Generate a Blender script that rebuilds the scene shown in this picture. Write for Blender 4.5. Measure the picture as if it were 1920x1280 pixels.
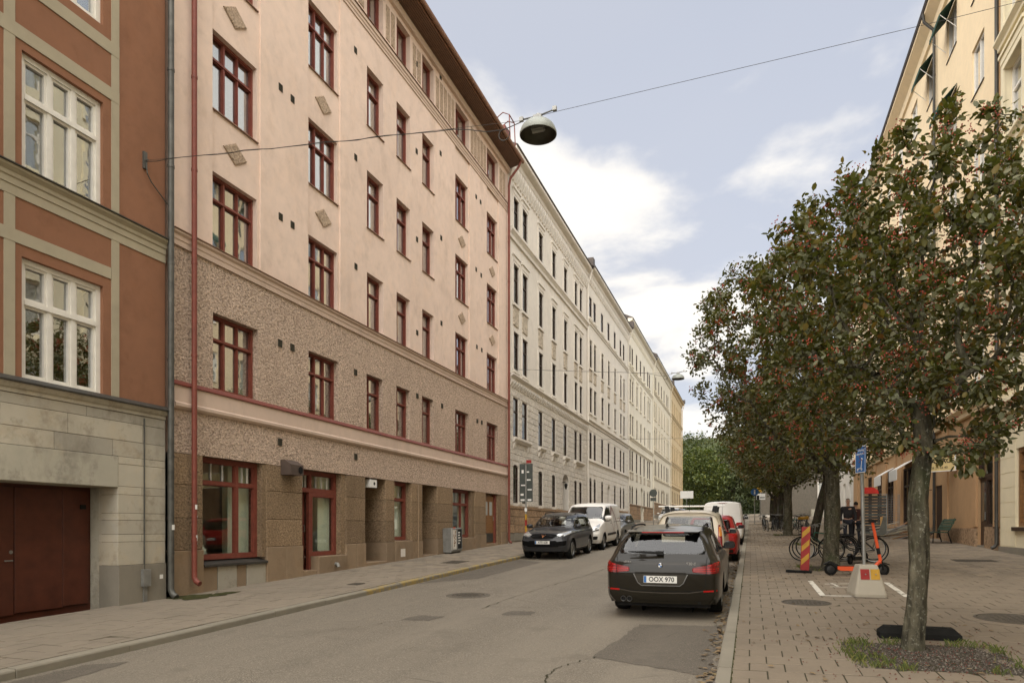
import bpy, bmesh, math, random
import numpy as np
from mathutils import Vector, Matrix
from mathutils.bvhtree import BVHTree
R = math.radians
for o in list(bpy.data.objects): bpy.data.objects.remove(o)
scene = bpy.context.scene
C = scene.collection
# ---------------------------------------------------------------- camera
G = 0.0317                       # the street climbs 3.17 %
cam_d = bpy.data.cameras.new('camera'); cam = bpy.data.objects.new('camera', cam_d); C.objects.link(cam)
cam_d.sensor_width = 36.0; cam_d.lens = 24.0; cam_d.shift_y = 0.18125
cam_d.clip_start = 0.05; cam_d.clip_end = 5000
cam.location = (0, 0, 1.83); cam.rotation_euler = (R(90), 0, R(19.29))
scene.camera = cam
# ---------------------------------------------------------------- world, sun, exposure
SUN_EL, SUN_AZ = 44.0, 184.0      # azimuth clockwise from the street direction (+Y): behind the camera, down the street
w = bpy.data.worlds.new('World'); scene.world = w; w.use_nodes = True
nt = w.node_tree; nt.nodes.clear()
def wn(t, **k):
    n = nt.nodes.new(t)
    for a, b in k.items(): setattr(n, a, b)
    return n
out = wn('ShaderNodeOutputWorld'); bg = wn('ShaderNodeBackground')
sky = wn('ShaderNodeTexSky'); sky.sky_type = 'NISHITA'; sky.sun_disc = False
sky.sun_elevation = R(SUN_EL); sky.sun_rotation = R(SUN_AZ); sky.dust_density = 3.0; sky.air_density = 1.0; sky.ozone_density = 1.0
tc = wn('ShaderNodeTexCoord'); sep = wn('ShaderNodeSeparateXYZ'); nt.links.new(tc.outputs['Generated'], sep.inputs[0])
zc = wn('ShaderNodeMath', operation='MAXIMUM'); nt.links.new(sep.outputs['Z'], zc.inputs[0]); zc.inputs[1].default_value = 0.0
za = wn('ShaderNodeMath', operation='ADD'); nt.links.new(zc.outputs[0], za.inputs[0]); za.inputs[1].default_value = 0.22
dx = wn('ShaderNodeMath', operation='DIVIDE'); nt.links.new(sep.outputs['X'], dx.inputs[0]); nt.links.new(za.outputs[0], dx.inputs[1])
dy = wn('ShaderNodeMath', operation='DIVIDE'); nt.links.new(sep.outputs['Y'], dy.inputs[0]); nt.links.new(za.outputs[0], dy.inputs[1])
cmb = wn('ShaderNodeCombineXYZ'); nt.links.new(dx.outputs[0], cmb.inputs[0]); nt.links.new(dy.outputs[0], cmb.inputs[1])
cmb.inputs[2].default_value = 3.7
n1 = wn('ShaderNodeTexNoise'); n1.inputs['Scale'].default_value = 1.75; n1.inputs['Detail'].default_value = 7; n1.inputs['Roughness'].default_value = 0.52; n1.inputs['Distortion'].default_value = 0.15
nt.links.new(cmb.outputs[0], n1.inputs['Vector'])
r1 = wn('ShaderNodeValToRGB'); r1.color_ramp.elements[0].position = 0.49; r1.color_ramp.elements[1].position = 0.605; r1.color_ramp.interpolation = 'EASE'
nt.links.new(n1.outputs['Fac'], r1.inputs[0])
# thin high veil between the blue and the clouds
n2 = wn('ShaderNodeTexNoise'); n2.inputs['Scale'].default_value = 0.8; n2.inputs['Detail'].default_value = 4
nt.links.new(cmb.outputs[0], n2.inputs['Vector'])
r2 = wn('ShaderNodeValToRGB'); r2.color_ramp.elements[0].position = 0.3; r2.color_ramp.elements[1].position = 0.75
r2.color_ramp.elements[0].color = (0.72, 0.72, 0.72, 1); r2.color_ramp.elements[1].color = (0.96, 0.96, 0.96, 1)
nt.links.new(n2.outputs['Fac'], r2.inputs[0])
veil = wn('ShaderNodeMixRGB'); veil.inputs[2].default_value = (2.62, 2.68, 2.92, 1)
nt.links.new(r2.outputs[0], veil.inputs[0]); nt.links.new(sky.outputs[0], veil.inputs[1])
mixc = wn('ShaderNodeMixRGB'); mixc.inputs[2].default_value = (4.35, 4.18, 3.92, 1)
nt.links.new(r1.outputs[0], mixc.inputs[0]); nt.links.new(veil.outputs[0], mixc.inputs[1])
nt.links.new(mixc.outputs[0], bg.inputs['Color']); bg.inputs['Strength'].default_value = 0.05
nt.links.new(bg.outputs[0], out.inputs[0])
sun_d = bpy.data.lights.new('sun', 'SUN'); sun = bpy.data.objects.new('sun', sun_d); C.objects.link(sun)
sun_d.energy = 1.5; sun_d.angle = R(122); sun_d.color = (1.0, 0.955, 0.89)
sd = Vector((math.sin(R(SUN_AZ))*math.cos(R(SUN_EL)), math.cos(R(SUN_AZ))*math.cos(R(SUN_EL)), math.sin(R(SUN_EL))))
sun.rotation_euler = sd.to_track_quat('Z', 'Y').to_euler(); sun.location = (0, -20, 40)
scene.view_settings.view_transform = 'Standard'; scene.view_settings.look = 'None'
scene.view_settings.exposure = 2.35; scene.view_settings.gamma = 1.0
scene.render.engine = 'CYCLES'
try:
    scene.cycles.max_bounces = 8; scene.cycles.transparent_max_bounces = 24; scene.cycles.caustics_reflective = False
except Exception: pass
scene.render.resolution_x = 1024; scene.render.resolution_y = 682
# ---------------------------------------------------------------- helpers
def gz(x, y):
    """height of the street surface under (x, y)"""
    z = G*y
    if x < -7.62: z += 0.10
    elif x > -0.34: z += 0.12 + 0.0165*(x+0.34)
    return z
PITCH = math.atan(G)
class MB:
    """collects shapes, builds one mesh"""
    def __init__(s): s.v = []; s.f = []; s.m = []
    def add(s, vs, fs, mi=0):
        b = len(s.v); s.v.extend(vs)
        for f in fs: s.f.append(tuple(b+i for i in f)); s.m.append(mi)
        return s
    def box(s, x0, x1, y0, y1, z0, z1, mi=0):
        return s.add([(x0,y0,z0),(x1,y0,z0),(x1,y1,z0),(x0,y1,z0),(x0,y0,z1),(x1,y0,z1),(x1,y1,z1),(x0,y1,z1)],
                     [(0,3,2,1),(4,5,6,7),(0,1,5,4),(1,2,6,5),(2,3,7,6),(3,0,4,7)], mi)
    def cbox(s, x0, x1, y0, y1, z0, z1, c, mi=0):
        """box with every edge along the +X face chamfered"""
        return s.add([(x0,y0,z0),(x0,y1,z0),(x0,y1,z1),(x0,y0,z1),(x1-c,y0,z0),(x1-c,y1,z0),(x1-c,y1,z1),(x1-c,y0,z1),
                      (x1,y0+c,z0+c),(x1,y1-c,z0+c),(x1,y1-c,z1-c),(x1,y0+c,z1-c)],
                     [(0,3,2,1),(0,1,5,4),(1,2,6,5),(2,3,7,6),(3,0,4,7),(4,5,9,8),(5,6,10,9),(6,7,11,10),(7,4,8,11),(8,9,10,11)], mi)
    def hexa(s, p, mi=0):
        return s.add(p, [(0,3,2,1),(4,5,6,7),(0,1,5,4),(1,2,6,5),(2,3,7,6),(3,0,4,7)], mi)
    def quad(s, a, b, c, d, mi=0): return s.add([a,b,c,d], [(0,1,2,3)], mi)
    def tube(s, pts, r, n=8, mi=0, cap=True):
        pts = [Vector(p) for p in pts]; k = len(pts); rs = r if hasattr(r, '__len__') else [r]*k
        up = None; b = len(s.v)
        for i, p in enumerate(pts):
            t = (pts[min(i+1,k-1)]-pts[max(i-1,0)])
            if t.length < 1e-9: t = Vector((0,0,1))
            t.normalize()
            if up is None:
                up = Vector((0,0,1)) if abs(t.z) < .9 else Vector((1,0,0))
            u = (up - t*up.dot(t)); u = u.normalized() if u.length > 1e-6 else t.orthogonal().normalized()
            up = u; v = t.cross(u)
            for j in range(n):
                a = 2*math.pi*j/n; q = p+(u*math.cos(a)+v*math.sin(a))*rs[i]; s.v.append(tuple(q))
        for i in range(k-1):
            for j in range(n):
                s.f.append((b+i*n+j, b+i*n+(j+1)%n, b+(i+1)*n+(j+1)%n, b+(i+1)*n+j)); s.m.append(mi)
        if cap:
            s.f.append(tuple(b+j for j in reversed(range(n)))); s.m.append(mi)
            s.f.append(tuple(b+(k-1)*n+j for j in range(n))); s.m.append(mi)
        return s
    def lathe(s, prof, n=24, axis='z', c=(0,0,0), mi=0, cap=False):
        b = len(s.v)
        for (r, h) in prof:
            for j in range(n):
                a = 2*math.pi*j/n; p = (r*math.cos(a), r*math.sin(a), h)
                if axis == 'x': p = (h, p[0], p[1])
                elif axis == 'y': p = (p[0], h, p[1])
                s.v.append((p[0]+c[0], p[1]+c[1], p[2]+c[2]))
        for i in range(len(prof)-1):
            for j in range(n):
                s.f.append((b+i*n+j, b+i*n+(j+1)%n, b+(i+1)*n+(j+1)%n, b+(i+1)*n+j)); s.m.append(mi)
        if cap:
            s.f.append(tuple(b+j for j in reversed(range(n)))); s.m.append(mi)
            s.f.append(tuple(b+(len(prof)-1)*n+j for j in range(n))); s.m.append(mi)
        return s
    def prism(s, poly, y0, y1, plane='xz', mi=0):
        """polygon extruded; plane xz -> along y, yz -> along x, xy -> along z"""
        n = len(poly); b = len(s.v)
        for h in (y0, y1):
            for (a, c) in poly:
                s.v.append({'xz': (a,h,c), 'yz': (h,a,c), 'xy': (a,c,h)}[plane])
        for j in range(n): s.f.append((b+j, b+(j+1)%n, b+n+(j+1)%n, b+n+j)); s.m.append(mi)
        s.f.append(tuple(b+j for j in reversed(range(n)))); s.m.append(mi)
        s.f.append(tuple(b+n+j for j in range(n))); s.m.append(mi)
        return s
    def mesh(s, name, mats, smooth=False, fixn=True):
        me = bpy.data.meshes.new(name); me.from_pydata([tuple(v) for v in s.v], [], s.f)
        mats = mats if isinstance(mats, (list, tuple)) else [mats]
        for m in mats: me.materials.append(m)
        if len(mats) > 1: me.polygons.foreach_set('material_index', s.m)
        if fixn:
            bm = bmesh.new(); bm.from_mesh(me); bmesh.ops.recalc_face_normals(bm, faces=bm.faces); bm.to_mesh(me); bm.free()
        if smooth:
            me.polygons.foreach_set('use_smooth', [True]*len(me.polygons))
            try: me.set_sharp_from_angle(angle=R(38))
            except Exception: pass
        me.update(); return me
    def build(s, name, mats, parent=None, loc=(0,0,0), rot=(0,0,0), smooth=False, fixn=True):
        return inst(name, s.mesh(name, mats, smooth, fixn), parent, loc, rot)
def inst(name, me, parent=None, loc=(0,0,0), rot=(0,0,0), scale=None):
    o = bpy.data.objects.new(name, me); C.objects.link(o); o.location = loc; o.rotation_euler = rot
    if scale is not None: o.scale = scale if hasattr(scale, '__len__') else (scale,)*3
    if parent is not None: o.parent = parent
    return o
def tag(o, label=None, cat=None, group=None, kind=None):
    if label: o['label'] = label
    if cat: o['category'] = cat
    if group: o['group'] = group
    if kind: o['kind'] = kind
    return o
def thing(name, label, cat, loc=(0,0,0), rot=(0,0,0), group=None):
    return tag(inst(name, None, None, loc, rot), label, cat, group)
def copy_tree(o, parent=None):
    c = o.copy(); C.objects.link(c); c.parent = parent
    for ch in list(o.children): copy_tree(ch, c)
    return c
_txt = {}
def text_mesh(body, size, m, extrude=0.002, name='lettering', bold=0.0, align='CENTER', sx=1.0):
    cu = bpy.data.curves.new('t', 'FONT'); cu.body = body; cu.size = size; cu.extrude = extrude; cu.offset = bold
    cu.align_x = align; cu.align_y = 'CENTER'; cu.resolution_u = 3
    ob = bpy.data.objects.new('t', cu); C.objects.link(ob); bpy.context.view_layer.update()
    me = bpy.data.meshes.new_from_object(ob.evaluated_get(bpy.context.evaluated_depsgraph_get()))
    bpy.data.objects.remove(ob); me.materials.clear(); me.materials.append(m); me.name = name
    if sx != 1.0:
        for v in me.vertices: v.co.x *= sx
    return me
# ---------------------------------------------------------------- materials
def lin(r, g, b):
    f = lambda c: (c/255/12.92) if c/255 <= .04045 else ((c/255+.055)/1.055)**2.4
    return (f(r), f(g), f(b), 1)
class NT:
    def __init__(s, name):
        s.m = bpy.data.materials.new(name); s.m.use_nodes = True; s.t = s.m.node_tree; s.t.nodes.clear()
        s.out = s.n('ShaderNodeOutputMaterial'); s.b = s.n('ShaderNodeBsdfPrincipled'); s.l(s.b.outputs[0], s.out.inputs[0])
        s._pos = None
    def n(s, t, **k):
        x = s.t.nodes.new(t)
        for a, b in k.items(): setattr(x, a, b)
        return x
    def l(s, a, b): s.t.links.new(a, b)
    def pos(s):
        if s._pos is None: s._pos = s.n('ShaderNodeNewGeometry')
        return s._pos.outputs['Position']
    def objco(s): return s.n('ShaderNodeTexCoord').outputs['Object']
    def scaled(s, vec, sc):
        m = s.n('ShaderNodeMapping'); s.l(vec, m.inputs[0]); m.inputs['Scale'].default_value = sc; return m.outputs[0]
    def noise(s, scale, detail=4, rough=.55, vec=None, dist=0):
        x = s.n('ShaderNodeTexNoise'); x.inputs['Scale'].default_value = scale; x.inputs['Detail'].default_value = detail
        x.inputs['Roughness'].default_value = rough; x.inputs['Distortion'].default_value = dist
        s.l(vec if vec is not None else s.pos(), x.inputs['Vector']); return x.outputs['Fac']
    def vor(s, scale, vec=None, feature='F1', out='Distance'):
        x = s.n('ShaderNodeTexVoronoi'); x.inputs['Scale'].default_value = scale; x.feature = feature
        s.l(vec if vec is not None else s.pos(), x.inputs['Vector']); return x.outputs[out]
    def ramp(s, fac, stops):
        x = s.n('ShaderNodeValToRGB'); e = x.color_ramp.elements
        while len(e) < len(stops): e.new(0.5)
        for i, (p, c) in enumerate(stops):
            e[i].position = p; e[i].color = c if hasattr(c, '__len__') else (c, c, c, 1)
        s.l(fac, x.inputs[0]); return x.outputs[0]
    def mix(s, fac, a, b, mode='MIX'):
        x = s.n('ShaderNodeMixRGB', blend_type=mode)
        for i, q in ((0, fac), (1, a), (2, b)):
            if isinstance(q, (int, float)): x.inputs[i].default_value = q if i == 0 else (q, q, q, 1)
            elif isinstance(q, tuple): x.inputs[i].default_value = q
            else: s.l(q, x.inputs[i])
        return x.outputs[0]
    def math(s, op, a, b=0.0):
        x = s.n('ShaderNodeMath', operation=op)
        for i, q in ((0, a), (1, b)):
            if isinstance(q, (int, float)): x.inputs[i].default_value = q
            else: s.l(q, x.inputs[i])
        return x.outputs[0]
    def bump(s, h, strength=.3, dist=.01):
        x = s.n('ShaderNodeBump'); x.inputs['Strength'].default_value = strength; x.inputs['Distance'].default_value = dist
        s.l(h, x.inputs['Height']); s.l(x.outputs[0], s.b.inputs['Normal']); return x
    def col(s, c):
        if isinstance(c, tuple): s.b.inputs['Base Color'].default_value = c
        else: s.l(c, s.b.inputs['Base Color'])
    def set(s, rough=.8, metal=0, spec=.35, coat=0):
        s.b.inputs['Roughness'].default_value = rough; s.b.inputs['Metallic'].default_value = metal
        s.b.inputs['Specular IOR Level'].default_value = spec; s.b.inputs['Coat Weight'].default_value = coat
        if coat: s.b.inputs['Coat Roughness'].default_value = 0.03
        return s
def sc(c, k): return (c[0]*k, c[1]*k, c[2]*k, 1)
def plain(name, c, rough=.6, metal=0, spec=.35, var=.12, vs=6, coat=0, bump=0, bs=40):
    a = NT(name); n = a.noise(vs, 3)
    a.col(a.ramp(n, [(.3, sc(c, 1-var)), (.7, sc(c, 1+var))])); a.set(rough, metal, spec, coat)
    if bump: a.bump(a.noise(bs, 4), bump, .004)
    return a.m
def plaster(name, c, grain=.25, gs=60, dirt=.25, var=.08, dark=None, rel=.004, streak=.5, ov=0, blot=0):
    a = NT(name); big = a.noise(.45, 5, .6); mid = a.noise(3.5, 5, .6)
    base = a.ramp(big, [(.25, sc(c, 1-var)), (.75, sc(c, 1+var))])
    base = a.mix(a.ramp(mid, [(.40, 0.0), (.72, 0.5)]), base, (c[0]*.84, c[1]*.86, c[2]*.88, 1))
    st = a.noise(1.0, 6, .65, a.scaled(a.pos(), (1.6, 1.6, .9)))
    dk = dark or (c[0]*.55, c[1]*.52, c[2]*.48, 1)
    base = a.mix(a.math('MULTIPLY', a.ramp(st, [(.52, 0.0), (.8, 1.0)]), dirt), base, dk)
    base = a.mix(a.math('MULTIPLY', a.noise(gs, 2), .10), base, sc(c, .7))
    if blot: base = a.mix(a.math('MULTIPLY', a.ramp(a.noise(2.6, 7, .72), [(.52, 0.0), (.66, 1.0)]), blot), base, dk)
    if blot: base = a.mix(a.math('MULTIPLY', a.ramp(a.noise(1.3, 5, .7, None, .6), [(.5, 0.0), (.75, 1.0)]), blot), base, (c[0]*1.08, c[1]*.94, c[2]*.74, 1))
    if ov: base = a.mix(1.0, base, a.ramp(a.n('ShaderNodeObjectInfo').outputs['Random'], [(0, (1-ov, 1-ov, 1-ov, 1)), (.5, (1, .985, .96, 1)), (1, (1+ov*.5, 1+ov*.45, 1+ov*.3, 1))]), 'MULTIPLY')
    a.col(base); a.set(.9, 0, .2)
    a.bump(a.math('ADD', a.noise(gs, 3), a.math('MULTIPLY', mid, 1.5)), grain, rel)
    return a.m
def roughcast(name, c, scale=26, strength=1.0, rel=.03, dirt=.35, ov=0):
    a = NT(name); p = a.pos(); big = a.noise(.5, 4)
    wob = a.noise(scale, 5, .68); v = a.vor(scale*1.3, a.scaled(p, (1, 1, 1.2)), 'SMOOTH_F1')
    h = a.math('ADD', wob, a.math('MULTIPLY', v, .45))
    base = a.ramp(h, [(.51, sc(c, .44)), (.64, sc(c, .82)), (.76, sc(c, 1.0)), (.90, sc(c, 1.26))])
    base = a.mix(a.ramp(big, [(.3, 0.0), (.8, .35)]), base, sc(c, .72))
    st = a.noise(.9, 5, .6, a.scaled(p, (2.2, 2.2, .5)))
    base = a.mix(a.math('MULTIPLY', a.ramp(st, [(.5, 0.0), (.8, 1.0)]), dirt), base, (c[0]*.5, c[1]*.47, c[2]*.43, 1))
    if ov: base = a.mix(1.0, base, a.ramp(a.n('ShaderNodeObjectInfo').outputs['Random'], [(0, (1-ov, 1-ov, 1-ov, 1)), (1, (1+ov, 1+ov*.9, 1+ov*.7, 1))]), 'MULTIPLY')
    a.col(base); a.set(.95, 0, .15); a.bump(h, strength, rel)
    return a.m
def glass(name='window_glass', tint=(.82, .86, .84, 1), wob=.0, refl=1.7, base=.05, gl=(1, 1, 1, 1)):
    a = NT(name); a.t.nodes.remove(a.b)
    fr = a.n('ShaderNodeFresnel'); a.pos()
    a.l(a.math('SUBTRACT', 1.5, a.math('MULTIPLY', a._pos.outputs['Backfacing'], .8333)), fr.inputs[0])   # thin pane: the same from both sides
    f = a.math('ADD', a.math('MULTIPLY', fr.outputs[0], refl), base); f = a.math('MINIMUM', f, 1.0)
    tr = a.n('ShaderNodeBsdfTransparent'); tr.inputs[0].default_value = tint
    g = a.n('ShaderNodeBsdfGlossy'); g.inputs['Roughness'].default_value = .015; g.inputs['Color'].default_value = gl
    if wob:
        b = a.n('ShaderNodeBump'); b.inputs['Strength'].default_value = wob; b.inputs['Distance'].default_value = .02
        a.l(a.noise(2.6, 2), b.inputs['Height']); a.l(b.outputs[0], g.inputs['Normal'])
    mx = a.n('ShaderNodeMixShader'); a.l(f, mx.inputs[0]); a.l(tr.outputs[0], mx.inputs[1]); a.l(g.outputs[0], mx.inputs[2])
    a.l(mx.outputs[0], a.out.inputs[0]); return a.m
M = {}
M['glass'] = glass('window_glass', wob=.05, refl=1.9, base=.24)
M['shop_glass'] = glass('shop_glass', (.93, .96, .92, 1), .03, .9, .03)
M['car_glass'] = glass('car_glass', (.62, .64, .62, 1), 0, .9, .02)
M['pink'] = plaster('pink_plaster', (.76, .60, .495, 1), .35, 45, .5, .08, streak=.6, blot=.17)
M['pink_trim'] = plaster('pink_trim_plaster', (.62, .48, .385, 1), .2, 60, .4)
M['pink_rough'] = roughcast('pink_roughcast', (.62, .475, .365, 1), 18, 1.0, .06)
M['orn_rough'] = roughcast('ornament_roughcast', (.50, .38, .275, 1), 20, 1.0, .03)
M['granite'] = roughcast('brown_base_render', (.30, .215, .135, 1), 20, 1.0, .03, .5, .16)
M['granite_smooth'] = plaster('smooth_base_stone', (.28, .205, .135, 1), .25, 70, .6, .14, ov=.14, blot=.35)
M['red_paint'] = plain('oxide_red_paint', (.185, .050, .033, 1), .5, var=.15, vs=9, bump=.05)
M['red_dark'] = plain('dark_red_door_paint', (.085, .024, .013, 1), .45, var=.2, vs=4, bump=.08, bs=18)
M['white_paint'] = plain('white_window_paint', (.72, .69, .62, 1), .45, var=.06)
M['brown_plaster'] = plaster('brown_plaster', (.27, .132, .076, 1), .4, 70, .35, .10, blot=.2)
M['band'] = plaster('grey_band_plaster', (.40, .35, .25, 1), .3, 70, .35, .08)
M['limestone'] = plaster('weathered_limestone', (.45, .415, .34, 1), .2, 40, .6, .16, (.17, .14, .10, 1), ov=.20, blot=.45)
M['concrete'] = plaster('lintel_concrete', (.43, .40, .32, 1), .2, 40, .75, .12, (.16, .145, .12, 1), blot=.55)
M['slate'] = plain('dark_sheet_metal', (.06, .056, .048, 1), .5, .3, vs=3, var=.2)
M['lead'] = plain('grey_zinc_pipe', (.095, .093, .082, 1), .5, .4, vs=5, var=.3)
M['cream'] = plaster('cream_plaster', (.70, .655, .58, 1), .2, 30, .3, .05)
M['cream_rough'] = roughcast('cream_rustication', (.67, .625, .55, 1), 14, .7, .03, .15, .06)
M['cream_b'] = plaster('ivory_plaster', (.71, .665, .585, 1), .2, 30, .3, .05)
M['cream_c'] = plaster('pale_yellow_plaster', (.77, .715, .585, 1), .2, 30, .25, .05)
M['cream_d'] = plaster('sand_plaster', (.70, .63, .49, 1), .2, 30, .3, .05)
M['ochre'] = plaster('ochre_plaster', (.58, .45, .27, 1), .2, 30, .3, .06)
M['yellow'] = plaster('pale_yellow_house_plaster', (.80, .71, .50, 1), .15, 40, .12, .04)
M['apricot'] = plaster('apricot_plaster', (.86, .69, .45, 1), .15, 40, .12, .04)
M['orange_base'] = plaster('terracotta_plaster', (.47, .295, .155, 1), .2, 50, .3, .07)
M['stone_orange'] = roughcast('sandstone_plinth', (.35, .24, .15, 1), 9, .5, .02, .35, .2)
M['grey_plinth'] = plaster('grey_plinth_stone', (.24, .215, .17, 1), .3, 30, .5, .1)
M['brown_wood'] = plain('brown_window_wood', (.045, .024, .014, 1), .5, var=.2)
M['door_wood'] = plain('varnished_wood', (.22, .105, .035, 1), .4, var=.25, vs=14)
M['roof'] = plain('roof_sheet', (.075, .06, .05, 1), .55, .2, var=.2)
M['soffit'] = plain('brown_soffit_boards', (.20, .105, .062, 1), .7, var=.15)
M['curtain'] = plain('pale_curtain', (.62, .60, .54, 1), .9, var=.08)
M['curtain_y'] = plain('cream_curtain', (.58, .50, .36, 1), .9, var=.1)
M['black'] = plain('black_rubber', (.012, .012, .011, 1), .8, var=.2, spec=.12)
M['vent'] = plain('dark_vent', (.05, .045, .03, 1), .8)
M['steel'] = plain('galvanised_steel', (.30, .30, .28, 1), .45, .6, var=.15)
M['chrome'] = plain('chrome', (.6, .6, .6, 1), .12, 1.0, var=.02)
M['plastic_b'] = plain('black_plastic', (.016, .016, .015, 1), .55, var=.1, spec=.15)
M['wire'] = plain('dark_wire', (.05, .045, .04, 1), .6)
M['white'] = plain('white_enamel', (.75, .74, .70, 1), .4, var=.05)
M['yellow_paint'] = plain('yellow_paint', (.45, .25, .025, 1), .55, var=.15)
M['orange'] = plain('orange_paint', (.72, .10, .03, 1), .45, var=.08)
M['sign_red'] = plain('sign_red', (.27, .018, .016, 1), .5, var=.12)
M['blue'] = plain('sign_blue', (.03, .13, .36, 1), .45, var=.1)
# ---------------------------------------------------------------- ground, road, pavements
rng = random.Random(7)
def asphalt(name, c, dark=.0, seed=0):
    a = NT(name); p = a.pos()
    sp = a.noise(62, 3, .75); sp2 = a.noise(22, 4, .7); big = a.noise(.35, 5, .6); mid = a.noise(1.6, 5, .65)
    lane = a.noise(.6, 5, .6, a.scaled(p, (1.3, .10, 1)))
    base = a.ramp(sp, [(.36, sc(c, .34)), (.5, sc(c, .96)), (.62, sc(c, 1.9))])
    base = a.mix(a.ramp(sp2, [(.40, 0.0), (.62, .6)]), base, sc(c, .74))
    base = a.mix(a.ramp(big, [(.35, 0.0), (.7, .5)]), base, sc(c, .80))
    base = a.mix(a.ramp(lane, [(.42, 0.0), (.70, .75)]), base, sc(c, 1.22))
    base = a.mix(a.ramp(mid, [(.54, 0.0), (.74, .55)]), base, sc(c, .64))
    cr = a.vor(.42, a.mix(.10, p, a.n('ShaderNodeTexNoise').outputs['Color']), 'DISTANCE_TO_EDGE')
    crm = a.math('MULTIPLY', a.ramp(cr, [(.0, 1.0), (.006, 0.0)]), a.ramp(a.noise(.5, 3), [(.52, 0.0), (.6, .7)]))
    base = a.mix(crm, base, sc(c, .4))
    a.col(base); a.set(.82, 0, .3); a.bump(a.math('ADD', sp, sp2), .55, .006)
    return a.m
M['asphalt'] = asphalt('asphalt', (.182, .158, .122, 1))
M['asphalt_dark'] = asphalt('patched_asphalt', (.118, .102, .080, 1))
M['dirt'] = plaster('joint_dirt', (.05, .045, .026, 1), .3, 60, .4, .25)
def slab_mat(name, c, warm=0.0):
    a = NT(name); rp = a.pos() and a._pos.outputs['Random Per Island']
    t = a.ramp(rp, [(0, sc(c, .74)), (.5, sc(c, 1.0)), (1, (c[0]*1.18, c[1]*1.15, c[2]*1.10, 1))])
    t = a.mix(a.ramp(a.noise(1.1, 5, .65), [(.42, 0.0), (.75, .55)]), t, sc(c, .66))
    t = a.mix(a.ramp(a.noise(9, 5, .7), [(.5, 0.0), (.8, .4)]), t, sc(c, .70))
    t = a.mix(a.ramp(a.noise(120, 2), [(.4, 0.0), (.7, .3)]), t, sc(c, 1.25))
    t = a.mix(a.ramp(a.noise(4.0, 6, .7), [(.66, 0.0), (.76, .35)]), t, (.09, .085, .05, 1))
    a.col(t); a.set(.88, 0, .25); a.bump(a.math('ADD', a.noise(90, 3), a.noise(14, 4)), .35, .005)
    return a.m
M['slab'] = slab_mat('concrete_slab', (.205, .168, .124, 1))
M['slab_left'] = slab_mat('worn_concrete_slab', (.225, .190, .145, 1))
M['kerb_granite'] = plaster('granite_kerb', (.25, .225, .175, 1), .35, 90, .4, .14)
def kerb_yellow():
    a = NT('kerb_with_worn_yellow_paint'); g = a.noise(60, 3)
    base = a.ramp(g, [(.3, (.17, .15, .115, 1)), (.7, (.24, .215, .165, 1))])
    f = a.ramp(a.noise(5, 6, .7), [(.42, 0.0), (.58, .75)])
    a.col(a.mix(f, base, (.36, .25, .06, 1))); a.set(.85); a.bump(g, .3, .004); return a.m
M['kerb_yellow'] = kerb_yellow()
# large sheet to the horizon
mb = MB(); ys = [-400, -60, 0, 60, 118, 165, 400, 2500]
zg = lambda y: G*max(-60, min(y, 165)) - 0.22
for a, b in zip(ys[:-1], ys[1:]): mb.quad((-1500, a, zg(a)), (1500, a, zg(a)), (1500, b, zg(b)), (-1500, b, zg(b)))
tag(mb.build('ground', M['dirt']), kind='structure')
mb = MB(); N = 16
for i in range(N):
    y0, y1 = -40+i*10.4, -40+(i+1)*10.4
    mb.quad((-7.66, y0, G*y0), (-0.30, y0, G*y0), (-0.30, y1, G*y1), (-7.66, y1, G*y1))
road = tag(mb.build('road', M['asphalt']), kind='structure')
mb = MB()          # cross street at the top of the hill
mb.quad((-60, 126.4, G*126.4+.004), (60, 126.4, G*126.4+.004), (60, 136, G*136+.004), (-60, 136, G*136+.004)); mb.quad((-.30, 84, G*84+.01), (40, 84, G*84+.01), (40, 126.4, G*126.4+.01), (-.30, 126.4, G*126.4+.01))
tag(mb.build('cross_road', M['asphalt']), kind='structure')
# repaired patches and cracks in the road
def road_patch(pts, dz=.004, wob=.03):
    n = []; pts = [Vector(p) for p in pts]
    for i, p in enumerate(pts):
        q = pts[(i+1) % len(pts)]; k = max(2, int((q-p).length/.12))
        for j in range(k):
            r = p.lerp(q, j/k); n.append((r.x+rng.uniform(-wob, wob), r.y+rng.uniform(-wob, wob)))
    m = MB(); m.add([(x, y, G*y+dz) for x, y in n], [tuple(range(len(n)))]); return m
for k, pts in enumerate([[(-1.80, 8.15), (-.42, 7.55), (-.42, 10.75), (-1.62, 10.55)],
            [(-5.42, 9.98), (-4.92, 9.98), (-4.84, 10.46), (-5.34, 10.44)], [(-4.0, 10.85), (-3.52, 10.95), (-3.50, 11.38), (-4.0, 11.3)],
            [(-7.58, 14.8), (-6.6, 16.2), (-6.5, 21.5), (-7.58, 22.3)], [(-7.5, 3.6), (-6.9, 4.1), (-7.1, 6.3), (-7.5, 6.0)]]):
    road_patch(pts).build('asphalt_patch', M['asphalt_dark'], road, fixn=False)
def crack(pts, w=.009):
    m = MB(); P = []
    for i in range(len(pts)-1):
        for j in range(14):
            t = j/14; P.append((pts[i][0]*(1-t)+pts[i+1][0]*t+rng.uniform(-.035, .035), pts[i][1]*(1-t)+pts[i+1][1]*t+rng.uniform(-.02, .02)))
    for (a, b), (c, d) in zip(P[:-1], P[1:]):
        ww = w*rng.uniform(.3, 1.2); m.quad((a-ww, b-ww, G*b+.008), (a+ww, b+ww, G*b+.008), (c+ww, d+ww, G*d+.008), (c-ww, d-ww, G*d+.008))
    m.build('road_crack', M['dirt'], road, fixn=False)
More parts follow.
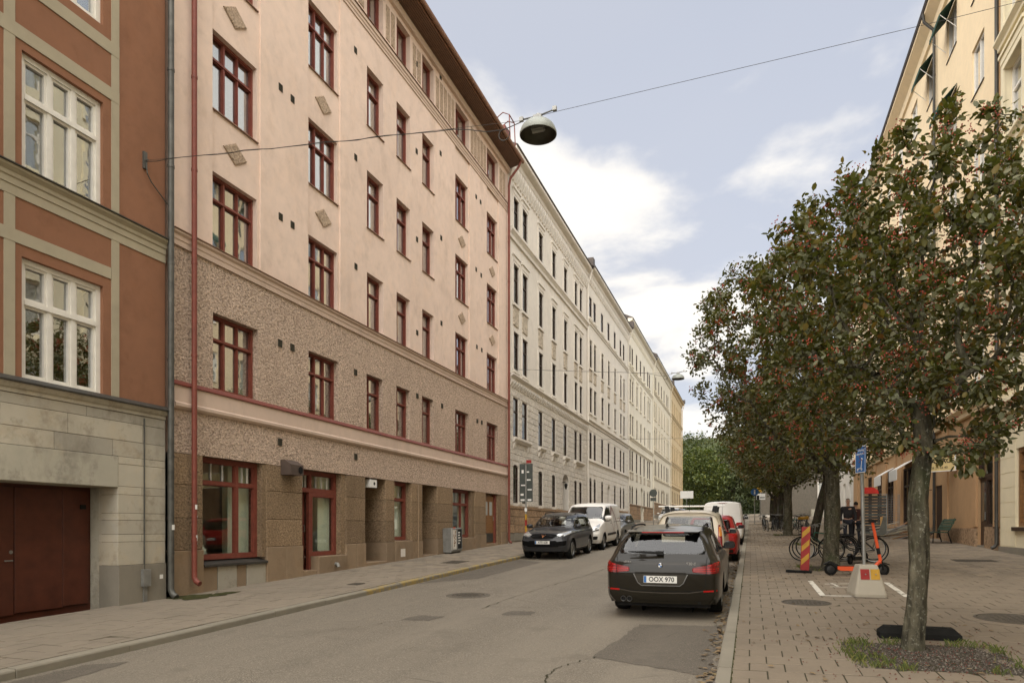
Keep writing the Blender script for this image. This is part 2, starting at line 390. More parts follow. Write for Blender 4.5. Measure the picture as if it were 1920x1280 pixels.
crack([(-4.6, 11.4), (-4.45, 14.5), (-4.1, 17.5), (-3.9, 22), (-3.6, 30)]); crack([(-4.6, 11.7), (-3.6, 11.8), (-2.3, 12.6)]); crack([(-1.75, 8.2), (-2.1, 7.4), (-2.0, 6.5), (-2.4, 5.6)]); crack([(-6.3, 8), (-5.6, 9.4), (-5.3, 10.0)], .006)
# pavements
def in_view(x, y, z, mu=60):
    th = R(19.29); Z = -math.sin(th)*x+math.cos(th)*y
    if Z < .6: return None
    u = 960+1280*(math.cos(th)*x+math.sin(th)*y)/Z; v = 988-1280*(z-1.83)/Z
    return Z if (-mu < u < 1920+mu and v < 1280+mu) else None
def slab_mesh(name, w, d, m, sx, h=.04, c=.004):
    f = lambda x, y, z: (x, y, z+G*y+sx*x)
    v = [f(sx_*w/2, sy*d/2, -h) for sx_, sy in ((-1,-1),(1,-1),(1,1),(-1,1))] + [f(sx_*w/2, sy*d/2, -c) for sx_, sy in ((-1,-1),(1,-1),(1,1),(-1,1))] + \
        [f(sx_*(w/2-c), sy*(d/2-c), 0) for sx_, sy in ((-1,-1),(1,-1),(1,1),(-1,1))]
    fs = [(0,1,5,4),(1,2,6,5),(2,3,7,6),(3,0,4,7),(4,5,9,8),(5,6,10,9),(6,7,11,10),(7,4,8,11),(8,9,10,11)]
    mm = MB(); mm.add(v, fs); return mm
def pavement(pname, x0, x1, y0, y1, base_mat, m, sx, skip, ymax_geo, sw=.35, sd=.35, gap=.011, seed=1, limit=295):
    rr = random.Random(seed); mb = MB()
    for i in range(24):
        a, b = y0+(y1-y0)*i/24, y0+(y1-y0)*(i+1)/24
        dz = -.0045 if b <= ymax_geo+1 else -.004
        mb.quad((x0, a, gz(x0+.001, a)+dz), (x1, a, gz(x1, a)+dz), (x1, b, gz(x1, b)+dz), (x0, b, gz(x0+.001, b)+dz), 0 if b <= ymax_geo+1 else 1)
    root = tag(mb.build(pname, [base_mat, m], fixn=False), kind='structure')
    me = slab_mesh('paving_slab', sw-gap, sd-gap, m, sx); half = slab_mesh('paving_slab', sw/2-gap, sd-gap, m, sx)
    M1, M2 = me.mesh('paving_slab', m, fixn=False), half.mesh('paving_slab', m, fixn=False)
    L = []; nrow = int((ymax_geo-y0)/sd); ncol = int((x1-x0)/sw)
    for r in range(nrow):
        y = y0+(r+.5)*sd; off = (r % 2)*sw/2
        k = 0; x = x0
        while x < x1-.02:
            wdt = sw
            if k == 0 and off: wdt = sw/2
            if x+wdt > x1+.01: wdt = sw/2
            if x+wdt > x1+.01: break
            cx = x+wdt/2
            if not skip(cx, y): L.append((cx, y, gz(cx, y)+rr.uniform(-.004, .004), wdt < sw-.01))
            elif wdt > sw-.01:
                for hx in (cx-sw/4, cx+sw/4):
                    if not skip(hx, y): L.append((hx, y, gz(hx, y), True))
            x += wdt; k += 1
    vis = []
    for i, s in enumerate(L):
        Z = in_view(s[0], s[1], s[2], 10)
        if Z: vis.append((Z, i))
    vis.sort(); near = set(i for _, i in vis[:limit])
    rest = MB()
    for i, s in enumerate(L):
        if i in near:
            o = inst('paving_slab', M2 if s[3] else M1, root, (s[0], s[1], s[2]))
            o.rotation_euler = (rr.uniform(-.004, .004), rr.uniform(-.004, .004), rr.uniform(-.006, .006))
        elif s[1] > 1.5:
            src = half if s[3] else me; rest.add([(v[0]+s[0], v[1]+s[1], v[2]+s[2]) for v in src.v], src.f)
    tag(rest.build('paving', m, root, fixn=False), kind='stuff')
    return root
PIT = (1.035, 2.61, 7.80, 9.20)
PITS = [(1.2, 2.6, 18.5, 20.0), (1.8, 3.2, 29.8, 31.2), (1.2, 2.6, 38.5, 40.0), (1.2, 2.6, 49.3, 50.7)]
def skip_r(x, y):
    for (a, b, c, d) in [PIT]+PITS:
        if a < x < b and c < y < d: return True
    return (x-.89)**2+(y-12.65)**2 < .46**2 or (x-3.5)**2+(y-11.35)**2 < .56**2
rp = pavement('pavement_right', -.19, 8.0, -2, 127, M['dirt'], M['slab'], .0165, skip_r, 62, seed=3)
lp = pavement('pavement_left', -11.0, -7.79, -2, 127, M['dirt'], M['slab_left'], 0, lambda x, y: False, 46, gap=.014, seed=5)
def kerb(root, x0, x1, y0, y1, L, mats, seed, bev=.018):
    rr = random.Random(seed); y = y0; cache = {}
    while y < y1:
        gap = .008; m = mats(y)
        if m.name not in cache:
            d = L-gap; prof = [(x0, -.15), (x1, -.15)] + ([(x1, .105-bev*1.4), (x1-bev*.5, .105-bev*.4), (x1-bev*1.6, .105), (x0, .105)] if x1 < -5 else [(x1, .12), (x0+bev*1.2, .12), (x0+bev*.4, .12-bev*.4), (x0, .12-bev*1.2)])
            mm = MB(); n = len(prof); xc = (x0+x1)/2
            for t in (0, 1):
                for (px, pz) in prof: mm.v.append((px-xc, t*d, pz+G*t*d))
            for j in range(n): mm.f.append((j, (j+1) % n, n+(j+1) % n, n+j)); mm.m.append(0)
            mm.f.append(tuple(range(n))); mm.m.append(0); mm.f.append(tuple(n+j for j in range(n))); mm.m.append(0)
            cache[m.name] = mm.mesh('kerb_stone', m)
        o = inst('kerb_stone', cache[m.name], root, ((x0+x1)/2+rr.uniform(-.006, .006), y, G*y+rr.uniform(-.006, .004))); o.rotation_euler = (0, 0, rr.uniform(-.003, .003)); y += L
kerb(lp, -7.79, -7.63, -1.96, 75, 1.45, lambda y: M['kerb_yellow'] if 11.5 < y < 21.5 else M['kerb_granite'], 2)
kerb(rp, -.34, -.19, -1.9, 82, 1.05, lambda y: M['kerb_granite'], 4)
# moss and weeds in the joint behind the right kerb, dirt in both gutters
M['moss'] = plain('moss', (.050, .050, .020, 1), .95, var=.4, vs=12, spec=.1)
mb = MB()
for i in range(260):
    y = 4+i*.13; wd = rng.uniform(.004, .016); mb.quad((-.190, y, gz(-.19, y)+.003), (-.190+wd*1.4, y, gz(-.19, y)+.003), (-.190+wd, y+.12, gz(-.19, y+.12)+.003), (-.190, y+.12, gz(-.19, y+.12)+.003))
tag(mb.build('moss_line', M['moss'], rp, fixn=False), kind='stuff')
def blotch(cx, cy, rx, ry, dz, m, name, parent, seed, n=40):
    r2 = random.Random(seed); ph = [r2.uniform(0, 6.28) for _ in range(4)]
    pts = []
    for i in range(n):
        a = 2*math.pi*i/n; k = 1+.22*math.sin(2*a+ph[0])+.15*math.sin(3*a+ph[1])+.10*math.sin(7*a+ph[2])+.06*math.sin(11*a+ph[3])
        x, y = cx+rx*k*math.cos(a), cy+ry*k*math.sin(a); pts.append((x, y, gz(x, y)+dz))
    mm = MB(); mm.add(pts, [tuple(range(n))]); return mm.build(name, m, parent, fixn=False)
blotch(-10.5, 10.75, .32, .5, .006, M['moss'], 'moss_patch', lp, 3)
blotch(-10.25, 11.3, .2, .35, .008, M['moss'], 'moss_patch', lp, 5)
# painted bay on the right pavement (worn white)
def worn(name, c, lo=.45, hi=.6):
    a = NT(name); a.col(a.mix(a.ramp(a.noise(7, 6, .7), [(lo, 1.0), (hi, 0.0)]), (.16, .135, .10, 1), c)); a.set(.8); return a.m
M['worn_white'] = worn('worn_white_paint', (.60, .57, .49, 1), .53, .62)
def stripe(pts, w, name='painted_line'):
    m = MB(); (a, b), (c, d) = pts; v = Vector((c-a, d-b)); n = Vector((-v.y, v.x)).normalized()*w/2; k = max(1, int(v.length/.6))
    for i in range(k):
        p, q = Vector((a, b))+v*(i/k), Vector((a, b))+v*((i+1)/k)
        m.quad(*[(z.x, z.y, gz(z.x, z.y)+.006) for z in (p-n, p+n, q+n, q-n)])
    m.build(name, M['worn_white'], rp, fixn=False)
stripe([(1.24, 13.6), (1.22, 16.2)], .10); stripe([(1.19, 13.65), (1.72, 13.65)], .10); stripe([(2.60, 13.65), (2.66, 16.0)], .10); stripe([(1.45, 15.6), (1.95, 15.7)], .07); stripe([(1.5, 15.1), (2.1, 15.0)], .06); stripe([(1.6, 15.75), (1.66, 15.2)], .05)
# manholes
M['iron'] = plain('cast_iron', (.085, .072, .055, 1), .7, .2, var=.3, vs=30, bump=.5, bs=60)
def manhole(x, y, r, label, m, ring=True):
    t = thing('manhole_cover', label, 'manhole cover', (x, y, gz(x, y)+.003), (PITCH, 0, 0), 'manhole covers')
    MB().lathe([(0, .006), (r*.80, .006), (r*.84, .002), (r*.86, .006), (r*.9, .007), (r*.92, -.01)], 40).build('lid', m, t, smooth=False)
    MB().lathe([(r*.92, -.01), (r*.925, .008), (r, .006), (r*1.0, -.02)], 40).build('rim', m, t)
    MB().lathe([(r*1.0, .004), (r*1.28, .003), (r*1.30, -.01)], 40).build('collar', M['slab'] if x > -.3 else M['asphalt_dark'], t)
    mm = MB()
    for i in range(-4, 5):
        for j in range(-4, 5):
            if i*i+j*j < 17: mm.box(i*r*.17-.02, i*r*.17+.02, j*r*.17-.02, j*r*.17+.02, .006, .010)
    tag(mm.build('tread_studs', m, t), kind='stuff')
manhole(.89, 12.65, .40, 'round iron manhole cover beside the white painted bay corner', M['iron'])
manhole(3.5, 11.35, .50, 'large round cover set in the slabs right of the nearest trunk', M['iron'])
manhole(-5.55, 13.1, .36, 'round manhole cover in the middle of the asphalt road', M['iron'])
def hatch(x0, x1, y0, y1, label, nm='service_hatch'):
    cx, cy = (x0+x1)/2, (y0+y1)/2; t = thing(nm, label, 'hatch', (cx, cy, gz(cx, cy)+.004), (PITCH, 0, 0), 'service hatches')
    a, b = (x1-x0)/2, (y1-y0)/2
    m = MB(); m.box(-a, a, -b, b, -.02, .004); m.build('plate', M['iron'], t)
    m = MB()
    for i in range(7): m.box(-a*.92, a*.92, -b*.9+i*b*.28, -b*.9+i*b*.28+.03, .004, .009)
    m.build('ribs', M['iron'], t)
hatch(-9.15, -8.55, 19.3, 20.3, 'rectangular hatch in the left pavement near the yellow kerb'); hatch(-8.68, -8.4, 13.4, 13.75, 'small square hatch in left pavement near the kerb'); hatch(5.3, 6.3, 21.5, 22.2, 'rectangular steel hatch in the right pavement before the apricot house')
# ---------------------------------------------------------------- facade tools
def wall_grid(mb, X, nx, y0, y1, z0, z1, ops, depth=.22, mi=0, rmi=None):
    """wall in the plane x = X with rectangular openings and their reveals"""
    rmi = mi if rmi is None else rmi
    ops = [o for o in ops if o[1] > y0 and o[0] < y1 and o[3] > z0 and o[2] < z1]
    Y = sorted(set([y0, y1]+[q for o in ops for q in o[:2] if y0 < q < y1])); Z = sorted(set([z0, z1]+[q for o in ops for q in o[2:4] if z0 < q < z1]))
    for a, b in zip(Y[:-1], Y[1:]):
        for c, d in zip(Z[:-1], Z[1:]):
            ym, zm = (a+b)/2, (c+d)/2
            if any(o[0] < ym < o[1] and o[2] < zm < o[3] for o in ops): continue
            q = [(X, a, c), (X, b, c), (X, b, d), (X, a, d)]
            mb.quad(*(q if nx > 0 else q[::-1]), mi)
    for o in ops:
        dp = o[4] if len(o) > 4 else depth; a, b, c, d = o[:4]; I = X-nx*dp
        for q in ([(X,a,c),(I,a,c),(I,b,c),(X,b,c)], [(X,a,d),(X,b,d),(I,b,d),(I,a,d)], [(X,a,c),(X,a,d),(I,a,d),(I,a,c)], [(X,b,c),(I,b,c),(I,b,d),(X,b,d)]):
            mb.quad(*(q if nx > 0 else q[::-1]), rmi)
_wm = {}
def win(parent, X, nx, y0, y1, z0, z1, depth, st, curtain=None, seed=0):
    """window: frame mesh with panes, sill and curtains as its children"""
    w, h = y1-y0, z1-z0; key = (round(w, 2), round(h, 2), st['id'])
    if key not in _wm:
        fw, fd, m = st.get('fw', .07), st.get('fd', .07), MB()
        m.box(0, fd, 0, fw, 0, h); m.box(0, fd, w-fw, w, 0, h); m.box(0, fd, fw, w-fw, 0, fw); m.box(0, fd, fw, w-fw, h-fw, h)
        iy0, iy1, iz0, iz1 = fw, w-fw, fw, h-fw; iw, ih = iy1-iy0, iz1-iz0
        ms = [(iy0+iw*f, ww) for f, ww in st.get('mull', [])]; ts = [(iz0+ih*f, ww) for f, ww in st.get('trans', [])]
        for y, ww in ms: m.box(.004, fd*.93, y-ww/2, y+ww/2, iz0, iz1)
        for z, ww in ts: m.box(.006, fd*1.12 if st.get('proudt') else fd*.9, iy0, iy1, z-ww/2, z+ww/2)
        ys = [iy0]+[q for y, ww in ms for q in (y-ww/2, y+ww/2)]+[iy1]; zs = [iz0]+[q for z, ww in ts for q in (z-ww/2, z+ww/2)]+[iz1]
        s = st.get('sash', .03); panes = []
        for i in range(0, len(ys), 2):
            for j in range(0, len(zs), 2):
                a, b, c, d = ys[i], ys[i+1], zs[j], zs[j+1]
                if s:
                    for q in ((a, a+s, c, d), (b-s, b, c, d), (a+s, b-s, c, c+s), (a+s, b-s, d-s, d)): m.box(.012, fd*.72, *q)
                bars = st.get('bars', 0) if j == len(zs)-2 else 0
                for k in range(bars):
                    yy = a+(b-a)*(k+1)/(bars+1); m.box(.02, fd*.55, yy-.005, yy+.005, c+s, d-s, 1)
                pm = MB(); pm.box(.018, .022, a+s, b-s, c+s, d-s); panes.append(pm.mesh('pane', st.get('glass', M['glass'])))
        sill = None
        if st.get('sill'):
            sm = MB(); dp, pr = depth-.01, st.get('sp', .05)
            sm.add([(fd, -.0, .012), (dp+pr, -.03, -.035), (dp+pr, w+.03, -.035), (fd, w, .012), (dp+pr, -.03, -.06), (dp+pr, w+.03, -.06), (fd, w, -.02), (fd, 0, -.02)], [(0,1,2,3),(1,4,5,2),(4,7,6,5),(0,7,4,1),(3,2,5,6)])
            sill = sm.mesh('sill', st['sill'])
        _wm[key] = (m.mesh('window', [st['mat'], M['white_paint']]), panes, sill)
    fm, panes, sill = _wm[key]
    xi = X-nx*depth; loc = (xi, y0 if nx > 0 else y1, z0); rot = (0, 0, 0 if nx > 0 else math.pi)
    o = inst('window', fm, parent, loc, rot)
    for p in panes: inst('pane', p, o)
    if sill: inst('sill', sill, o)
    rr = random.Random(seed+int(y0*100)+int(z0*10)); cu = rr.random() if curtain is None else curtain
    ck = key+('c', int(cu*6))
    if cu < .85:
        if ck not in _wm:
            m = MB(); n = 14
            def cloth(a, b, c, d):
                for i in range(n):
                    u0, u1 = a+(b-a)*i/n, a+(b-a)*(i+1)/n; e = lambda k: -.10-.02*math.sin(k*2.4)
                    m.quad((e(i), u0, c), (e(i+1), u1, c), (e(i+1), u1, d), (e(i), u0, d))
            k = int(cu*6)
            if k == 0: cloth(.05, w-.05, .05, h-.05)
            elif k == 1: cloth(.05, w*.3, .05, h-.05); cloth(w*.7, w-.05, .05, h-.05)
            elif k == 2: cloth(.05, w-.05, h*.45, h-.05)
            elif k == 3: cloth(.05, w*.62, .05, h-.05)
            else: cloth(w*.55, w-.05, .05, h-.05); cloth(.05, w*.2, .05, h-.05)
            _wm[ck] = m.mesh('curtain', M['curtain'] if k % 2 == 0 else M['curtain_y'], fixn=False)
        inst('curtain', _wm[ck], o)
    return o
def cornice(name, prof, y0, y1, m, parent, X, nx=1):
    mb = MB(); mb.prism([(X+nx*px, pz) for px, pz in prof], y0, y1, 'xz'); return mb.build(name, m, parent)
def pipe(parent, X, Y, z0, z1, r, m, top=None, foot=.18, name='drainpipe', nx=1):
    mb = MB(); pts = []
    if top: pts += top
    pts += [(X, Y, z1), (X, Y, z0+foot+.12), (X, Y, z0+foot), (X+nx*.05, Y, z0+foot*.55), (X+nx*.14, Y, z0+foot*.3)]
    mb.tube(pts, r, 12)
    z = z0+.9
    while z < z1-.3:
        mb.tube([(X, Y, z), (X, Y, z+.05)], r*1.14, 12); z += 1.9
    return mb.build(name, m, parent, smooth=True)
def hull(mb, X, nx, dp, y0, y1, z0, z1, mi=0):
    """side, back and top of a building behind its facade"""
    B = X-nx*dp
    mb.quad((X, y0, z0), (B, y0, z0), (B, y0, z1), (X, y0, z1), mi); mb.quad((X, y1, z0), (X, y1, z1), (B, y1, z1), (B, y1, z0), mi)
    mb.quad((B, y0, z0), (B, y1, z0), (B, y1, z1), (B, y0, z1), mi); mb.quad((X, y0, z1), (B, y0, z1), (B, y1, z1), (X, y1, z1), mi)
XL = -10.9
# ---------------------------------------------------------------- pink house
pk = thing('pink_apartment_building', 'pink plastered apartment house with oxide red windows and brown shop base', 'building', (XL, 20.6, gz(-10.9, 20.6)))
PK = Matrix.Translation((-XL, -20.6, -gz(-10.9, 20.6)))
def adopt(o, root):
    """keep world placement when a world-space mesh becomes a part"""
    o.parent = root; o.matrix_parent_inverse = Matrix.Translation(-Vector(root.location)); return o
class Root:
    """world-space parts under a thing standing at its own base"""
    def __init__(s, o): s.o = o
    def b(s, mb, name, m, **k): return adopt(mb.build(name, m, **k), s.o)
P = Root(pk)
y0, y1 = 10.58, 30.55
AX = [(11.72, 13.14, 'w'), (15.08, 16.45, 'w'), (17.94, 18.90, 'n'), (19.76, 20.69, 'n'), (21.60, 22.52, 'n'), (24.46, 25.80, 'w'), (27.83, 29.22, 'w')]
ROWS = [(4.80, 6.45), (7.84, 9.50), (10.88, 12.57), (13.96, 15.71)]
ATT = (17.14, 18.46)
ops = [(a, b, c, d) for a, b, _ in AX for c, d in ROWS+[ATT]]
wide = [(a-.02, b+.09) for a, b, k in AX if k == 'w']
mb = MB()
# smooth upper wall, window bays recessed 4 cm
cuts = [y0]+[q for s in wide for q in s]+[y1]
for i in range(len(cuts)-1):
    a, b = cuts[i], cuts[i+1]; rec = i % 2 == 1; XX = XL-.045 if rec else XL
    wall_grid(mb, XX, 1, a, b, 7.80, 16.80, ops, .27 if not rec else .225)
    if rec:
        mb.quad((XL, a, 7.8), (XX, a, 7.8), (XX, a, 16.8), (XL, a, 16.8)); mb.quad((XL, b, 7.8), (XL, b, 16.8), (XX, b, 16.8), (XX, b, 7.8))
wall_grid(mb, XL, 1, y0, y1, 16.80, 18.80, ops, .27)
hull(mb, XL, 1, 11, y0, y1, -.2, 18.8)
P.b(mb, 'wall', M['pink'], fixn=False)
mb = MB(); wall_grid(mb, XL-.01, 1, y0, y1, 3.34, 7.80, ops, .26)
P.b(mb, 'roughcast_wall', M['pink_rough'], fixn=False)
# string courses
P.b(MB().prism([(XL-.02, 7.50), (XL+.03, 7.50), (XL+.035, 7.60), (XL+.05, 7.62), (XL+.055, 7.70), (XL+.10, 7.74), (XL+.10, 7.785), (XL-.02, 7.795)], y0, y1), 'string_course', M['pink_trim'])
P.b(MB().prism([(XL-.02, 7.797), (XL+.125, 7.787), (XL+.125, 7.803), (XL-.02, 7.83)], y0, y1), 'flashing', M['soffit'])
P.b(MB().prism([(XL-.02, 4.22), (XL+.02, 4.22), (XL+.07, 4.27), (XL+.075, 4.33), (XL+.04, 4.36), (XL+.04, 4.685), (XL-.02, 4.685)], y0+.06, y1), 'string_course', M['pink_trim'])
P.b(MB().prism([(XL-.02, 4.688), (XL+.07, 4.69), (XL+.07, 4.71), (XL+.015, 4.79), (XL-.02, 4.795)], y0, y1), 'flashing', M['red_paint'])
P.b(MB().prism([(XL-.02, 16.74), (XL+.03, 16.74), (XL+.03, 16.82), (XL+.05, 16.84), (XL+.05, 16.92), (XL+.08, 16.94), (XL+.08, 17.05), (XL-.02, 17.08)], y0, y1), 'string_course', M['pink_trim'])
P.b(MB().prism([(XL-.02, 17.083), (XL+.11, 17.053), (XL+.11, 17.07), (XL-.02, 17.12)], y0, y1), 'flashing', M['soffit'])
# attic panels of roughcast between the windows
gaps = [(13.30, 14.95, 4), (16.62, 17.80, 3), (19.02, 19.66, 2), (20.84, 21.50, 2), (22.66, 24.36, 5), (25.95, 27.72, 5), (29.36, 30.2, 2)]
for a, b, n in gaps:
    w_ = (b-a)/n
    for i in range(n):
        c_, d_ = a+i*w_+.045, a+(i+1)*w_-.045
        P.b(MB().cbox(XL-.01, XL+.022, c_, d_, 17.28, 18.36, .012), 'attic_panel', M['orn_rough'])
# eaves, gutter, roof
P.b(MB().prism([(XL-.02, 18.60), (XL+.10, 18.62), (XL+.14, 18.74), (XL+.14, 18.82), (XL-.02, 18.82)], y0, y1), 'eaves_moulding', M['pink_trim'])
n_b = 60
P.b(MB().prism([(XL-.05, 18.825), (XL+.66, 18.99), (XL+.66, 19.06), (XL-.05, 18.95)], y0-.05, y1+.05), 'soffit', M['soffit'])
mb = MB()
for i in range(9):
    t = .06+i*.066; mb.prism([(XL+t, 18.82+t*.232), (XL+t+.008, 18.822+t*.232), (XL+t+.008, 18.86+t*.232), (XL+t, 18.86+t*.232)], y0-.05, y1+.05)
P.b(mb, 'soffit_grooves', M['roof'])
mb = MB(); pr = [(XL+.66+.13*(1+math.cos(a))*.55, 19.10-.12*math.sin(a)) for a in [math.pi*(i/8) for i in range(9)]]
pr = pr+[(p[0]-.0, p[1]+.02) for p in reversed(pr)]
mb.prism(pr, y0-.06, y1+.07); P.b(mb, 'gutter', M['soffit'])
mb = MB(); mb.prism([(XL+.64, 19.08), (XL-5.5, 22.6), (XL-5.5, 22.4), (XL-.4, 18.83), (XL+.60, 19.0)], y0, y1); P.b(mb, 'roof', M['roof'])
mb = MB(); mb.prism([(XL-5.5, 22.6), (XL-11, 19.0), (XL-11, 18.8), (XL-5.5, 22.4)], y0, y1); P.b(mb, 'roof', M['roof'])
# roof ladder guard rail by the far corner
mb = MB(); xx, yy = XL+.1, 28.9
mb.tube([(xx, yy, 19.5), (xx, yy, 20.35), (xx+.25, yy, 20.5), (xx+.55, yy, 20.35), (xx+.6, yy, 19.3)], .025, 6); mb.tube([(xx, yy+.7, 19.5), (xx, yy+.7, 20.35), (xx+.25, yy+.7, 20.5), (xx+.55, yy+.7, 20.35), (xx+.6, yy+.7, 19.3)], .025, 6)
mb.tube([(xx+.55, yy, 20.35), (xx+.55, yy+.7, 20.35)], .025, 6); mb.box(xx-.1, xx+.35, yy, yy+.7, 19.3, 19.95); P.b(mb, 'roof_rail', M['red_paint'])
# windows
ST_W = dict(id='pw', fw=.06, fd=.09, mull=[(.335, .06), (.668, .03)], trans=[(.695, .05)], mat=M['red_paint'], sash=.018, proudt=1)
ST_N = dict(id='pn', fw=.06, fd=.09, mull=[(.36, .03)], trans=[(.695, .045)], mat=M['red_paint'], sash=.018, proudt=1)
ST_A = dict(id='pa', fw=.06, fd=.09, mull=[(.40, .035)], trans=[], mat=M['red_paint'], sash=.03)
ST_WS, ST_NS = dict(ST_W, id='pws', sill=M['soffit']), dict(ST_N, id='pns', sill=M['soffit'])
wp = inst('facade_windows', None)   # placeholder, removed below
bpy.data.objects.remove(wp)
def pwin(*a, **k): return adopt(win(None, *a, **k), pk)
for i, (a, b, k) in enumerate(AX):
    rec = .045 if k == 'w' else 0
    for r, (c, d) in enumerate(ROWS):
        s = (ST_W if k == 'w' else ST_N) if r < 2 else (ST_WS if k == 'w' else ST_NS)
        cu = {0: .05, 1: .10}.get(r, .9 if (i+r) % 3 else .45) if i == 0 else None
        pwin(XL-(rec if r else 0), 1, a, b, c, d, .25 if not (rec and r) else .205, s, curtain=cu, seed=i*7+r)
    pwin(XL, 1, a, b, ATT[0], ATT[1], .25, ST_A, seed=i)
# vents and diamonds
vents = [(13.94, 12.61), (14.4, 12.6), (17.3, 15.74), (17.31, 12.62), (21.16, 17.82), (23.09, 18.56), (21.16, 14.8), (23.09, 15.72), (26.57, 15.7), (27.07, 15.7), (13.94, 9.44), (14.4, 9.43), (17.32, 9.44), (21.19, 11.77), (23.14, 12.6), (21.2, 8.55), (23.16, 9.43), (26.57, 12.65), (27.14, 12.6), (26.65, 9.42), (27.2, 9.42), (13.92, 6.34), (14.4, 6.35), (17.31, 6.35), (21.22, 6.37), (23.23, 6.36), (26.71, 6.31), (27.22, 6.32), (13.92, 3.92), (17.32, 3.89)]
mb = MB(); mb.box(-.02, .014, -.07, .07, -.085, -.07); mb.box(-.02, .014, -.07, .07, .07, .085); mb.box(-.02, .014, -.07, -.056, -.07, .07); mb.box(-.02, .014, .056, .07, -.07, .07); mb.box(-.02, .004, -.06, .06, -.07, .07)
for i in range(5): mb.box(-.02, .009, -.056, .056, -.058+i*.027, -.046+i*.027)
vme = mb.mesh('wall_vent', M['vent'])
for y, z in vents: adopt(inst('wall_vent', vme, None, (XL+.002, y, z)), pk)
mb = MB(); a, h = .37, .25
mb.add([(-.02, -a, 0), (-.02, 0, h), (-.02, a, 0), (-.02, 0, -h), (.02, -a, 0), (.02, 0, h), (.02, a, 0), (.02, 0, -h), (.032, -a*.9, 0), (.032, 0, h*.9), (.032, a*.9, 0), (.032, 0, -h*.9)],
       [(0,1,5,4),(1,2,6,5),(2,3,7,6),(3,0,4,7),(4,5,9,8),(5,6,10,9),(6,7,11,10),(7,4,8,11),(8,9,10,11)])
dme = mb.mesh('diamond_ornament', M['orn_rough'])
for y in (12.42, 15.77, 25.16, 28.56):
    for z in (13.26, 10.20): adopt(inst('diamond_ornament', dme, None, (XL-.04, y, z)), pk)
# ground floor: rendered blocks between the shop openings
OPN = [(11.43, 13.43), (14.81, 16.82), (17.85, 19.08), (19.63, 20.81), (21.61, 22.82), (24.20, 26.48), (27.70, 29.65)]
edges = [y0]+[q for o in OPN for q in o]+[y1]
zr = [1.36, 2.02, 2.70, 3.335]
rr = random.Random(11)
for i in range(0, len(edges), 2):
    a, b = edges[i], edges[i+1]; g0 = G*a-.12
    n = 2 if b-a > .9 else 1; zlow = max(1.36, gz(-10.9, b)+.55)
    zs = [g0]+[zlow]+[z for z in zr if z > zlow+.3]
    for j in range(len(zs)-1):
        k = n if j == 0 else 1
        for q in range(k):
            c, d = a+(b-a)*q/k, a+(b-a)*(q+1)/k
            P.b(MB().cbox(XL-.95 if i else XL-.3, XL+(.03 if j == 0 else .0)-rr.uniform(0, .004), c+(.004 if q else 0), d-(.004 if q < k-1 else 0), zs[j]+.004, zs[j+1]-.004, .01), 'stone_block', M['granite_smooth'] if j == 0 else M['granite'])
mb = MB()
for i in range(0, len(edges), 2): mb.box(XL-.9, XL-.025, edges[i]+.02, edges[i+1]-.02, -.1, 3.33)
P.b(mb, 'joint_mortar', M['dirt'])
mb = MB(); mb.quad((XL-.95, y0, 3.336), (XL, y0, 3.336), (XL, y1, 3.336), (XL-.95, y1, 3.336)); P.b(mb, 'opening_soffit', M['granite'])
# shop windows
ST_S1 = dict(id='s1', fw=.10, fd=.10, mull=[(.66, .10)], trans=[(.78, .075)], mat=M['red_paint'], sash=.018, glass=M['shop_glass'], bars=2)
ST_S4 = dict(ST_S1, id='s4', mull=[(.64, .08)], trans=[(.72, .08)])
ST_S3 = dict(ST_S1, id='s3', mull=[], trans=[(.72, .08)])
pwin(XL, 1, 11.43, 13.43-.14, 1.13, 3.33, .26, ST_S1, curtain=.95)
pwin(XL, 1, 19.63, 20.75, 1.40, 3.33, .30, ST_S3, curtain=.95)
pwin(XL, 1, 24.20, 26.2, 1.42, 3.33, .30, ST_S4, curtain=.95)
P.b(MB().box(XL-.26, XL-.02, 13.29, 13.43, 1.13, 3.33), 'reveal_pier', M['granite'])
P.b(MB().hexa([(XL-.27, 11.43, 1.06), (XL+.05, 11.43, .99), (XL+.05, 13.43, .99), (XL-.27, 13.43, 1.06), (XL-.27, 11.43, 1.125), (XL+.05, 11.43, 1.035), (XL+.05, 13.43, 1.035), (XL-.27, 13.43, 1.125)]), 'shop_sill', M['slate'])
for k, (c, d, m_) in enumerate([(11.43, 11.86, 'granite_smooth'), (11.87, 12.46, 'limestone'), (12.47, 12.76, 'granite_smooth'), (12.77, 13.43, 'limestone')]):
    P.b(MB().cbox(XL-.3, XL-.01, c, d-.008, .25, .985, .008), 'stall_riser', M[m_])
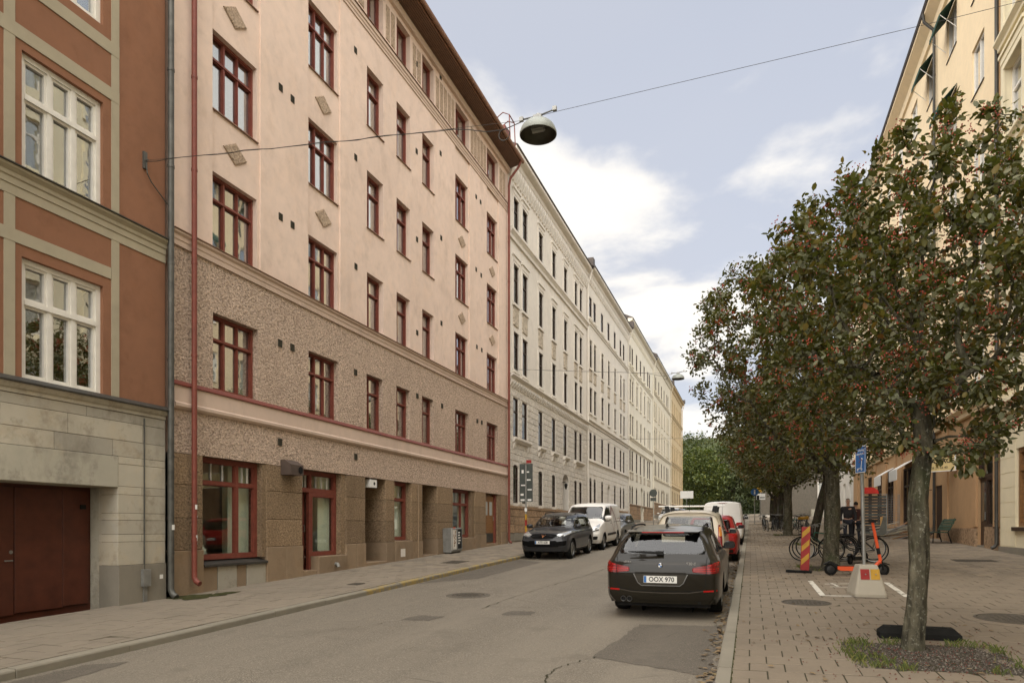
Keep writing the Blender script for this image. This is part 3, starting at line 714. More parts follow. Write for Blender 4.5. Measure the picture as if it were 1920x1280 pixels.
# door shop: door in the left bay, window with bulkhead in the right
ST_D = dict(id='d2', fw=.09, fd=.10, mull=[(.31, .09)], trans=[(.0, .001)], mat=M['red_paint'], sash=.018, glass=M['shop_glass'], bars=2)
pwin(XL, 1, 14.81, 16.62, 2.76, 3.33, .30, dict(ST_S1, id='d2t', mull=[(.33, .09)], trans=[], bars=3), curtain=.95)
pwin(XL, 1, 15.42, 16.62, 1.06, 2.757, .30, dict(ST_S1, id='d2w', mull=[], trans=[], bars=0), curtain=.95)
def door(y0, y1, z0, z1, X, m, lights, kick, name='door', handle=None):
    w_, mb = y1-y0, MB(); mb.box(0, .05, 0, w_, 0, z1-z0)
    for (a, b, c, d) in lights: mb.box(.02, .058, a-.02, a, c-.02, d+.02); mb.box(.02, .058, b, b+.02, c-.02, d+.02); mb.box(.02, .058, a, b, c-.02, c); mb.box(.02, .058, a, b, d, d+.02)
    o = adopt(mb.build(name, m, None, (X, y0, z0)), pk)
    for (a, b, c, d) in lights: MB().box(.049, .054, a, b, c, d).build('pane', M['shop_glass_dark'], o)
    if kick: MB().box(.05, .055, .05, w_-.05, .04, kick).build('kick_plate', M['slate'], o)
    if handle is not None:
        MB().tube([(.05, handle, 1.02), (.10, handle, 1.02), (.10, handle, 1.18), (.05, handle, 1.18)], .012, 6).build('handle', M['steel'], o)
    return o
M['shop_glass_dark'] = plain('dark_pane', (.03, .032, .028, 1), .08, spec=.6)
M['frosted'] = plain('frosted_pane', (.38, .39, .36, 1), .3, spec=.5)
door(14.83, 15.40, .70, 2.757, XL-.42, M['red_paint'], [(.10, .42, .75, 1.85)], .5, handle=.50)
P.b(MB().box(XL-.30, XL-.20, 15.36, 15.44, .62, 2.757), 'door_jamb', M['red_paint'])
P.b(MB().cbox(XL-.6, XL+.0, 14.81, 15.44, .40, .70, .01), 'door_step', M['granite_smooth'])
P.b(MB().cbox(XL-.3, XL+.06, 15.44, 16.82, .35, 1.055, .02), 'bulkhead', M['granite_smooth'])
P.b(MB().box(XL-.30, XL-.04, 16.62, 16.82, 1.06, 3.33), 'reveal_pier', M['granite'])
mb = MB(); mb.tube([(XL+.05, 16.2, .82), (XL+.13, 16.2, .82), (XL+.16, 16.2, .74)], .05, 10); P.b(mb, 'fill_pipe', M['steel'], smooth=True)
# entrance passage with an ochre door, second passage, right-hand shop
M['ochre_wood'] = plain('ochre_door_wood', (.30, .15, .03, 1), .45, var=.2, vs=12)
P.b(MB().box(XL-1.25, XL-1.2, 17.85, 19.08, .4, 3.33), 'passage_back', M['red_dark'])
o = door(17.86, 18.42, .80, 3.05, XL-.80, M['ochre_wood'], [(.12, .44, 1.0, 2.0)], .3, handle=.48)
P.b(MB().cbox(XL-1.2, XL+.02, 17.85, 19.08, .3, .77, .015), 'door_step', M['granite_smooth'])
P.b(MB().box(XL-1.05, XL-1.0, 21.61, 22.82, .4, 3.33), 'passage_back', M['red_dark'])
P.b(MB().cbox(XL-1.0, XL-.02, 21.61, 22.82, .4, .84, .012), 'door_step', M['granite_smooth'])
for (a, b, zt) in [(19.63, 20.81, 1.40), (24.20, 26.48, 1.42)]:
    P.b(MB().cbox(XL-.35, XL+.05, a, b, .4, zt-.01, .02), 'bulkhead', M['granite_smooth'])
P.b(MB().box(XL-.3, XL-.05, 26.2, 26.48, 1.42, 3.33), 'reveal_pier', M['granite']); P.b(MB().box(XL-.3, XL-.05, 20.75, 20.81, 1.41, 3.33), 'reveal_pier', M['granite'])
P.b(MB().box(XL+.051, XL+.056, 19.95, 20.25, .86, 1.12), 'vent_grille', M['cream'])
od = door(27.80, 29.05, 1.12, 3.22, XL-.22, M['door_wood'], [(.16, .52, 1.25, 1.85), (.73, 1.09, 1.25, 1.85)], .45, handle=1.14)
for p_ in od.children:
    if p_.name.startswith('pane'): p_.data.materials.clear(); p_.data.materials.append(M['frosted'])
P.b(MB().box(XL-.25, XL-.10, 29.06, 29.22, 1.0, 3.28), 'door_jamb', M['red_paint']); P.b(MB().box(XL-.3, XL-.25, 27.7, 29.65, .9, 3.33), 'passage_back', M['granite'])
P.b(MB().box(XL-.25, XL-.02, 29.23, 29.65, .9, 3.33), 'reveal_pier', M['granite']); P.b(MB().cbox(XL-.3, XL+.03, 27.7, 29.2, .8, 1.11, .012), 'door_step', M['granite_smooth'])
# rooms behind the shop windows
M['room'] = plain('shop_room_wall', (.34, .31, .24, 1), .9, var=.1)
M['shop_cloth'] = plain('shop_screen', (.82, .84, .74, 1), .8, var=.03)
for (a, b, sc0, sc1, z_) in [(11.45, 13.3, 12.62, 13.23, 1.1), (15.45, 16.6, 16.05, 16.53, 1.04), (19.6, 20.8, 20.2, 20.73, 1.4), (24.2, 26.3, 25.6, 26.2, 1.4)]:
    mb = MB(); X0, X1 = XL-.42, XL-2.2
    mb.quad((X1, a, .5), (X1, b, .5), (X1, b, 3.33), (X1, a, 3.33)); mb.quad((X0, a, z_-.03), (X0, b, z_-.03), (X1, b, z_-.03), (X1, a, z_-.03)); mb.quad((X0, a, .5), (X1, a, .5), (X1, a, 3.33), (X0, a, 3.33))
    P.b(mb, 'shop_room', M['room'], fixn=False)
    P.b(MB().box(XL-1.15, XL-.40, b-.06, b-.02, z_-.02, 3.30), 'display_side_wall', M['shop_cloth'])
    P.b(MB().box(XL-.43, XL-.415, sc0, sc1, z_-.02, 3.28), 'shop_screen', M['shop_cloth'])  # added pale panel close behind the pane, makes the window look brighter
# pipes
pipe(pk, XL+.13, 11.06, .62, 18.3, .055, M['red_paint'], top=[(XL+.62, 11.06, 19.0), (XL+.5, 11.06, 18.85), (XL+.16, 11.06, 18.5)]).matrix_parent_inverse = PK
pipe(pk, XL+.14, 30.32, 1.05, 17.9, .055, M['red_paint'], top=[(XL+.70, 30.4, 19.02), (XL+.6, 30.38, 18.75), (XL+.20, 30.34, 18.25)]).matrix_parent_inverse = PK
mb = MB(); mb.tube([(XL+.03, 21.24, .75), (XL+.03, 21.24, 3.3)], .03, 8); P.b(mb, 'conduit', M['granite_smooth'])
sme = None
for (Y, zs) in [(11.06, (2.02, 2.35, 2.2, 1.62, 1.55, 1.48, 1.9)), (30.32, (2.2, 2.6, 2.9, 3.1, 2.4, 3.3))]:
    for k, z in enumerate(zs):
        a0 = (-.5+.35*k) % 1.6-.8; mm = MB(); n = 4
        for q in range(n):
            t0, t1 = a0+q*.22, a0+(q+1)*.22; hgt = .05+.02*(k % 3)
            mm.quad(*[(XL+.135+.0565*math.cos(t), Y+.0565*math.sin(t), zz) for t, zz in ((t0, z), (t1, z), (t1, z+hgt), (t0, z+hgt))])
        P.b(mm, 'sticker', M['white'], fixn=False)
# wall boxes: extract hood, entrance lamp, twin cabinet
t = thing('extract_hood', 'brown metal extract hood on the wall above the shop pier', 'vent', (XL, 14.2, 3.12))
mb = MB(); mb.prism([(0, 0), (.30, 0), (.30, .25), (.12, .37), (0, .37)], -.25, .25); mb.build('casing', plain('brown_casing', (.085, .062, .05, 1), .55), t)
mb = MB(); mb.lathe([(.075, .305), (.09, .312), (.06, .315), (.03, .31), (0, .31)], 20, 'x', (0, .12, .13)); mb.build('outlet', M['black'], t, smooth=True)
t = thing('entrance_lamp', 'white box lamp hanging at the passage entrance', 'lamp', (XL-.14, 18.35, 3.05))
mb = MB(); mb.box(-.12, .12, -.20, .20, 0, .24); o_ = mb.build('lamp_box', M['white'], t); MB().tube([(0, 0, .24), (0, 0, .285)], .03, 8).build('stem', M['steel'], t)
MB().lathe([(.0, .125), (.045, .126), (.05, .121)], 14, 'x', (0, .05, .12)).build('number_disc', M['plastic_b'], t)
t = thing('utility_cabinet', 'grey twin cabinet with poster fronts against the pink house wall', 'cabinet', (XL+.20, 23.75, gz(-10.7, 23.75)), (PITCH, 0, 0))
MB().cbox(-.18, .17, -.48, .48, .06, .95, .015).build('casing', M['steel'], t); MB().box(-.14, .12, -.44, .44, -.02, .06).build('plinth', M['slate'], t)
for k, (a, b) in enumerate(((-.46, -.02), (.02, .46))):
    p_ = MB().box(.17, .19, a, b, .13, .93).build('poster_panel', M['cream'] if k == 0 else M['plastic_b'], t)
    mm = MB()
    for q in ((a, a+.03, .13, .93), (b-.03, b, .13, .93), (a+.03, b-.03, .13, .16), (a+.03, b-.03, .90, .93)): mm.box(.188, .20, *q)
    mm.build('panel_frame', M['steel'], p_); mm = MB(); r3 = random.Random(k)
    if k:
        for i in range(5): mm.box(.19, .193, a+.08, a+.08+r3.uniform(.12, .24), .35+i*.1, .40+i*.1)
        mm.build('print', M['white'], p_)
    else:
        for i in range(14): yy, zz = a+.06+r3.random()*.26, .2+r3.random()*.6; mm.box(.19, .192, yy, yy+.06, zz, zz+.07)
        mm.build('print', plain('poster_ink', (.28, .17, .10, 1), .8, var=.5, vs=30), p_)
MB().box(.17, .176, -.30, -.12, .955, .99).build('sticker', M['orange'], t)
# shop goods
def vase(x, y, z, s, label):
    t = thing('ceramic_vase', label, 'vase', (x, y, z)); mb = MB(); mb.lathe([(.07*s, 0), (.12*s, .05*s), (.15*s, .15*s), (.14*s, .24*s), (.09*s, .30*s), (.095*s, .335*s), (.075*s, .335*s), (.07*s, .28*s)], 24)
    mb.build('body', M['white'], t, smooth=True)
vase(XL-.62, 11.95, 1.07, 1.1, 'round pale ceramic vase in the left shop window')
vase(XL-.75, 11.62, 1.07, .9, 'smaller pale vase half hidden at shop window edge')
M['fabric_green'] = plain('green_fabric', (.10, .25, .17, 1), .8, var=.3, vs=8)
t = thing('shop_mannequin', 'green dressed display figure behind the far shop window', 'mannequin', (XL-.95, 24.95, 1.37))
MB().lathe([(.16, 0), (.20, .25), (.15, .55), (.20, .80), (.17, .95), (.06, 1.02), (.05, 1.08), (.085, 1.16), (.07, 1.27), (.0, 1.31)], 16).build('dressed_body', M['fabric_green'], t, smooth=True)
t = thing('paper_notice', 'white paper notice standing inside the door shop window', 'notice', (XL-.47, 16.12, 1.9)); MB().box(0, .008, 0, .28, 0, .42).build('sheet', M['white'], t); MB().box(.008, .011, .04, .2, .42, .6).build('red_tag', M['sign_red'], t)
# ---------------------------------------------------------------- brown house, left edge
bh = thing('brown_apartment_building', 'brown plastered house with grey bands and white windows over a stone base', 'building', (XL, 4.2, gz(-10.9, 4.2)))
B = Root(bh); b0, b1 = -6.0, 10.44
BW = [(7.64, 9.08), (3.9, 5.34), (.16, 1.6), (-3.58, -2.14)]
BR = [(4.16, 6.12), (7.48, 9.39), (10.76, 12.6), (14.1, 15.9), (17.4, 19.2)]
bops = [(a, b, c, d) for a, b in BW for c, d in BR]
mb = MB(); wall_grid(mb, XL, 1, b0, b1, 4.0, 21, bops, .20); hull(mb, XL, 1, 11, b0, b1, -.4, 21); B.b(mb, 'wall', M['brown_plaster'], fixn=False)
ST_B = dict(id='bw', fw=.085, fd=.10, mull=[(.335, .075), (.667, .075)], trans=[(.66, .075)], mat=M['white_paint'], sash=.042, proudt=1)
for i, (a, b) in enumerate(BW):
    for j, (c, d) in enumerate(BR): adopt(win(None, XL, 1, a, b, c, d, .17, ST_B, curtain=.95 if i == 0 and j < 2 else None, seed=i+j), bh)
def band(y0, y1, z0, z1): B.b(MB().box(XL-.01, XL+(.012 if z1-z0 > .45 else .016), y0, y1, z0, z1), 'plaster_band', M['band'])
for s in (0, -3.74, -7.48):
    for (zl, zh) in ((4.14, 7.02), (7.53, 9.53), (9.751, 10.36), (10.581, 14.0)):
        band(9.24+s, 9.40+s, zl, zh)
        if 7.36+s > b0: band(7.36+s, 7.53+s, zl, zh)
for (zl, zh) in ((9.53, 9.75), (10.36, 10.58), (14.0, 14.3)): band(b0+.02, 9.40, zl, zh)
band(b0+.02, 9.23, 6.30, 6.50); band(b0+.02, b1, 7.021, 7.18)
B.b(MB().prism([(XL-.02, 7.18), (XL+.03, 7.18), (XL+.03, 7.28), (XL+.05, 7.30), (XL+.055, 7.36), (XL+.11, 7.42), (XL+.11, 7.46), (XL-.02, 7.47)], b0, b1), 'cornice', M['band'])
B.b(MB().prism([(XL-.02, 7.473), (XL+.14, 7.463), (XL+.14, 7.482), (XL-.02, 7.54)], b0, b1+.02), 'flashing', M['slate'])
B.b(MB().prism([(XL-.02, 3.94), (XL+.03, 3.94), (XL+.03, 4.0), (XL+.06, 4.02), (XL+.09, 4.07), (XL+.09, 4.10), (XL-.02, 4.11)], b0, b1), 'stone_cornice', M['limestone'])
B.b(MB().prism([(XL-.02, 4.112), (XL+.13, 4.102), (XL+.13, 4.122), (XL+.02, 4.20), (XL-.02, 4.21)], b0, b1+.03), 'flashing', M['slate'])
for (a, b) in BW: B.b(MB().box(XL-.1, XL+.035, a-.02, b+.02, 4.105, 4.19), 'window_sill', M['white_paint'])
# ashlar
zs = [3.935, 3.76, 3.42, 3.125, 2.99, 2.58, 2.43, 2.09, 1.96, 1.70, 1.56, 1.13, -.15]
GAR = (6.55, 9.37)
rr = random.Random(5)
for j in range(len(zs)-1):
    zt, zb = zs[j], zs[j+1]; tall = zt-zb > .25
    L = 1.35 if tall else 1.7
    spans = [(b0, b1)] if zb > 3.0 else [(GAR[1], b1), (b0, GAR[0])]
    for (sa, sb) in spans:
        y = sb; first = True
        while y > sa+.02:
            ln = rr.uniform(.75, 1.15)*L if not (first and j % 2) else .53
            if sb-sa < 1.3: ln = (1.06 if j == len(zs)-2 else (.55 if j % 2 else 1.06))
            ya = max(sa, y-ln)
            if ya-sa < .2: ya = sa
            if y > -3: B.b(MB().cbox(XL-.45, XL+.012+rr.uniform(-.003, .003)+(.02 if j == len(zs)-2 else 0), ya+.003, y-.003, zb+.003, zt-.003, .004), 'ashlar_stone', M['limestone'] if j < len(zs)-2 else M['grey_plinth'])
            y = ya; first = False
mb = MB(); mb.box(XL-.4, XL-.002, GAR[1]+.01, b1-.01, -.1, 3.93); mb.box(XL-.4, XL-.002, b0+.01, GAR[1]+.01, 3.13, 3.93); mb.box(XL-.4, XL-.002, b0+.01, GAR[0]-.01, -.1, 3.13); B.b(mb, 'joint_mortar', M['dirt'])
B.b(MB().cbox(XL-.66, XL+.02, GAR[0], GAR[1], 2.56, 3.12, .006), 'lintel', M['concrete'])
mb = MB(); mb.box(XL-.72, XL-.452, GAR[1]-.0, GAR[1]+.3, -.1, 2.56); mb.box(XL-.72, XL-.452, GAR[0]-.3, GAR[0], -.1, 2.56); B.b(mb, 'garage_reveal', M['concrete'])
gd = B.b(MB().box(XL-.74, XL-.67, GAR[0]-.1, GAR[1]+.1, -.05, 2.62), 'garage_door_frame', M['red_dark'])
for (a, b) in ((7.03, 7.95), (7.965, 8.80), (8.805, 9.30)):
    o = B.b(MB().cbox(XL-.68, XL-.63, a, b, gz(-11, a)+.05, 2.50, .006), 'garage_door_leaf', M['red_dark'])
B.b(MB().tube([(XL-.63, 7.90, 1.28), (XL-.58, 7.90, 1.28), (XL-.57, 7.76, 1.28)], .012, 6), 'door_handle', M['steel'])
B.b(MB().lathe([(0, .012), (.03, .01), (.03, 0)], 12, 'x', (XL-.63, 7.90, 1.42)), 'lock', M['steel'])
B.b(MB().box(XL-.63, XL-.60, 9.13, 9.23, 2.16, 2.24), 'door_closer', M['plastic_b'])
pipe(bh, XL+.12, 10.47, .40, 20.5, .06, M['lead'], foot=.2).matrix_parent_inverse = Matrix.Translation(-Vector(bh.location))
# conduit and meter box
t = thing('junction_box', 'grey junction box with conduit on the limestone base', 'junction box', (XL+.03, 9.93, gz(-10.9, 9.93)))
MB().box(-.03, .075, -.085, .085, .30, .62).build('box', M['steel'], t); MB().box(-.02, .03, -.04, .04, -.02, .30).build('duct', M['steel'], t); MB().tube([(.0, .0, .62), (.0, .0, 3.48)], .013, 6).build('conduit', M['lead'], t)
B.b(MB().box(XL+.033, XL+.036, 10.28, 10.36, .83, .91), 'sticker', M['white'])
B.b(MB().box(XL+.175, XL+.182, 10.44, 10.50, 1.78, 1.88), 'sticker', M['white'])
# plants and a lamp behind the lower brown-house window
t = thing('table_lamp', 'small table lamp with amber shade behind the white lower window', 'lamp', (XL-.42, 8.72, 4.2)); MB().lathe([(.07, 0), (.07, .015), (.012, .03), (.012, .22)], 12).build('stand', M['white'], t); MB().lathe([(.12, .20), (.105, .42)], 18).build('lamp_shade', plain('amber_shade', (.42, .22, .07, 1), .8), t)
M['leaf_plain'] = plain('house_plant_leaf', (.05, .085, .03, 1), .6, var=.4, vs=20)
def pot_plant(x, y, z, label, s=1.0, seed=1):
    t = thing('potted_plant', label, 'plant', (x, y, z)); MB().lathe([(.07*s, 0), (.10*s, .15*s), (.105*s, .15*s), (.09*s, .13*s)], 14).build('pot', M['stone_orange'], t)
    r = random.Random(seed); m = MB()
    for i in range(60):
        a, e, l = r.uniform(0, 6.28), r.uniform(.1, 1.4), r.uniform(.12, .3)*s; d = Vector((math.cos(a)*math.cos(e), math.sin(a)*math.cos(e), math.sin(e))); p = Vector((0, 0, .14*s))+d*l; sd_ = d.cross(Vector((0, 0, 1))).normalized()*.035*s; q = p+d*.10*s-Vector((0, 0, .03*s))
        m.quad(tuple(p), tuple((p+q)/2+sd_), tuple(q), tuple((p+q)/2-sd_))
    m.build('foliage', M['leaf_plain'], t, fixn=False)
pot_plant(XL-.45, 8.2, 4.2, 'leafy potted plant on the lower white window ledge', 1.0, 3)
# ---------------------------------------------------------------- the cream row beyond the pink house
M['dark_glass'] = glass('old_window_glass', (.5, .5, .46, 1), .1, .8, .03)
ST_C = dict(id='cw', fw=.055, fd=.07, mull=[(.5, .05)], trans=[(.66, .06)], mat=M['brown_wood'], sash=0, glass=M['dark_glass'])
ST_CC = dict(id='cc', fw=.055, fd=.07, mull=[], trans=[(.66, .06)], mat=M['brown_wood'], sash=0, glass=M['dark_glass'])
_bm = {}
def block(root, X0, X1, a, b, c, d, bev, name, m):
    key = (name, round(X1-X0, 3), round(b-a, 2), round(d-c, 2), m.name)
    if key not in _bm: _bm[key] = MB().cbox(0, X1-X0, 0, round(b-a, 2), 0, round(d-c, 2), bev).mesh(name, m)
    return adopt(inst(name, _bm[key], None, (X0, a, c)), root)
def courses(root, X, y0, y1, z0, z1, rows, L, ops, m, proud=.03, gap=.015, bev=.018, name='rusticated_block', seed=0):
    rr = random.Random(seed); h = (z1-z0)/rows
    for r in range(rows):
        c, d = z0+r*h, z0+(r+1)*h
        cut = sorted([(o[0]-.02, o[1]+.02) for o in ops if o[2] < d-.05 and o[3] > c+.05]); sp = []; y = y0
        for a, b in cut:
            if a > y: sp.append((y, a))
            y = max(y, b)
        if y < y1: sp.append((y, y1))
        for a, b in sp:
            if b-a < .08: continue
            n = max(1, round((b-a)/L)) if L else 1; off = .5 if (r % 2 and n > 1) else 0
            e = [a]+[a+(b-a)*(k+off*.5)/n for k in range(1, n)]+[b]
            for p, q in zip(e[:-1], e[1:]): block(root, X-.02, X+proud-.0, p+gap/2, q-gap/2, c+gap/2, d-gap/2, bev, name, m)
def arch_fill(root, X, nx, a, b, z, rise, depth, m, n=8):
    """wall piece that turns a square-headed opening into a round or segmental arch (spring line at z)"""
    mb = MB(); h = (b-a)/2; yc = (a+b)/2
    pts = [(yc-h*math.cos(math.pi*i/n), z+rise*math.sin(math.pi*i/n)) for i in range(n+1)]
    top = z+rise+.03
    for (p, q) in zip(pts[:-1], pts[1:]):
        X1 = X-nx*depth
        mb.quad((X+nx*.002, p[0], p[1]), (X+nx*.002, q[0], q[1]), (X+nx*.002, q[0], top), (X+nx*.002, p[0], top)); mb.quad((X+nx*.002, p[0], p[1]), (X1, p[0], p[1]), (X1, q[0], q[1]), (X+nx*.002, q[0], q[1]))
    return adopt(mb.build('window_arch', m, None, fixn=False), root)
def surround(root, a, b, c, d, m, X=XL, nx=1, wd=.13, pr=.05, hood=True, name='architrave'):
    s = lambda p: (X-nx*.01, X+nx*p) if nx > 0 else (X+nx*p, X-nx*.01)
    mb = MB(); x0, x1 = s(pr); mb.box(x0, x1, a-wd, a, c, d); mb.box(x0, x1, b, b+wd, c, d); mb.box(x0, x1, a-wd, b+wd, d, d+wd)
    if hood: x0, x1 = s(pr+.07); mb.box(x0, x1, a-wd-.05, b+wd+.05, d+wd+.22, d+wd+.32); x0, x1 = s(pr+.02); mb.box(x0, x1, a-wd, b+wd, d+wd, d+wd+.22)
    return adopt(mb.build(name, m), root)
M['relief'] = roughcast('stucco_relief', (.54, .47, .37, 1), 7, .9, .05, .1)
def house(name, label, y0, y1, m, cols, rows, eave, strings, plinth, doors=(), arch=(), rust=None, dent=None, sills=True, roofm=None, hoods=(), relief=(), overh=.42, fine=True):
    t = thing(name, label, 'building', (XL, (y0+y1)/2, gz(-10.9, (y0+y1)/2))); H = Root(t)
    ops = []
    for r, (c, d) in enumerate(rows):
        for k, (a, b) in enumerate(cols):
            if r == len(rows)-1 and any(a < q[1] and b > q[0] for q in doors): continue
            ops.append((a-.07, b+.09, c, d, .24, r, k))
    dops = [(q[0], q[1], q[2], q[3], .7) for q in doors]
    mb = MB(); wall_grid(mb, XL, 1, y0, y1, -.1, eave-.25, [o[:5] for o in ops]+dops, .24); hull(mb, XL, 1, 11, y0, y1, -.1, eave-.25); H.b(mb, 'wall', m, fixn=False)
    for o in ops:
        a, b, c, d, _, r, k = o
        adopt(win(None, XL, 1, a, b, c, d, .10, ST_CC if b-a < .93 else ST_C, seed=r*11+k, curtain=.95 if (r*3+k) % 5 < 3 else .55), t)
        if r in arch: arch_fill(t, XL, 1, a, b, d-(b-a)/2*(1.0 if arch[r] > .9 else arch[r]), (b-a)/2*arch[r], .2, m)
        if r in hoods: surround(t, a, b, c, d, m, hood=hoods[r])
        if sills and r < len(rows)-1 and r not in (rust or {}).get('rows', ()): adopt(MB().box(XL-.02, XL+.10, a-.10, b+.10, c-.14, c-.02).build('sill', m), t)
    for q in doors:
        o = H.b(MB().box(XL-.74, XL-.68, q[0], q[1], q[2], q[3]), 'door', q[4]); arch_fill(t, XL, 1, q[0], q[1], q[3]-(q[1]-q[0])/2*.6, (q[1]-q[0])/2*.6, .66, m)
        mb = MB(); w_ = q[1]-q[0]
        for (u, v) in ((.08, .46), (.54, .92)):
            mb.box(XL-.68, XL-.665, q[0]+w_*u, q[0]+w_*v, q[2]+.25, q[2]+1.1); mb.box(XL-.68, XL-.665, q[0]+w_*u, q[0]+w_*v, q[2]+1.25, q[2]+2.4)
        adopt(mb.build('door_panels', M['brown_wood']), t)
    for (zb, zt, pr) in strings:
        h = zt-zb; H.b(MB().prism([(XL-.02, zb), (XL+pr*.4, zb), (XL+pr*.45, zb+h*.35), (XL+pr*.8, zb+h*.6), (XL+pr, zb+h*.7), (XL+pr, zt-.02), (XL-.02, zt)], y0+.01, y1-.01), 'string_course', m)
    for (zb, zt, pr, sp, wd) in (dent or ()):
        n = int((y1-y0)/sp); me = None
        for i in range(n):
            yy = y0+(i+.5)*(y1-y0)/n
            if me is None: me = MB().prism([(-.02, zb), (pr*.35, zb), (pr, zb+(zt-zb)*.6), (pr, zt), (-.02, zt)], -wd/2, wd/2).mesh('bracket', m)
            adopt(inst('bracket', me, None, (XL, yy, 0)), t)
    # eaves and roof
    H.b(MB().prism([(XL-.02, eave-.75), (XL+.08, eave-.75), (XL+.10, eave-.6), (XL+.14, eave-.55), (XL+.16, eave-.36), (XL+overh-.06, eave-.26), (XL+overh, eave-.20), (XL+overh, eave-.06), (XL-.02, eave-.02)], y0+.005, y1-.005), 'eaves_cornice', m)
    H.b(MB().prism([(XL-.1, eave-.018), (XL+overh+.04, eave-.055), (XL+overh+.06, eave), (XL-5, eave+2.6), (XL-10.5, eave+.1), (XL-10.5, eave-.2), (XL-5, eave+2.3)], y0, y1), 'roof', M['roof'])
    H.b(MB().box(XL-1.6, XL+overh+.16, y1-.55, y1-.02, eave-.0, eave+.55), 'party_wall_cap', M['roof'])
    p = pipe(t, XL+.11, y1-.12, gz(-10.9, y1)+.02, eave-1.5, .05, m, top=[(XL+overh, y1-.14, eave-.15), (XL+overh-.05, y1-.14, eave-.4), (XL+.14, y1-.12, eave-1.1)]); p.matrix_parent_inverse = Matrix.Translation(-Vector(t.location))
    # plinth
    z1p, hgt = plinth
    zz = [z1p-hgt*k for k in range(0, 5)]
    rr = random.Random(int(y0))
    nb = 0
    for k in range(4):
        y = y0
        while y < y1-.02:
            L = rr.uniform(.5, .95) if fine else rr.uniform(.9, 1.5); ye = min(y1, y+L)
            if y1-ye < .25: ye = y1
            ov = any(q[0] < ye and q[1] > y for q in doors)
            if zz[k] > gz(-10.9, y)-.05 and not ov:
                block(t, XL-.02, XL+.05+rr.uniform(0, .02) if fine else XL+.05, y+.008, ye-.008, zz[k+1]+.008, zz[k]-.008, .015, 'plinth_stone', M['stone_orange'] if k < 3 else M['grey_plinth'])
            y = ye
    H.b(MB().box(XL-.02, XL+.09, y0+.01, y1-.01, z1p, z1p+.12), 'plinth_ledge', M['stone_orange'])
    if rust:
        courses(t, XL, y0+.01, y1-.01, rust['z0'], rust['z1'], rust['n'], rust['L'], [o[:4] for o in ops]+[d_[:4] for d_ in dops], rust['m'], seed=int(y0))
    for (r, hz) in relief:
        for k, (a, b) in enumerate(cols):
            c = rows[r][0]; adopt(MB().cbox(XL-.02, XL+.05, a-.06, b+.06, c-.14-hz, c-.2, .02).build('relief_panel', M['relief']), t)
    return t, H
colsA = [(31.36, 31.99), (32.73, 33.42), (35.53, 36.18), (38.17, 38.82), (40.80, 41.46), (43.50, 44.12), (44.86, 45.50)]
tA, HA = house('cream_apartment_building', 'ornate cream apartment house beside the pink one with rusticated lower storeys', 30.62, 47.1, M['cream'], colsA,
   [(16.30, 17.90), (12.75, 14.65), (9.50, 11.35), (6.25, 8.16), (3.02, 4.90)], 20.0, [(15.72, 16.18, .22), (8.90, 9.20, .26)], (2.75, .40),
   doors=[(40.55, 42.0, 1.2, 5.1, M['brown_wood'])], arch={4: .45}, rust=dict(z0=2.9, z1=8.5, n=18, L=.95, m=M['cream_rough'], rows=(3, 4)),
   dent=[(8.60, 8.90, .17, .33, .15), (18.62, 19.25, .20, .38, .19)], hoods={0: True, 1: True, 2: False}, relief=((1, .95),))
for k, (a, b) in enumerate([(31.2, 33.6), (35.4, 36.32), (38.02, 38.98), (40.66, 41.6), (43.36, 45.64)]):
    HA.b(MB().prism([(XL, 5.95), (XL+.12, 5.98), (XL+.22, 6.10), (XL+.22, 6.2), (XL, 6.22)], a-.1, b+.1), 'balcony_sill', M['cream'])
    for yy in (a+.08, b-.08): HA.b(MB().prism([(XL, 5.62), (XL+.07, 5.66), (XL+.16, 5.95), (XL, 5.95)], yy-.09, yy+.09), 'bracket', M['cream'])
colsB = [(47.9, 48.6), (49.3, 50.0), (51.95, 52.68), (54.5, 55.2), (57.2, 57.9), (59.9, 60.6), (61.5, 62.2)]
house('ivory_apartment_building', 'ivory house with round arched third storey windows, second in cream row', 47.12, 64.1, M['cream_b'], colsB,
   [(16.85, 18.35), (13.25, 15.25), (10.05, 11.85), (6.75, 8.65), (3.5, 5.4)], 20.4, [(16.35, 16.6, .14), (9.2, 9.5, .2), (6.38, 6.6, .14)], (3.15, .42),
   arch={1: 1.0, 4: 1.0}, rust=dict(z0=3.3, z1=9.15, n=15, L=1.6, m=M['cream_b'], rows=(3, 4)), dent=[(19.2, 19.62, .16, .40, .2)], hoods={1: False, 2: False}, relief=((1, .8),), doors=[(54.4, 55.4, 1.6, 5.2, M['brown_wood'])], fine=False)
def cols(y0, y1): 
    w = (y1-y0); return [(y0+w*f, y0+w*f+.72) for f in (.045, .125, .28, .43, .58, .74, .82)]
house('pale_yellow_apartment_building', 'pale yellow plastered house, third of the cream row', 64.12, 81.3, M['cream_c'], cols(64.12, 81.3),
   [(17.5, 19.2), (13.9, 15.95), (10.65, 12.6), (7.25, 9.25), (4.1, 5.85)], 21.5, [(16.85, 17.1, .14), (10.2, 10.45, .16), (9.35, 9.5, .12)], (3.95, .45), arch={4: 1.0}, dent=[(20.3, 20.72, .16, .5, .24)], hoods={1: True, 2: False}, relief=((3, .7),), fine=False, doors=[(72, 73.4, 2.2, 6.0, M['brown_wood'])])
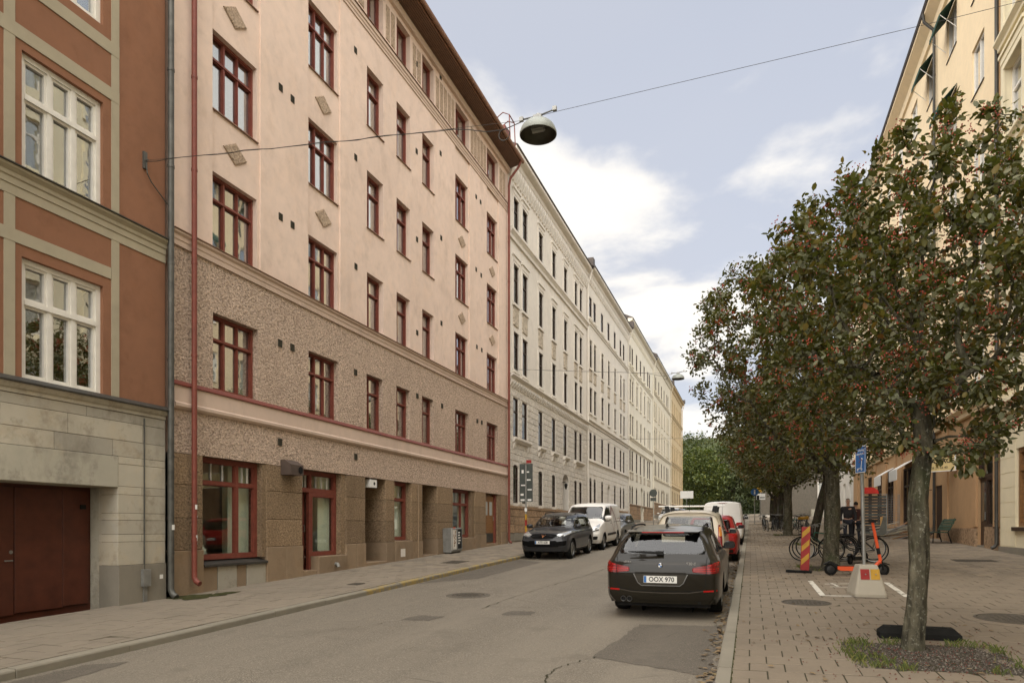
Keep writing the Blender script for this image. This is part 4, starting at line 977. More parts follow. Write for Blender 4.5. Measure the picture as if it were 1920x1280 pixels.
house('sand_apartment_building', 'sand coloured plastered house, fourth of the cream row', 81.32, 99.9, M['cream_d'], cols(81.32, 99.9),
   [(18.3, 20.0), (14.8, 16.8), (11.5, 13.4), (8.0, 10.0), (4.9, 6.6)], 22.2, [(17.7, 17.95, .14), (10.7, 11.0, .18), (7.5, 7.7, .12)], (4.7, .45), arch={1: 1.0, 4: 1.0}, hoods={1: False, 2: True}, fine=False, doors=[(90.5, 91.9, 2.8, 6.7, M['brown_wood'])])
house('ochre_apartment_building', 'ochre yellow house at the far end of the cream row', 99.92, 117, M['ochre'], cols(99.92, 117),
   [(18.6, 20.3), (15.2, 17.0), (11.8, 13.6), (8.5, 10.4), (5.4, 7.1)], 22.4, [(17.9, 18.3, .2), (11.0, 11.4, .2), (7.6, 7.9, .2)], (5.1, .45), hoods={0: False, 1: True, 2: True, 3: True}, fine=False)
t = thing('wall_lantern', 'black wall lantern beside the arched door of the cream house', 'lamp', (XL+.05, 40.2, 4.35)); MB().tube([(0, 0, .2), (.25, 0, .25)], .02, 6).build('arm', M['plastic_b'], t); MB().lathe([(.03, -.22), (.10, 0), (.11, .08), (.02, .16)], 8, 'z', (.25, 0, 0)).build('lantern', M['plastic_b'], t)
# ---------------------------------------------------------------- right side: pale yellow and apricot houses
XR = 7.55
ny = thing('yellow_corner_building', 'pale yellow plastered house at the right edge of the street', 'building', (XR, 8, gz(7.5, 8)))
NY = Root(ny); n0, n1 = -22.0, 25.82
ncol = [(25.35-3.6*k-1.55, 25.35-3.6*k) for k in range(13)]
nrow = [(6.75, 9.0), (10.25, 12.6), (13.9, 16.2), (17.5, 19.7), (21.0, 22.6)]
gops = [(24.45-4.4*k-2.6, 24.45-4.4*k, 1.85, 4.2, .17) for k in range(10)]
nops = [(a, b, c, d, .3) for a, b in ncol for c, d in nrow]
mb = MB(); wall_grid(mb, XR, -1, n0, n1, -.6, 24, gops+nops, .3); hull(mb, XR, -1, 11, n0, n1, -.6, 24); NY.b(mb, 'wall', M['yellow'], fixn=False)
ST_Y = dict(id='yw', fw=.08, fd=.09, mull=[(.5, .08)], trans=[(.68, .08)], mat=M['white_paint'], sash=.03)
ST_G = dict(id='yg', fw=.12, fd=.10, mull=[(.5, .08)], trans=[(.75, .07)], mat=M['door_wood'], sash=.02, glass=M['shop_glass'])
for k, (a, b) in enumerate(ncol):
    for r, (c, d) in enumerate(nrow):
        adopt(win(None, XR, -1, a, b, c, d, .26, ST_Y, seed=k*5+r), ny)
        if k < 2: surround(ny, a, b, c, d, M['yellow'], XR, -1, .2, .07, True)
for o in gops: adopt(win(None, XR, -1, *o[:4], .16, ST_G, curtain=.1), ny); NY.b(MB().box(XR-.10, XR+.02, o[0]-.1, o[1]+.1, 1.72, 1.84), 'sill', M['brown_wood'])
for (zb, zt, pr) in [(5.35, 5.75, .30), (6.15, 6.5, .16), (9.75, 10.1, .16), (13.45, 13.8, .22), (17.0, 17.3, .22), (23.2, 24.0, .5)]:
    h = zt-zb; NY.b(MB().prism([(XR+.02, zb), (XR-pr*.4, zb), (XR-pr*.45, zb+h*.35), (XR-pr, zb+h*.7), (XR-pr, zt-.02), (XR+.02, zt)], n0, n1-.01), 'string_course', M['yellow'])
for k in range(9):
    for a_, b_ in [(n1-.02-1.32, n1-.02)]:
        NY.b(MB().box(XR-.012, XR+.02, a_, b_, 1.24+k*.455+.008, 1.24+(k+1)*.455-.008), 'plaster_course', M['yellow'])
for k in range(10):
    a_ = 24.45-4.4*k-4.4
    for j in range(9):
        if j < 7: NY.b(MB().box(XR-.012, XR+.02, a_+.02, a_+1.78, 1.24+j*.455+.008, 1.24+(j+1)*.455-.008), 'plaster_course', M['yellow'])
NY.b(MB().box(XR-.06, XR+.02, n0, n1-.01, -.6, 1.22), 'plinth', M['grey_plinth'])
NY.b(MB().prism([(XR-.5, 24.0), (XR+5, 27), (XR+11, 24), (XR+11, 23.8), (XR+5, 26.8)], n0, n1), 'roof', M['roof'])
# apricot house
XO = 7.62
ap = thing('apricot_apartment_building', 'apricot plastered house with terracotta shop floor and green awnings', 'building', (XO, 42, gz(7.6, 42)))
AP = Root(ap); a0, a1 = 25.84, 59.6
acol = [(27.7+3.35*k, 29.1+3.35*k) for k in range(10)]
arow = [(8.2, 10.0), (11.0, 12.75), (13.9, 15.65), (17.4, 19.15), (20.9, 22.65)]
arow = [(6.9, 8.65), (10.4, 12.15), (13.9, 15.65), (17.4, 19.15), (20.9, 22.65)]
aops = [(a, b, c, d, .18) for a, b in acol for c, d in arow]
adoor = (26.62, 28.4, 1.10, 5.30); adoor2 = (33.05, 34.4, 1.36, 3.62)
agr = [(36.4, 38.2, 1.9, 4.9), (38.95, 41.1, 1.9, 4.9), (43.4, 45.5, 2.0, 5.1), (47.3, 49.0, 2.1, 5.1), (51.0, 52.6, 2.2, 5.2), (54.5, 56.2, 2.3, 5.3)]
mb = MB(); wall_grid(mb, XO, -1, a0, a1, 6.2, 24.2, aops, .18); hull(mb, XO, -1, 11, a0, a1, .2, 24.2); AP.b(mb, 'wall', M['apricot'], fixn=False)
mb = MB(); wall_grid(mb, XO, -1, a0, a1, .2, 6.2, [adoor+(.12,), adoor2+(.10,)]+[o+(.14,) for o in agr], .14); AP.b(mb, 'shop_floor_wall', M['orange_base'], fixn=False)
for (a, b) in [(a0+.02, 26.6), (28.45, 28.95), (32.2, 32.95), (34.5, 35.0), (35.6, 36.3), (41.2, 42.0), (42.7, 43.3), (45.6, 46.3), (49.2, 50.2), (52.8, 53.9), (57, 58)]:
    AP.b(MB().box(XO-.06, XO+.01, a, b, 1.85, 5.9), 'pilaster', M['orange_base'])
AP.b(MB().prism([(XO+.02, 5.9), (XO-.12, 5.92), (XO-.16, 6.05), (XO-.30, 6.2), (XO-.30, 6.3), (XO+.02, 6.34)], a0+.01, a1), 'string_course', M['apricot'])
AP.b(MB().box(XO-.10, XO+.01, a0, a0+.42, 6.4, 24.0), 'corner_pilaster', M['orange_base'])
for (a, b) in [(a0, 26.6), (28.42, 33.0), (34.45, 36.35), (36.4, 59.5)]: AP.b(MB().box(XO-.10, XO+.02, a, b, .3, 1.80), 'plinth', M['stone_orange'])
ST_O = dict(id='ow', fw=.07, fd=.08, mull=[(.5, .07)], trans=[], mat=M['white_paint'], sash=.03, sill=M['slate'])
for k, (a, b) in enumerate(acol):
    for r, (c, d) in enumerate(arow): adopt(win(None, XO, -1, a, b, c, d, .15, ST_O, seed=k*3+r), ap)
ST_OG = dict(id='og', fw=.09, fd=.10, mull=[(.5, .06)], trans=[(.70, .08)], mat=M['brown_wood'], sash=.02, glass=M['shop_glass'])
for o in agr: adopt(win(None, XO, -1, *o, .13, ST_OG, curtain=.95), ap)
adopt(win(None, XO, -1, adoor[0], adoor[1], 3.55, 5.3, .12, dict(ST_OG, id='odt', mull=[], trans=[(.5, .06)]), curtain=.95), ap)
adopt(win(None, XO, -1, adoor[0], adoor[0]+.95, 1.85, 3.54, .12, dict(ST_OG, id='odw', mull=[], trans=[]), curtain=.95), ap)
AP.b(MB().box(XO-.04, XO+.14, adoor[0], adoor[0]+.95, .6, 1.848), 'bulkhead', M['stone_orange'])
o = AP.b(MB().box(XO+.09, XO+.14, adoor[0]+.97, adoor[1], 1.2, 3.54), 'shop_door', M['brown_wood'])
AP.b(MB().box(XO+.075, XO+.09, adoor[0]+1.1, adoor[1]-.12, 2.05, 3.4), 'door_pane', M['shop_glass_dark']); AP.b(MB().tube([(XO+.09, adoor[0]+1.05, 2.1), (XO+.02, adoor[0]+1.05, 2.1), (XO+.02, adoor[0]+1.05, 2.35), (XO+.09, adoor[0]+1.05, 2.35)], .015, 6), 'door_handle', M['steel'])
AP.b(MB().box(XO-.02, XO+.4, adoor[0]+.96, adoor[1], .6, 1.2), 'door_step', M['grey_plinth'])
AP.b(MB().box(XO+.06, XO+.10, adoor2[0], adoor2[1], 1.3, 3.62), 'side_door', M['brown_wood'])
AP.b(MB().prism([(XO+.02, 23.4), (XO-.10, 23.45), (XO-.14, 23.8), (XO-.5, 24.1), (XO-.5, 24.25), (XO+.02, 24.3)], a0+.01, a1), 'eaves_cornice', M['apricot'])
AP.b(MB().prism([(XO-.54, 24.22), (XO-.60, 24.32), (XO+5, 27.5), (XO+11, 24.4), (XO+11, 24.2), (XO+5, 27.2)], a0, a1), 'roof', M['roof'])
pipe(ap, XO-.12, 34.0, 1.5, 23.0, .06, M['slate'], top=[(XO-.55, 34.0, 24.15), (XO-.5, 34.0, 23.8), (XO-.15, 34, 23.4)], nx=-1).matrix_parent_inverse = Matrix.Translation(-Vector(ap.location))
pipe(ap, XO-.16, 25.9, 1.1, 23.4, .055, M['slate'], nx=-1).matrix_parent_inverse = Matrix.Translation(-Vector(ap.location))
M['awning'] = plain('green_awning_cloth', (.022, .065, .045, 1), .8, var=.15)
for k, (i, r) in enumerate([(1, 4), (2, 4), (1, 3), (3, 2), (5, 3)]):
    a, b = acol[i]; c, d = arow[r]
    aw = AP.b(MB().prism([(XO-.02, d+.05), (XO-.62, d-.62), (XO-.62, d-.78), (XO-.60, d-.78), (XO-.60, d-.61), (XO-.02, d+.02)], a-.1, b+.1), 'awning', M['awning'])
    for yy in (a-.08, b+.08): AP.b(MB().tube([(XO-.02, yy, c+.5), (XO-.60, yy, d-.64)], .012, 6), 'awning_arm', M['white'])
# sign on the shop floor: hand-painted shop name
sg = thing('shop_sign', 'cream projecting shop sign with dark lettering on the terracotta wall', 'sign', (XO-.55, 31.4, 4.5), (0, 0, R(-38)))
MB().box(-.62, .62, -.03, .03, -.42, .42).build('board', plain('cream_sign_board', (.60, .47, .22, 1), .6), sg)
mb = MB()
for q in ((-.66, .66, -.45, -.42), (-.66, .66, .42, .45), (-.66, -.62, -.42, .42), (.62, .66, -.42, .42)): mb.box(q[0], q[1], -.04, .04, q[2], q[3])
mb.build('sign_frame', M['white'], sg); MB().tube([(.66, 0, .2), (.85, .06, .2)], .012, 6).build('bracket', M['steel'], sg)
inst('lettering', text_mesh('MASSAGE', .25, M['plastic_b'], bold=.006), sg, (.08, -.034, -.04), (R(90), 0, 0)); inst('lettering', text_mesh('08 24 02 40', .13, M['plastic_b']), sg, (.05, -.034, -.30), (R(90), 0, 0))
mb = MB(); mb.lathe([(.0, -.045), (.10, -.045), (.10, -.03)], 16, 'y', (-.48, 0, -.04)); mb.build('emblem', M['sign_red'], sg)
t = thing('wall_lamp', 'small white lamp on a thin arm left of the shop door', 'lamp', (XO-.14, 28.9, 4.15)); MB().tube([(0, 0, .05), (-.35, 0, 0)], .007, 6).build('arm', M['steel'], t); MB().lathe([(.05, -.08), (.06, .04), (.02, .07)], 10, 'z', (-.36, 0, 0)).build('lamp_head', M['white'], t)
# white house and grey brick house further up
wh = thing('white_plaster_building', 'white plastered house behind the trees beyond the apricot house', 'building', (7.7, 70, gz(7.6, 70))); W_ = Root(wh)
wc = [(61.5+3.6*k, 63+3.6*k) for k in range(6)]; wr = [(3.2, 5.6), (7.5, 9.6), (11.2, 13.3), (14.8, 16.9)]; wops = [(a, b, c, d, .2) for a, b in wc for c, d in wr]
mb = MB(); wall_grid(mb, 7.7, -1, 59.62, 84, 1, 19, wops, .2); hull(mb, 7.7, -1, 11, 59.62, 84, 1, 19); W_.b(mb, 'wall', M['cream'], fixn=False)
for k, (a, b) in enumerate(wc):
    for r, (c, d) in enumerate(wr): adopt(win(None, 7.7, -1, a, b, c, d, .17, dict(ST_O, id='wh'), seed=k+r), wh)
W_.b(MB().prism([(7.2, 19), (13, 22), (18.5, 19), (18.5, 18.8), (13, 21.8)], 59.62, 84), 'roof', M['roof'])
M['grey_brick'] = None
a = NT('grey_brick'); bt = a.n('ShaderNodeTexBrick'); a.l(a.scaled(a.pos(), (1, 1, 1)), bt.inputs[0]); mp = a.n('ShaderNodeMapping'); a.l(a.pos(), mp.inputs[0]); mp.inputs['Rotation'].default_value = (R(90), 0, 0); a.l(mp.outputs[0], bt.inputs[0])
bt.inputs['Color1'].default_value = (.13, .115, .09, 1); bt.inputs['Color2'].default_value = (.18, .155, .12, 1); bt.inputs['Mortar'].default_value = (.10, .09, .075, 1); bt.inputs['Scale'].default_value = 4.0
a.col(bt.outputs[0]); a.set(.9); M['grey_brick'] = a.m
gb = thing('grey_brick_building', 'low grey brick building closing the view behind the tree row', 'building', (12, 95, gz(7, 95))); GB = Root(gb)
GB.b(MB().box(1.2, 26, 95, 105, 2.6, 9.5), 'wall', M['grey_brick']); GB.b(MB().box(1.0, 26.2, 94.8, 105.2, 9.5, 9.8), 'roof', M['roof'])
GB.b(MB().box(2.6, 4.6, 94.96, 95.02, 3.0, 5.4), 'door', M['slate']); GB.b(MB().box(8.2, 10.4, 94.95, 95.02, 3.4, 7.4), 'window', M['frosted']); GB.b(MB().box(7.2, 13.5, 93.6, 95, 2.7, 4.1), 'ramp_wall', M['concrete']); GB.b(MB().box(1.0, 3.2, 93.8, 94.3, 2.7, 3.4), 'low_wall', M['cream'])
GB.b(MB().box(8.0, 8.2, 94.9, 95.02, 3.4, 7.6), 'window_frame', M['cream']); GB.b(MB().box(10.4, 10.6, 94.9, 95.02, 3.4, 7.6), 'window_frame', M['cream'])
# ---------------------------------------------------------------- trees
def bark_mat(name, c, lichen=(.20, .195, .15, 1), amt=.75):
    a = NT(name); p = a.pos(); st = a.noise(9, 5, .65, a.scaled(p, (1, 1, .35))); v = a.vor(14, a.scaled(p, (1, 1, .3)))
    base = a.ramp(st, [(.32, sc(c, .35)), (.52, c), (.72, sc(c, 1.8))])
    base = a.mix(a.math('MULTIPLY', a.ramp(a.noise(3, 4), [(.5, 0.0), (.7, .6)]), 1.0), base, (.045, .055, .022, 1))
    base = a.mix(a.ramp(a.noise(22, 5, .7), [(.57, 0.0), (.62, amt)]), base, lichen)
    a.col(base); a.set(.92, 0, .2); a.bump(a.math('ADD', st, v), 1.0, .035); return a.m
M['bark'] = bark_mat('bark', (.080, .072, .048, 1)); M['bark_dark'] = bark_mat('dark_bark', (.035, .028, .019, 1), amt=.15)
def leaf_mat(name, ramp, under, rough=.5, transl=.32):
    a = NT(name); a.pos(); rp = a._pos.outputs['Random Per Island']; bf = a._pos.outputs['Backfacing']
    top = a.ramp(rp, ramp); und = a.mix(.6, top, under); col = a.mix(bf, top, und); a.col(col); a.set(rough, 0, .3)
    t = a.n('ShaderNodeBsdfTranslucent'); a.l(a.mix(1.0, col, (.9, 1.0, .45, 1), 'MULTIPLY'), t.inputs[0])
    mx = a.n('ShaderNodeMixShader'); mx.inputs[0].default_value = transl; a.l(a.b.outputs[0], mx.inputs[1]); a.l(t.outputs[0], mx.inputs[2]); a.l(mx.outputs[0], a.out.inputs[0]); return a.m
M['leaf'] = leaf_mat('whitebeam_leaf', [(0, (.058, .058, .013, 1)), (.35, (.086, .094, .021, 1)), (.7, (.118, .117, .029, 1)), (.9, (.17, .135, .038, 1)), (.965, (.22, .15, .03, 1)), (1, (.17, .065, .02, 1))], (.20, .205, .13, 1))
M['leaf_far'] = leaf_mat('park_leaf', [(0, (.035, .05, .014, 1)), (.5, (.065, .085, .022, 1)), (.85, (.10, .115, .03, 1)), (1, (.17, .15, .03, 1))], (.11, .13, .07, 1))
M['leaf_green'] = leaf_mat('bright_leaf', [(0, (.05, .075, .016, 1)), (.5, (.095, .12, .025, 1)), (1, (.19, .19, .035, 1))], (.12, .15, .06, 1))
M['berry_old'] = plain('fallen_berry', (.10, .022, .014, 1), .6, var=.3, vs=30); M['berry'] = plain('red_berry', (.34, .055, .028, 1), .35, var=.3, vs=30)
def grow(seed, start, trunk, centre, rad, n_attr, step, di, dk, iters=140, power=.55, lump_=.16):
    """space colonisation: nodes and parents"""
    r = np.random.default_rng(seed); A = []
    while len(A) < n_attr:
        q = r.uniform(-1, 1, (n_attr*2, 3)); d = np.linalg.norm(q, axis=1); lump = .86+lump_*np.sin(q[:, 0]*4+seed)*np.cos(q[:, 1]*5+seed*2)*np.cos(q[:, 2]*4)
        q = q[(d < lump) & (d > .15)]; A.extend(q[r.random(len(q)) < (np.linalg.norm(q, axis=1))**power][:n_attr-len(A)].tolist())
    A = np.array(A)*np.array(rad)+np.array(centre)
    nodes = [np.array(p, float) for p in trunk]; par = [-1]+list(range(len(trunk)-1))
    N = np.array(nodes); D = np.linalg.norm(A[:, None]-N[None], axis=2); near = D.argmin(1); nd = D.min(1); alive = np.ones(len(A), bool)
    for it in range(iters):
        act = alive & (nd < di)
        if not act.any():
            # stretch toward the closest cloud point
            if not alive.any(): break
            act = alive & (nd < nd[alive].min()+.01)
        acc = {}
        idx = np.where(act)[0]; dirs = A[idx]-np.array(nodes)[near[idx]]; dirs /= np.linalg.norm(dirs, axis=1)[:, None]+1e-9
        for k, i in enumerate(idx): acc.setdefault(int(near[i]), []).append(dirs[k])
        new = []
        for ni, ds in acc.items():
            v = np.mean(ds, 0)+r.normal(0, .16, 3); v /= np.linalg.norm(v)+1e-9; q = nodes[ni]+v*step*r.uniform(.8, 1.2); new.append((q, ni))
        b = len(nodes)
        for q, ni in new: nodes.append(q); par.append(ni)
        NN = np.array([q for q, _ in new]); D = np.linalg.norm(A[:, None]-NN[None], axis=2); m = D.min(1); am = D.argmin(1); better = m < nd
        near[better] = am[better]+b; nd[better] = m[better]; alive &= nd > dk
        if len(nodes) > 5200: break
    return np.array(nodes), par
def leaves_mesh(name, P, Dr, size, seed, m, droop=.35, var=.35, wr=.62):
    r = np.random.default_rng(seed); n = len(P)
    d = Dr+r.normal(0, .75, (n, 3)); d[:, 2] -= droop; d /= np.linalg.norm(d, axis=1)[:, None]
    up = np.array([0, 0, 1.])+r.normal(0, .55, (n, 3)); s = np.cross(d, up); s /= np.linalg.norm(s, axis=1)[:, None]+1e-9; u = np.cross(s, d)
    L = size*r.uniform(1-var, 1+var, n)[:, None]; W = L*wr*r.uniform(.85, 1.15, n)[:, None]; fold = r.uniform(.02, .22, n)[:, None]; curl = r.uniform(-.05, .25, n)[:, None]
    prof = [(0, 0, 0), (.28, -.42, 1), (.68, -.40, 1), (1, 0, 0), (.68, .40, 1), (.28, .42, 1), (.5, 0, 0)]
    V = np.stack([P+d*L*a+s*W*b+u*L*(fold*c*.8-curl*a*a) for a, b, c in prof], 1).reshape(-1, 3)
    F = np.array([(0, 1, 6), (1, 2, 6), (2, 3, 6), (3, 4, 6), (4, 5, 6), (5, 0, 6)]); F = (F[None]+np.arange(n)[:, None, None]*7).reshape(-1, 3)
    me = bpy.data.meshes.new(name); me.vertices.add(len(V)); me.vertices.foreach_set('co', V.ravel()); me.loops.add(F.size); me.loops.foreach_set('vertex_index', F.ravel().astype(np.int32))
    me.polygons.add(len(F)); me.polygons.foreach_set('loop_start', np.arange(0, F.size, 3, dtype=np.int32)); me.polygons.foreach_set('use_smooth', np.ones(len(F), bool)); me.materials.append(m); me.update(calc_edges=True); me.validate(); return me
def tree(name, label, base, trunk, centre, rad, seed, n_attr, n_leaf, leaf, r_tip=.005, step=.25, di=1.3, dk=.38, trunk_r=.15, berries=0, m_leaf='leaf', m_bark='bark', group=None, lean=None, fine=True, spread=.16, flare=1.35):
    bx, by, bz = base; t = thing(name, label, 'tree', base, group=group)
    nodes, par = grow(seed, None, trunk, centre, rad, n_attr, step, di, dk)
    n = len(nodes); ch = [[] for _ in range(n)]
    for i, p in enumerate(par):
        if p >= 0: ch[p].append(i)
    rad_ = np.zeros(n)
    for i in range(n-1, -1, -1):
        rad_[i] = r_tip if not ch[i] else sum(rad_[c]**2.35 for c in ch[i])**(1/2.35)
    k = trunk_r/rad_[len(trunk)-1]; big = rad_ > r_tip*1.5
    rad_ = np.where(big, r_tip+(rad_-r_tip)*((trunk_r-r_tip)/(rad_[len(trunk)-1]-r_tip)), rad_)
    nt_ = len(trunk)
    # trunk as its own continuous mesh with gnarls
    mb = MB(); rr = random.Random(seed); pts = []; S = 14
    tp = [Vector(p) for p in trunk]; L = sum((tp[i+1]-tp[i]).length for i in range(nt_-1)); m_ = max(16, int(L/.07)); sides = 20
    rings = []
    for i in range(m_+1):
        s_ = i/m_*(nt_-1); a_ = min(int(s_), nt_-2); p = tp[a_].lerp(tp[a_+1], s_-a_); h = i/m_*L
        r0 = trunk_r*(1+(flare-1)*math.exp(-h/.22)+.05*math.sin(h*3+seed)) * (1 if i < m_ else .9); ring = []
        for j in range(sides):
            a = 2*math.pi*j/sides; g = 1+.05*math.sin(3*a+h*1.7+seed)+.04*math.sin(5*a-h*4)+(.10*math.sin(4*a+seed)*math.exp(-h/.15))+(.22*max(0, math.sin(2*a+6*h))*math.exp(-((h-.62)/.25)**2)+.10*max(0, math.sin(3*a-5*h+1))*math.exp(-((h-.25)/.2)**2) if fine else 0)+.015*math.sin(11*a+h*9)
            ring.append((p.x+r0*g*math.cos(a), p.y+r0*g*math.sin(a), p.z))
        rings.append(ring)
    for ring in rings: mb.v.extend(ring)
    for i in range(m_):
        for j in range(sides): mb.f.append((i*sides+j, i*sides+(j+1) % sides, (i+1)*sides+(j+1) % sides, (i+1)*sides+j)); mb.m.append(0)
    adopt(mb.build('trunk', M[m_bark], None, smooth=True, fixn=False), t)
    mb = MB(); done = set()
    for i in range(n):
        if i < nt_-1: continue
        starts = ch[i] if (len(ch[i]) != 1 or i == nt_-1) else []
        for c in starts:
            chain = [i, c]
            while len(ch[chain[-1]]) == 1: chain.append(ch[chain[-1]][0])
            rs = [min(rad_[q], rad_[c]*1.15) for q in chain]; rs[-1] *= .6
            P_ = nodes[chain]
            if len(P_) > 3: P_ = np.vstack([P_[:1], (P_[:-2]+2*P_[1:-1]+P_[2:])/4, P_[-1:]])
            mb.tube([tuple(q) for q in P_], rs, 7 if rs[0] > .03 else (5 if rs[0] > .012 else 4), cap=False)
    adopt(mb.build('branches', M[m_bark], None, smooth=True, fixn=False), t)
    thin = np.where((rad_ < .016) & (np.arange(n) >= nt_))[0]; r = np.random.default_rng(seed+5)
    wts = np.where(np.array([len(c) == 0 for c in ch])[thin], 2.2, 1.0); pick = r.choice(thin, n_leaf, p=wts/wts.sum())
    pr_ = np.array([nodes[par[i]] for i in pick]); d = nodes[pick]-pr_; d /= np.linalg.norm(d, axis=1)[:, None]+1e-9
    P_ = pr_+(nodes[pick]-pr_)*r.random((n_leaf, 1))*1.25+r.normal(0, spread, (n_leaf, 3))*np.array([1, 1, .8])
    o = adopt(inst('crown', leaves_mesh('crown', P_, d, leaf, seed+9, M[m_leaf])), t); o['kind'] = 'stuff'
    if berries:
        tips = r.choice(thin, berries); ico = [(0,0,1),(.894,0,.447),(.276,.851,.447),(-.724,.526,.447),(-.724,-.526,.447),(.276,-.851,.447),(.724,.526,-.447),(-.276,.851,-.447),(-.894,0,-.447),(-.276,-.851,-.447),(.724,-.526,-.447),(0,0,-1)]
        icf = [(0,1,2),(0,2,3),(0,3,4),(0,4,5),(0,5,1),(1,6,2),(2,6,7),(2,7,3),(3,7,8),(3,8,4),(4,8,9),(4,9,5),(5,9,10),(5,10,1),(1,10,6),(11,7,6),(11,8,7),(11,9,8),(11,10,9),(11,6,10)]
        mb = MB()
        for q in tips:
            c0 = nodes[q]+r.normal(0, .10, 3)
            for k_ in range(r.integers(5, 12)):
                c = c0+r.normal(0, .032, 3); s_ = .0085*(1+.0) if fine else .016; mb.add([(c[0]+x*s_, c[1]+y*s_, c[2]+z*s_) for x, y, z in ico], icf)
        o = adopt(mb.build('berries', M['berry'], None, smooth=True, fixn=False), t); o['kind'] = 'stuff'
    return t
def gb_(x, y): return (x, y, gz(x, y))
z0 = gz(1.75, 8.9)
tree('whitebeam_tree', 'nearest whitebeam with red berries and a gnarled lichen spotted trunk', (1.75, 8.9, z0), [(1.75, 8.9, z0-.05), (1.79, 8.92, z0+.45), (1.82, 8.9, z0+1.0), (1.80, 8.88, z0+1.7), (1.86, 8.92, z0+2.3), (1.83, 8.95, z0+2.75)],
     (1.80, 9.3, 4.52), (2.2, 2.1, 2.28), 29, 1300, 19500, .080, step=.16, di=.95, dk=.26, trunk_r=.100, berries=700, group='whitebeam trees in the pavement row', spread=.065)
z0 = gz(1.95, 19.3)
tree('whitebeam_tree', 'second whitebeam trunk, next to the parked bicycles and orange scooter', (1.95, 19.3, z0), [(1.95, 19.3, z0-.05), (1.96, 19.3, z0+.8), (1.98, 19.3, z0+1.7), (1.96, 19.28, z0+2.4)],
     (1.65, 19.2, 6.3), (3.8, 3.6, 3.65), 23, 1700, 38000, .096, step=.28, di=1.5, dk=.44, trunk_r=.18, berries=900, group='whitebeam trees in the pavement row', spread=.11, fine=False, flare=1.6, m_bark='bark')
z0 = gz(2.5, 30.5)
tree('whitebeam_tree', 'leaning dark trunked whitebeam behind the near bicycles', (2.35, 30.5, z0), [(2.35, 30.5, z0-.05), (2.5, 30.5, z0+.8), (2.72, 30.5, z0+1.8), (2.95, 30.5, z0+2.6)],
     (2.2, 30.5, 6.6), (3.4, 3.4, 3.3), 31, 900, 17000, .125, step=.34, di=1.7, dk=.5, trunk_r=.17, berries=160, group='whitebeam trees in the pavement row', spread=.2, fine=False, m_bark='bark_dark')
z0 = gz(1.87, 39.2)
tree('whitebeam_tree', 'straight thick trunked whitebeam beside the far bicycle rack', (1.87, 39.2, z0), [(1.87, 39.2, z0-.05), (1.85, 39.2, z0+.9), (1.85, 39.2, z0+1.9), (1.85, 39.2, z0+2.6)],
     (1.7, 39.2, 6.9), (3.5, 3.5, 3.4), 43, 900, 14000, .15, step=.36, di=1.8, dk=.52, trunk_r=.21, berries=120, group='whitebeam trees in the pavement row', spread=.2, fine=False)
for k, (y, lb) in enumerate([(49.8, 'fifth whitebeam of the pavement row counted from the camera'), (60, 'sixth whitebeam of the pavement row counted from the camera'), (71, 'farthest whitebeam of the pavement row')]):
    z0 = gz(1.9, y)
    tree('whitebeam_tree', lb, (1.9, y, z0), [(1.9, y, z0-.05), (1.9, y, z0+1), (1.95, y, z0+2.4)], (1.6, y, z0+5.6), (3.5, 3.5, 3.3), 51+k, 600, 7500, .22, step=.42, di=2.0, dk=.6, trunk_r=.17, group='whitebeam trees in the pavement row', spread=.25, fine=False, m_bark='bark_dark', r_tip=.008)
# park trees that close the street
for k, (x, y, zc_, rx, rz, ml, lb, nl) in enumerate([
    (-8.5, 128, 8.0, 5.0, 6.0, 'leaf_green', 'yellow green tree at the corner of the ochre house', 7000), (-3.5, 134, 9.0, 6.0, 7.0, 'leaf_far', 'broad green park tree closing the street, left of the middle', 8000),
    (3.5, 131, 7.5, 5.5, 5.5, 'leaf_far', 'round park tree behind the parked white van', 7000), (-12, 142, 11, 6.5, 8, 'leaf_far', 'tall dark park tree behind the ochre house corner', 7000), (10, 140, 8, 6.5, 7, 'leaf_far', 'wide park tree behind the grey brick building', 6000)]):
    z0 = G*y-.1
    tree('park_tree', lb, (x, y, z0), [(x, y, z0-.1), (x+.1, y, z0+1.5), (x, y, z0+3)], (x, y, z0+zc_-1), (rx, rx, rz), 71+k, 500, nl, .42, step=.8, di=3.6, dk=1.1, trunk_r=.26, m_leaf=ml, m_bark='bark_dark', group='park trees at the end of the street', spread=.5, fine=False, r_tip=.012)
mb = MB(); r = np.random.default_rng(3)
P_ = np.stack([r.uniform(-16, 34, 15000), r.uniform(137, 146, 15000), np.zeros(15000)], 1); P_[:, 2] = G*P_[:, 1]+np.abs(r.normal(0, 2.4, 15000))
hm = MB(); NX, NY_ = 24, 12; rh = random.Random(8)
for j in range(NY_+1):
    for i in range(NX+1):
        x, y = -70+i*7.5, 146+j*9; hm.v.append((x, y, G*150-.5+min(22, (y-146)*.42)+rh.uniform(-.8, .8)))
for j in range(NY_):
    for i in range(NX): q = j*(NX+1)+i; hm.f.append((q, q+1, q+NX+2, q+NX+1)); hm.m.append(0)
tag(hm.build('hillside', plaster('wooded_ground', (.045, .055, .018, 1), .6, 8, .5, .4, rel=.2), smooth=True), kind='structure')
hd = inst('park_hedge', leaves_mesh('park_hedge', P_, np.tile([0, 0, 1.], (15000, 1)), .42, 4, M['leaf_far'])); tag(hd, 'low dark green shrubbery under the park trees', 'shrubbery', kind='stuff')
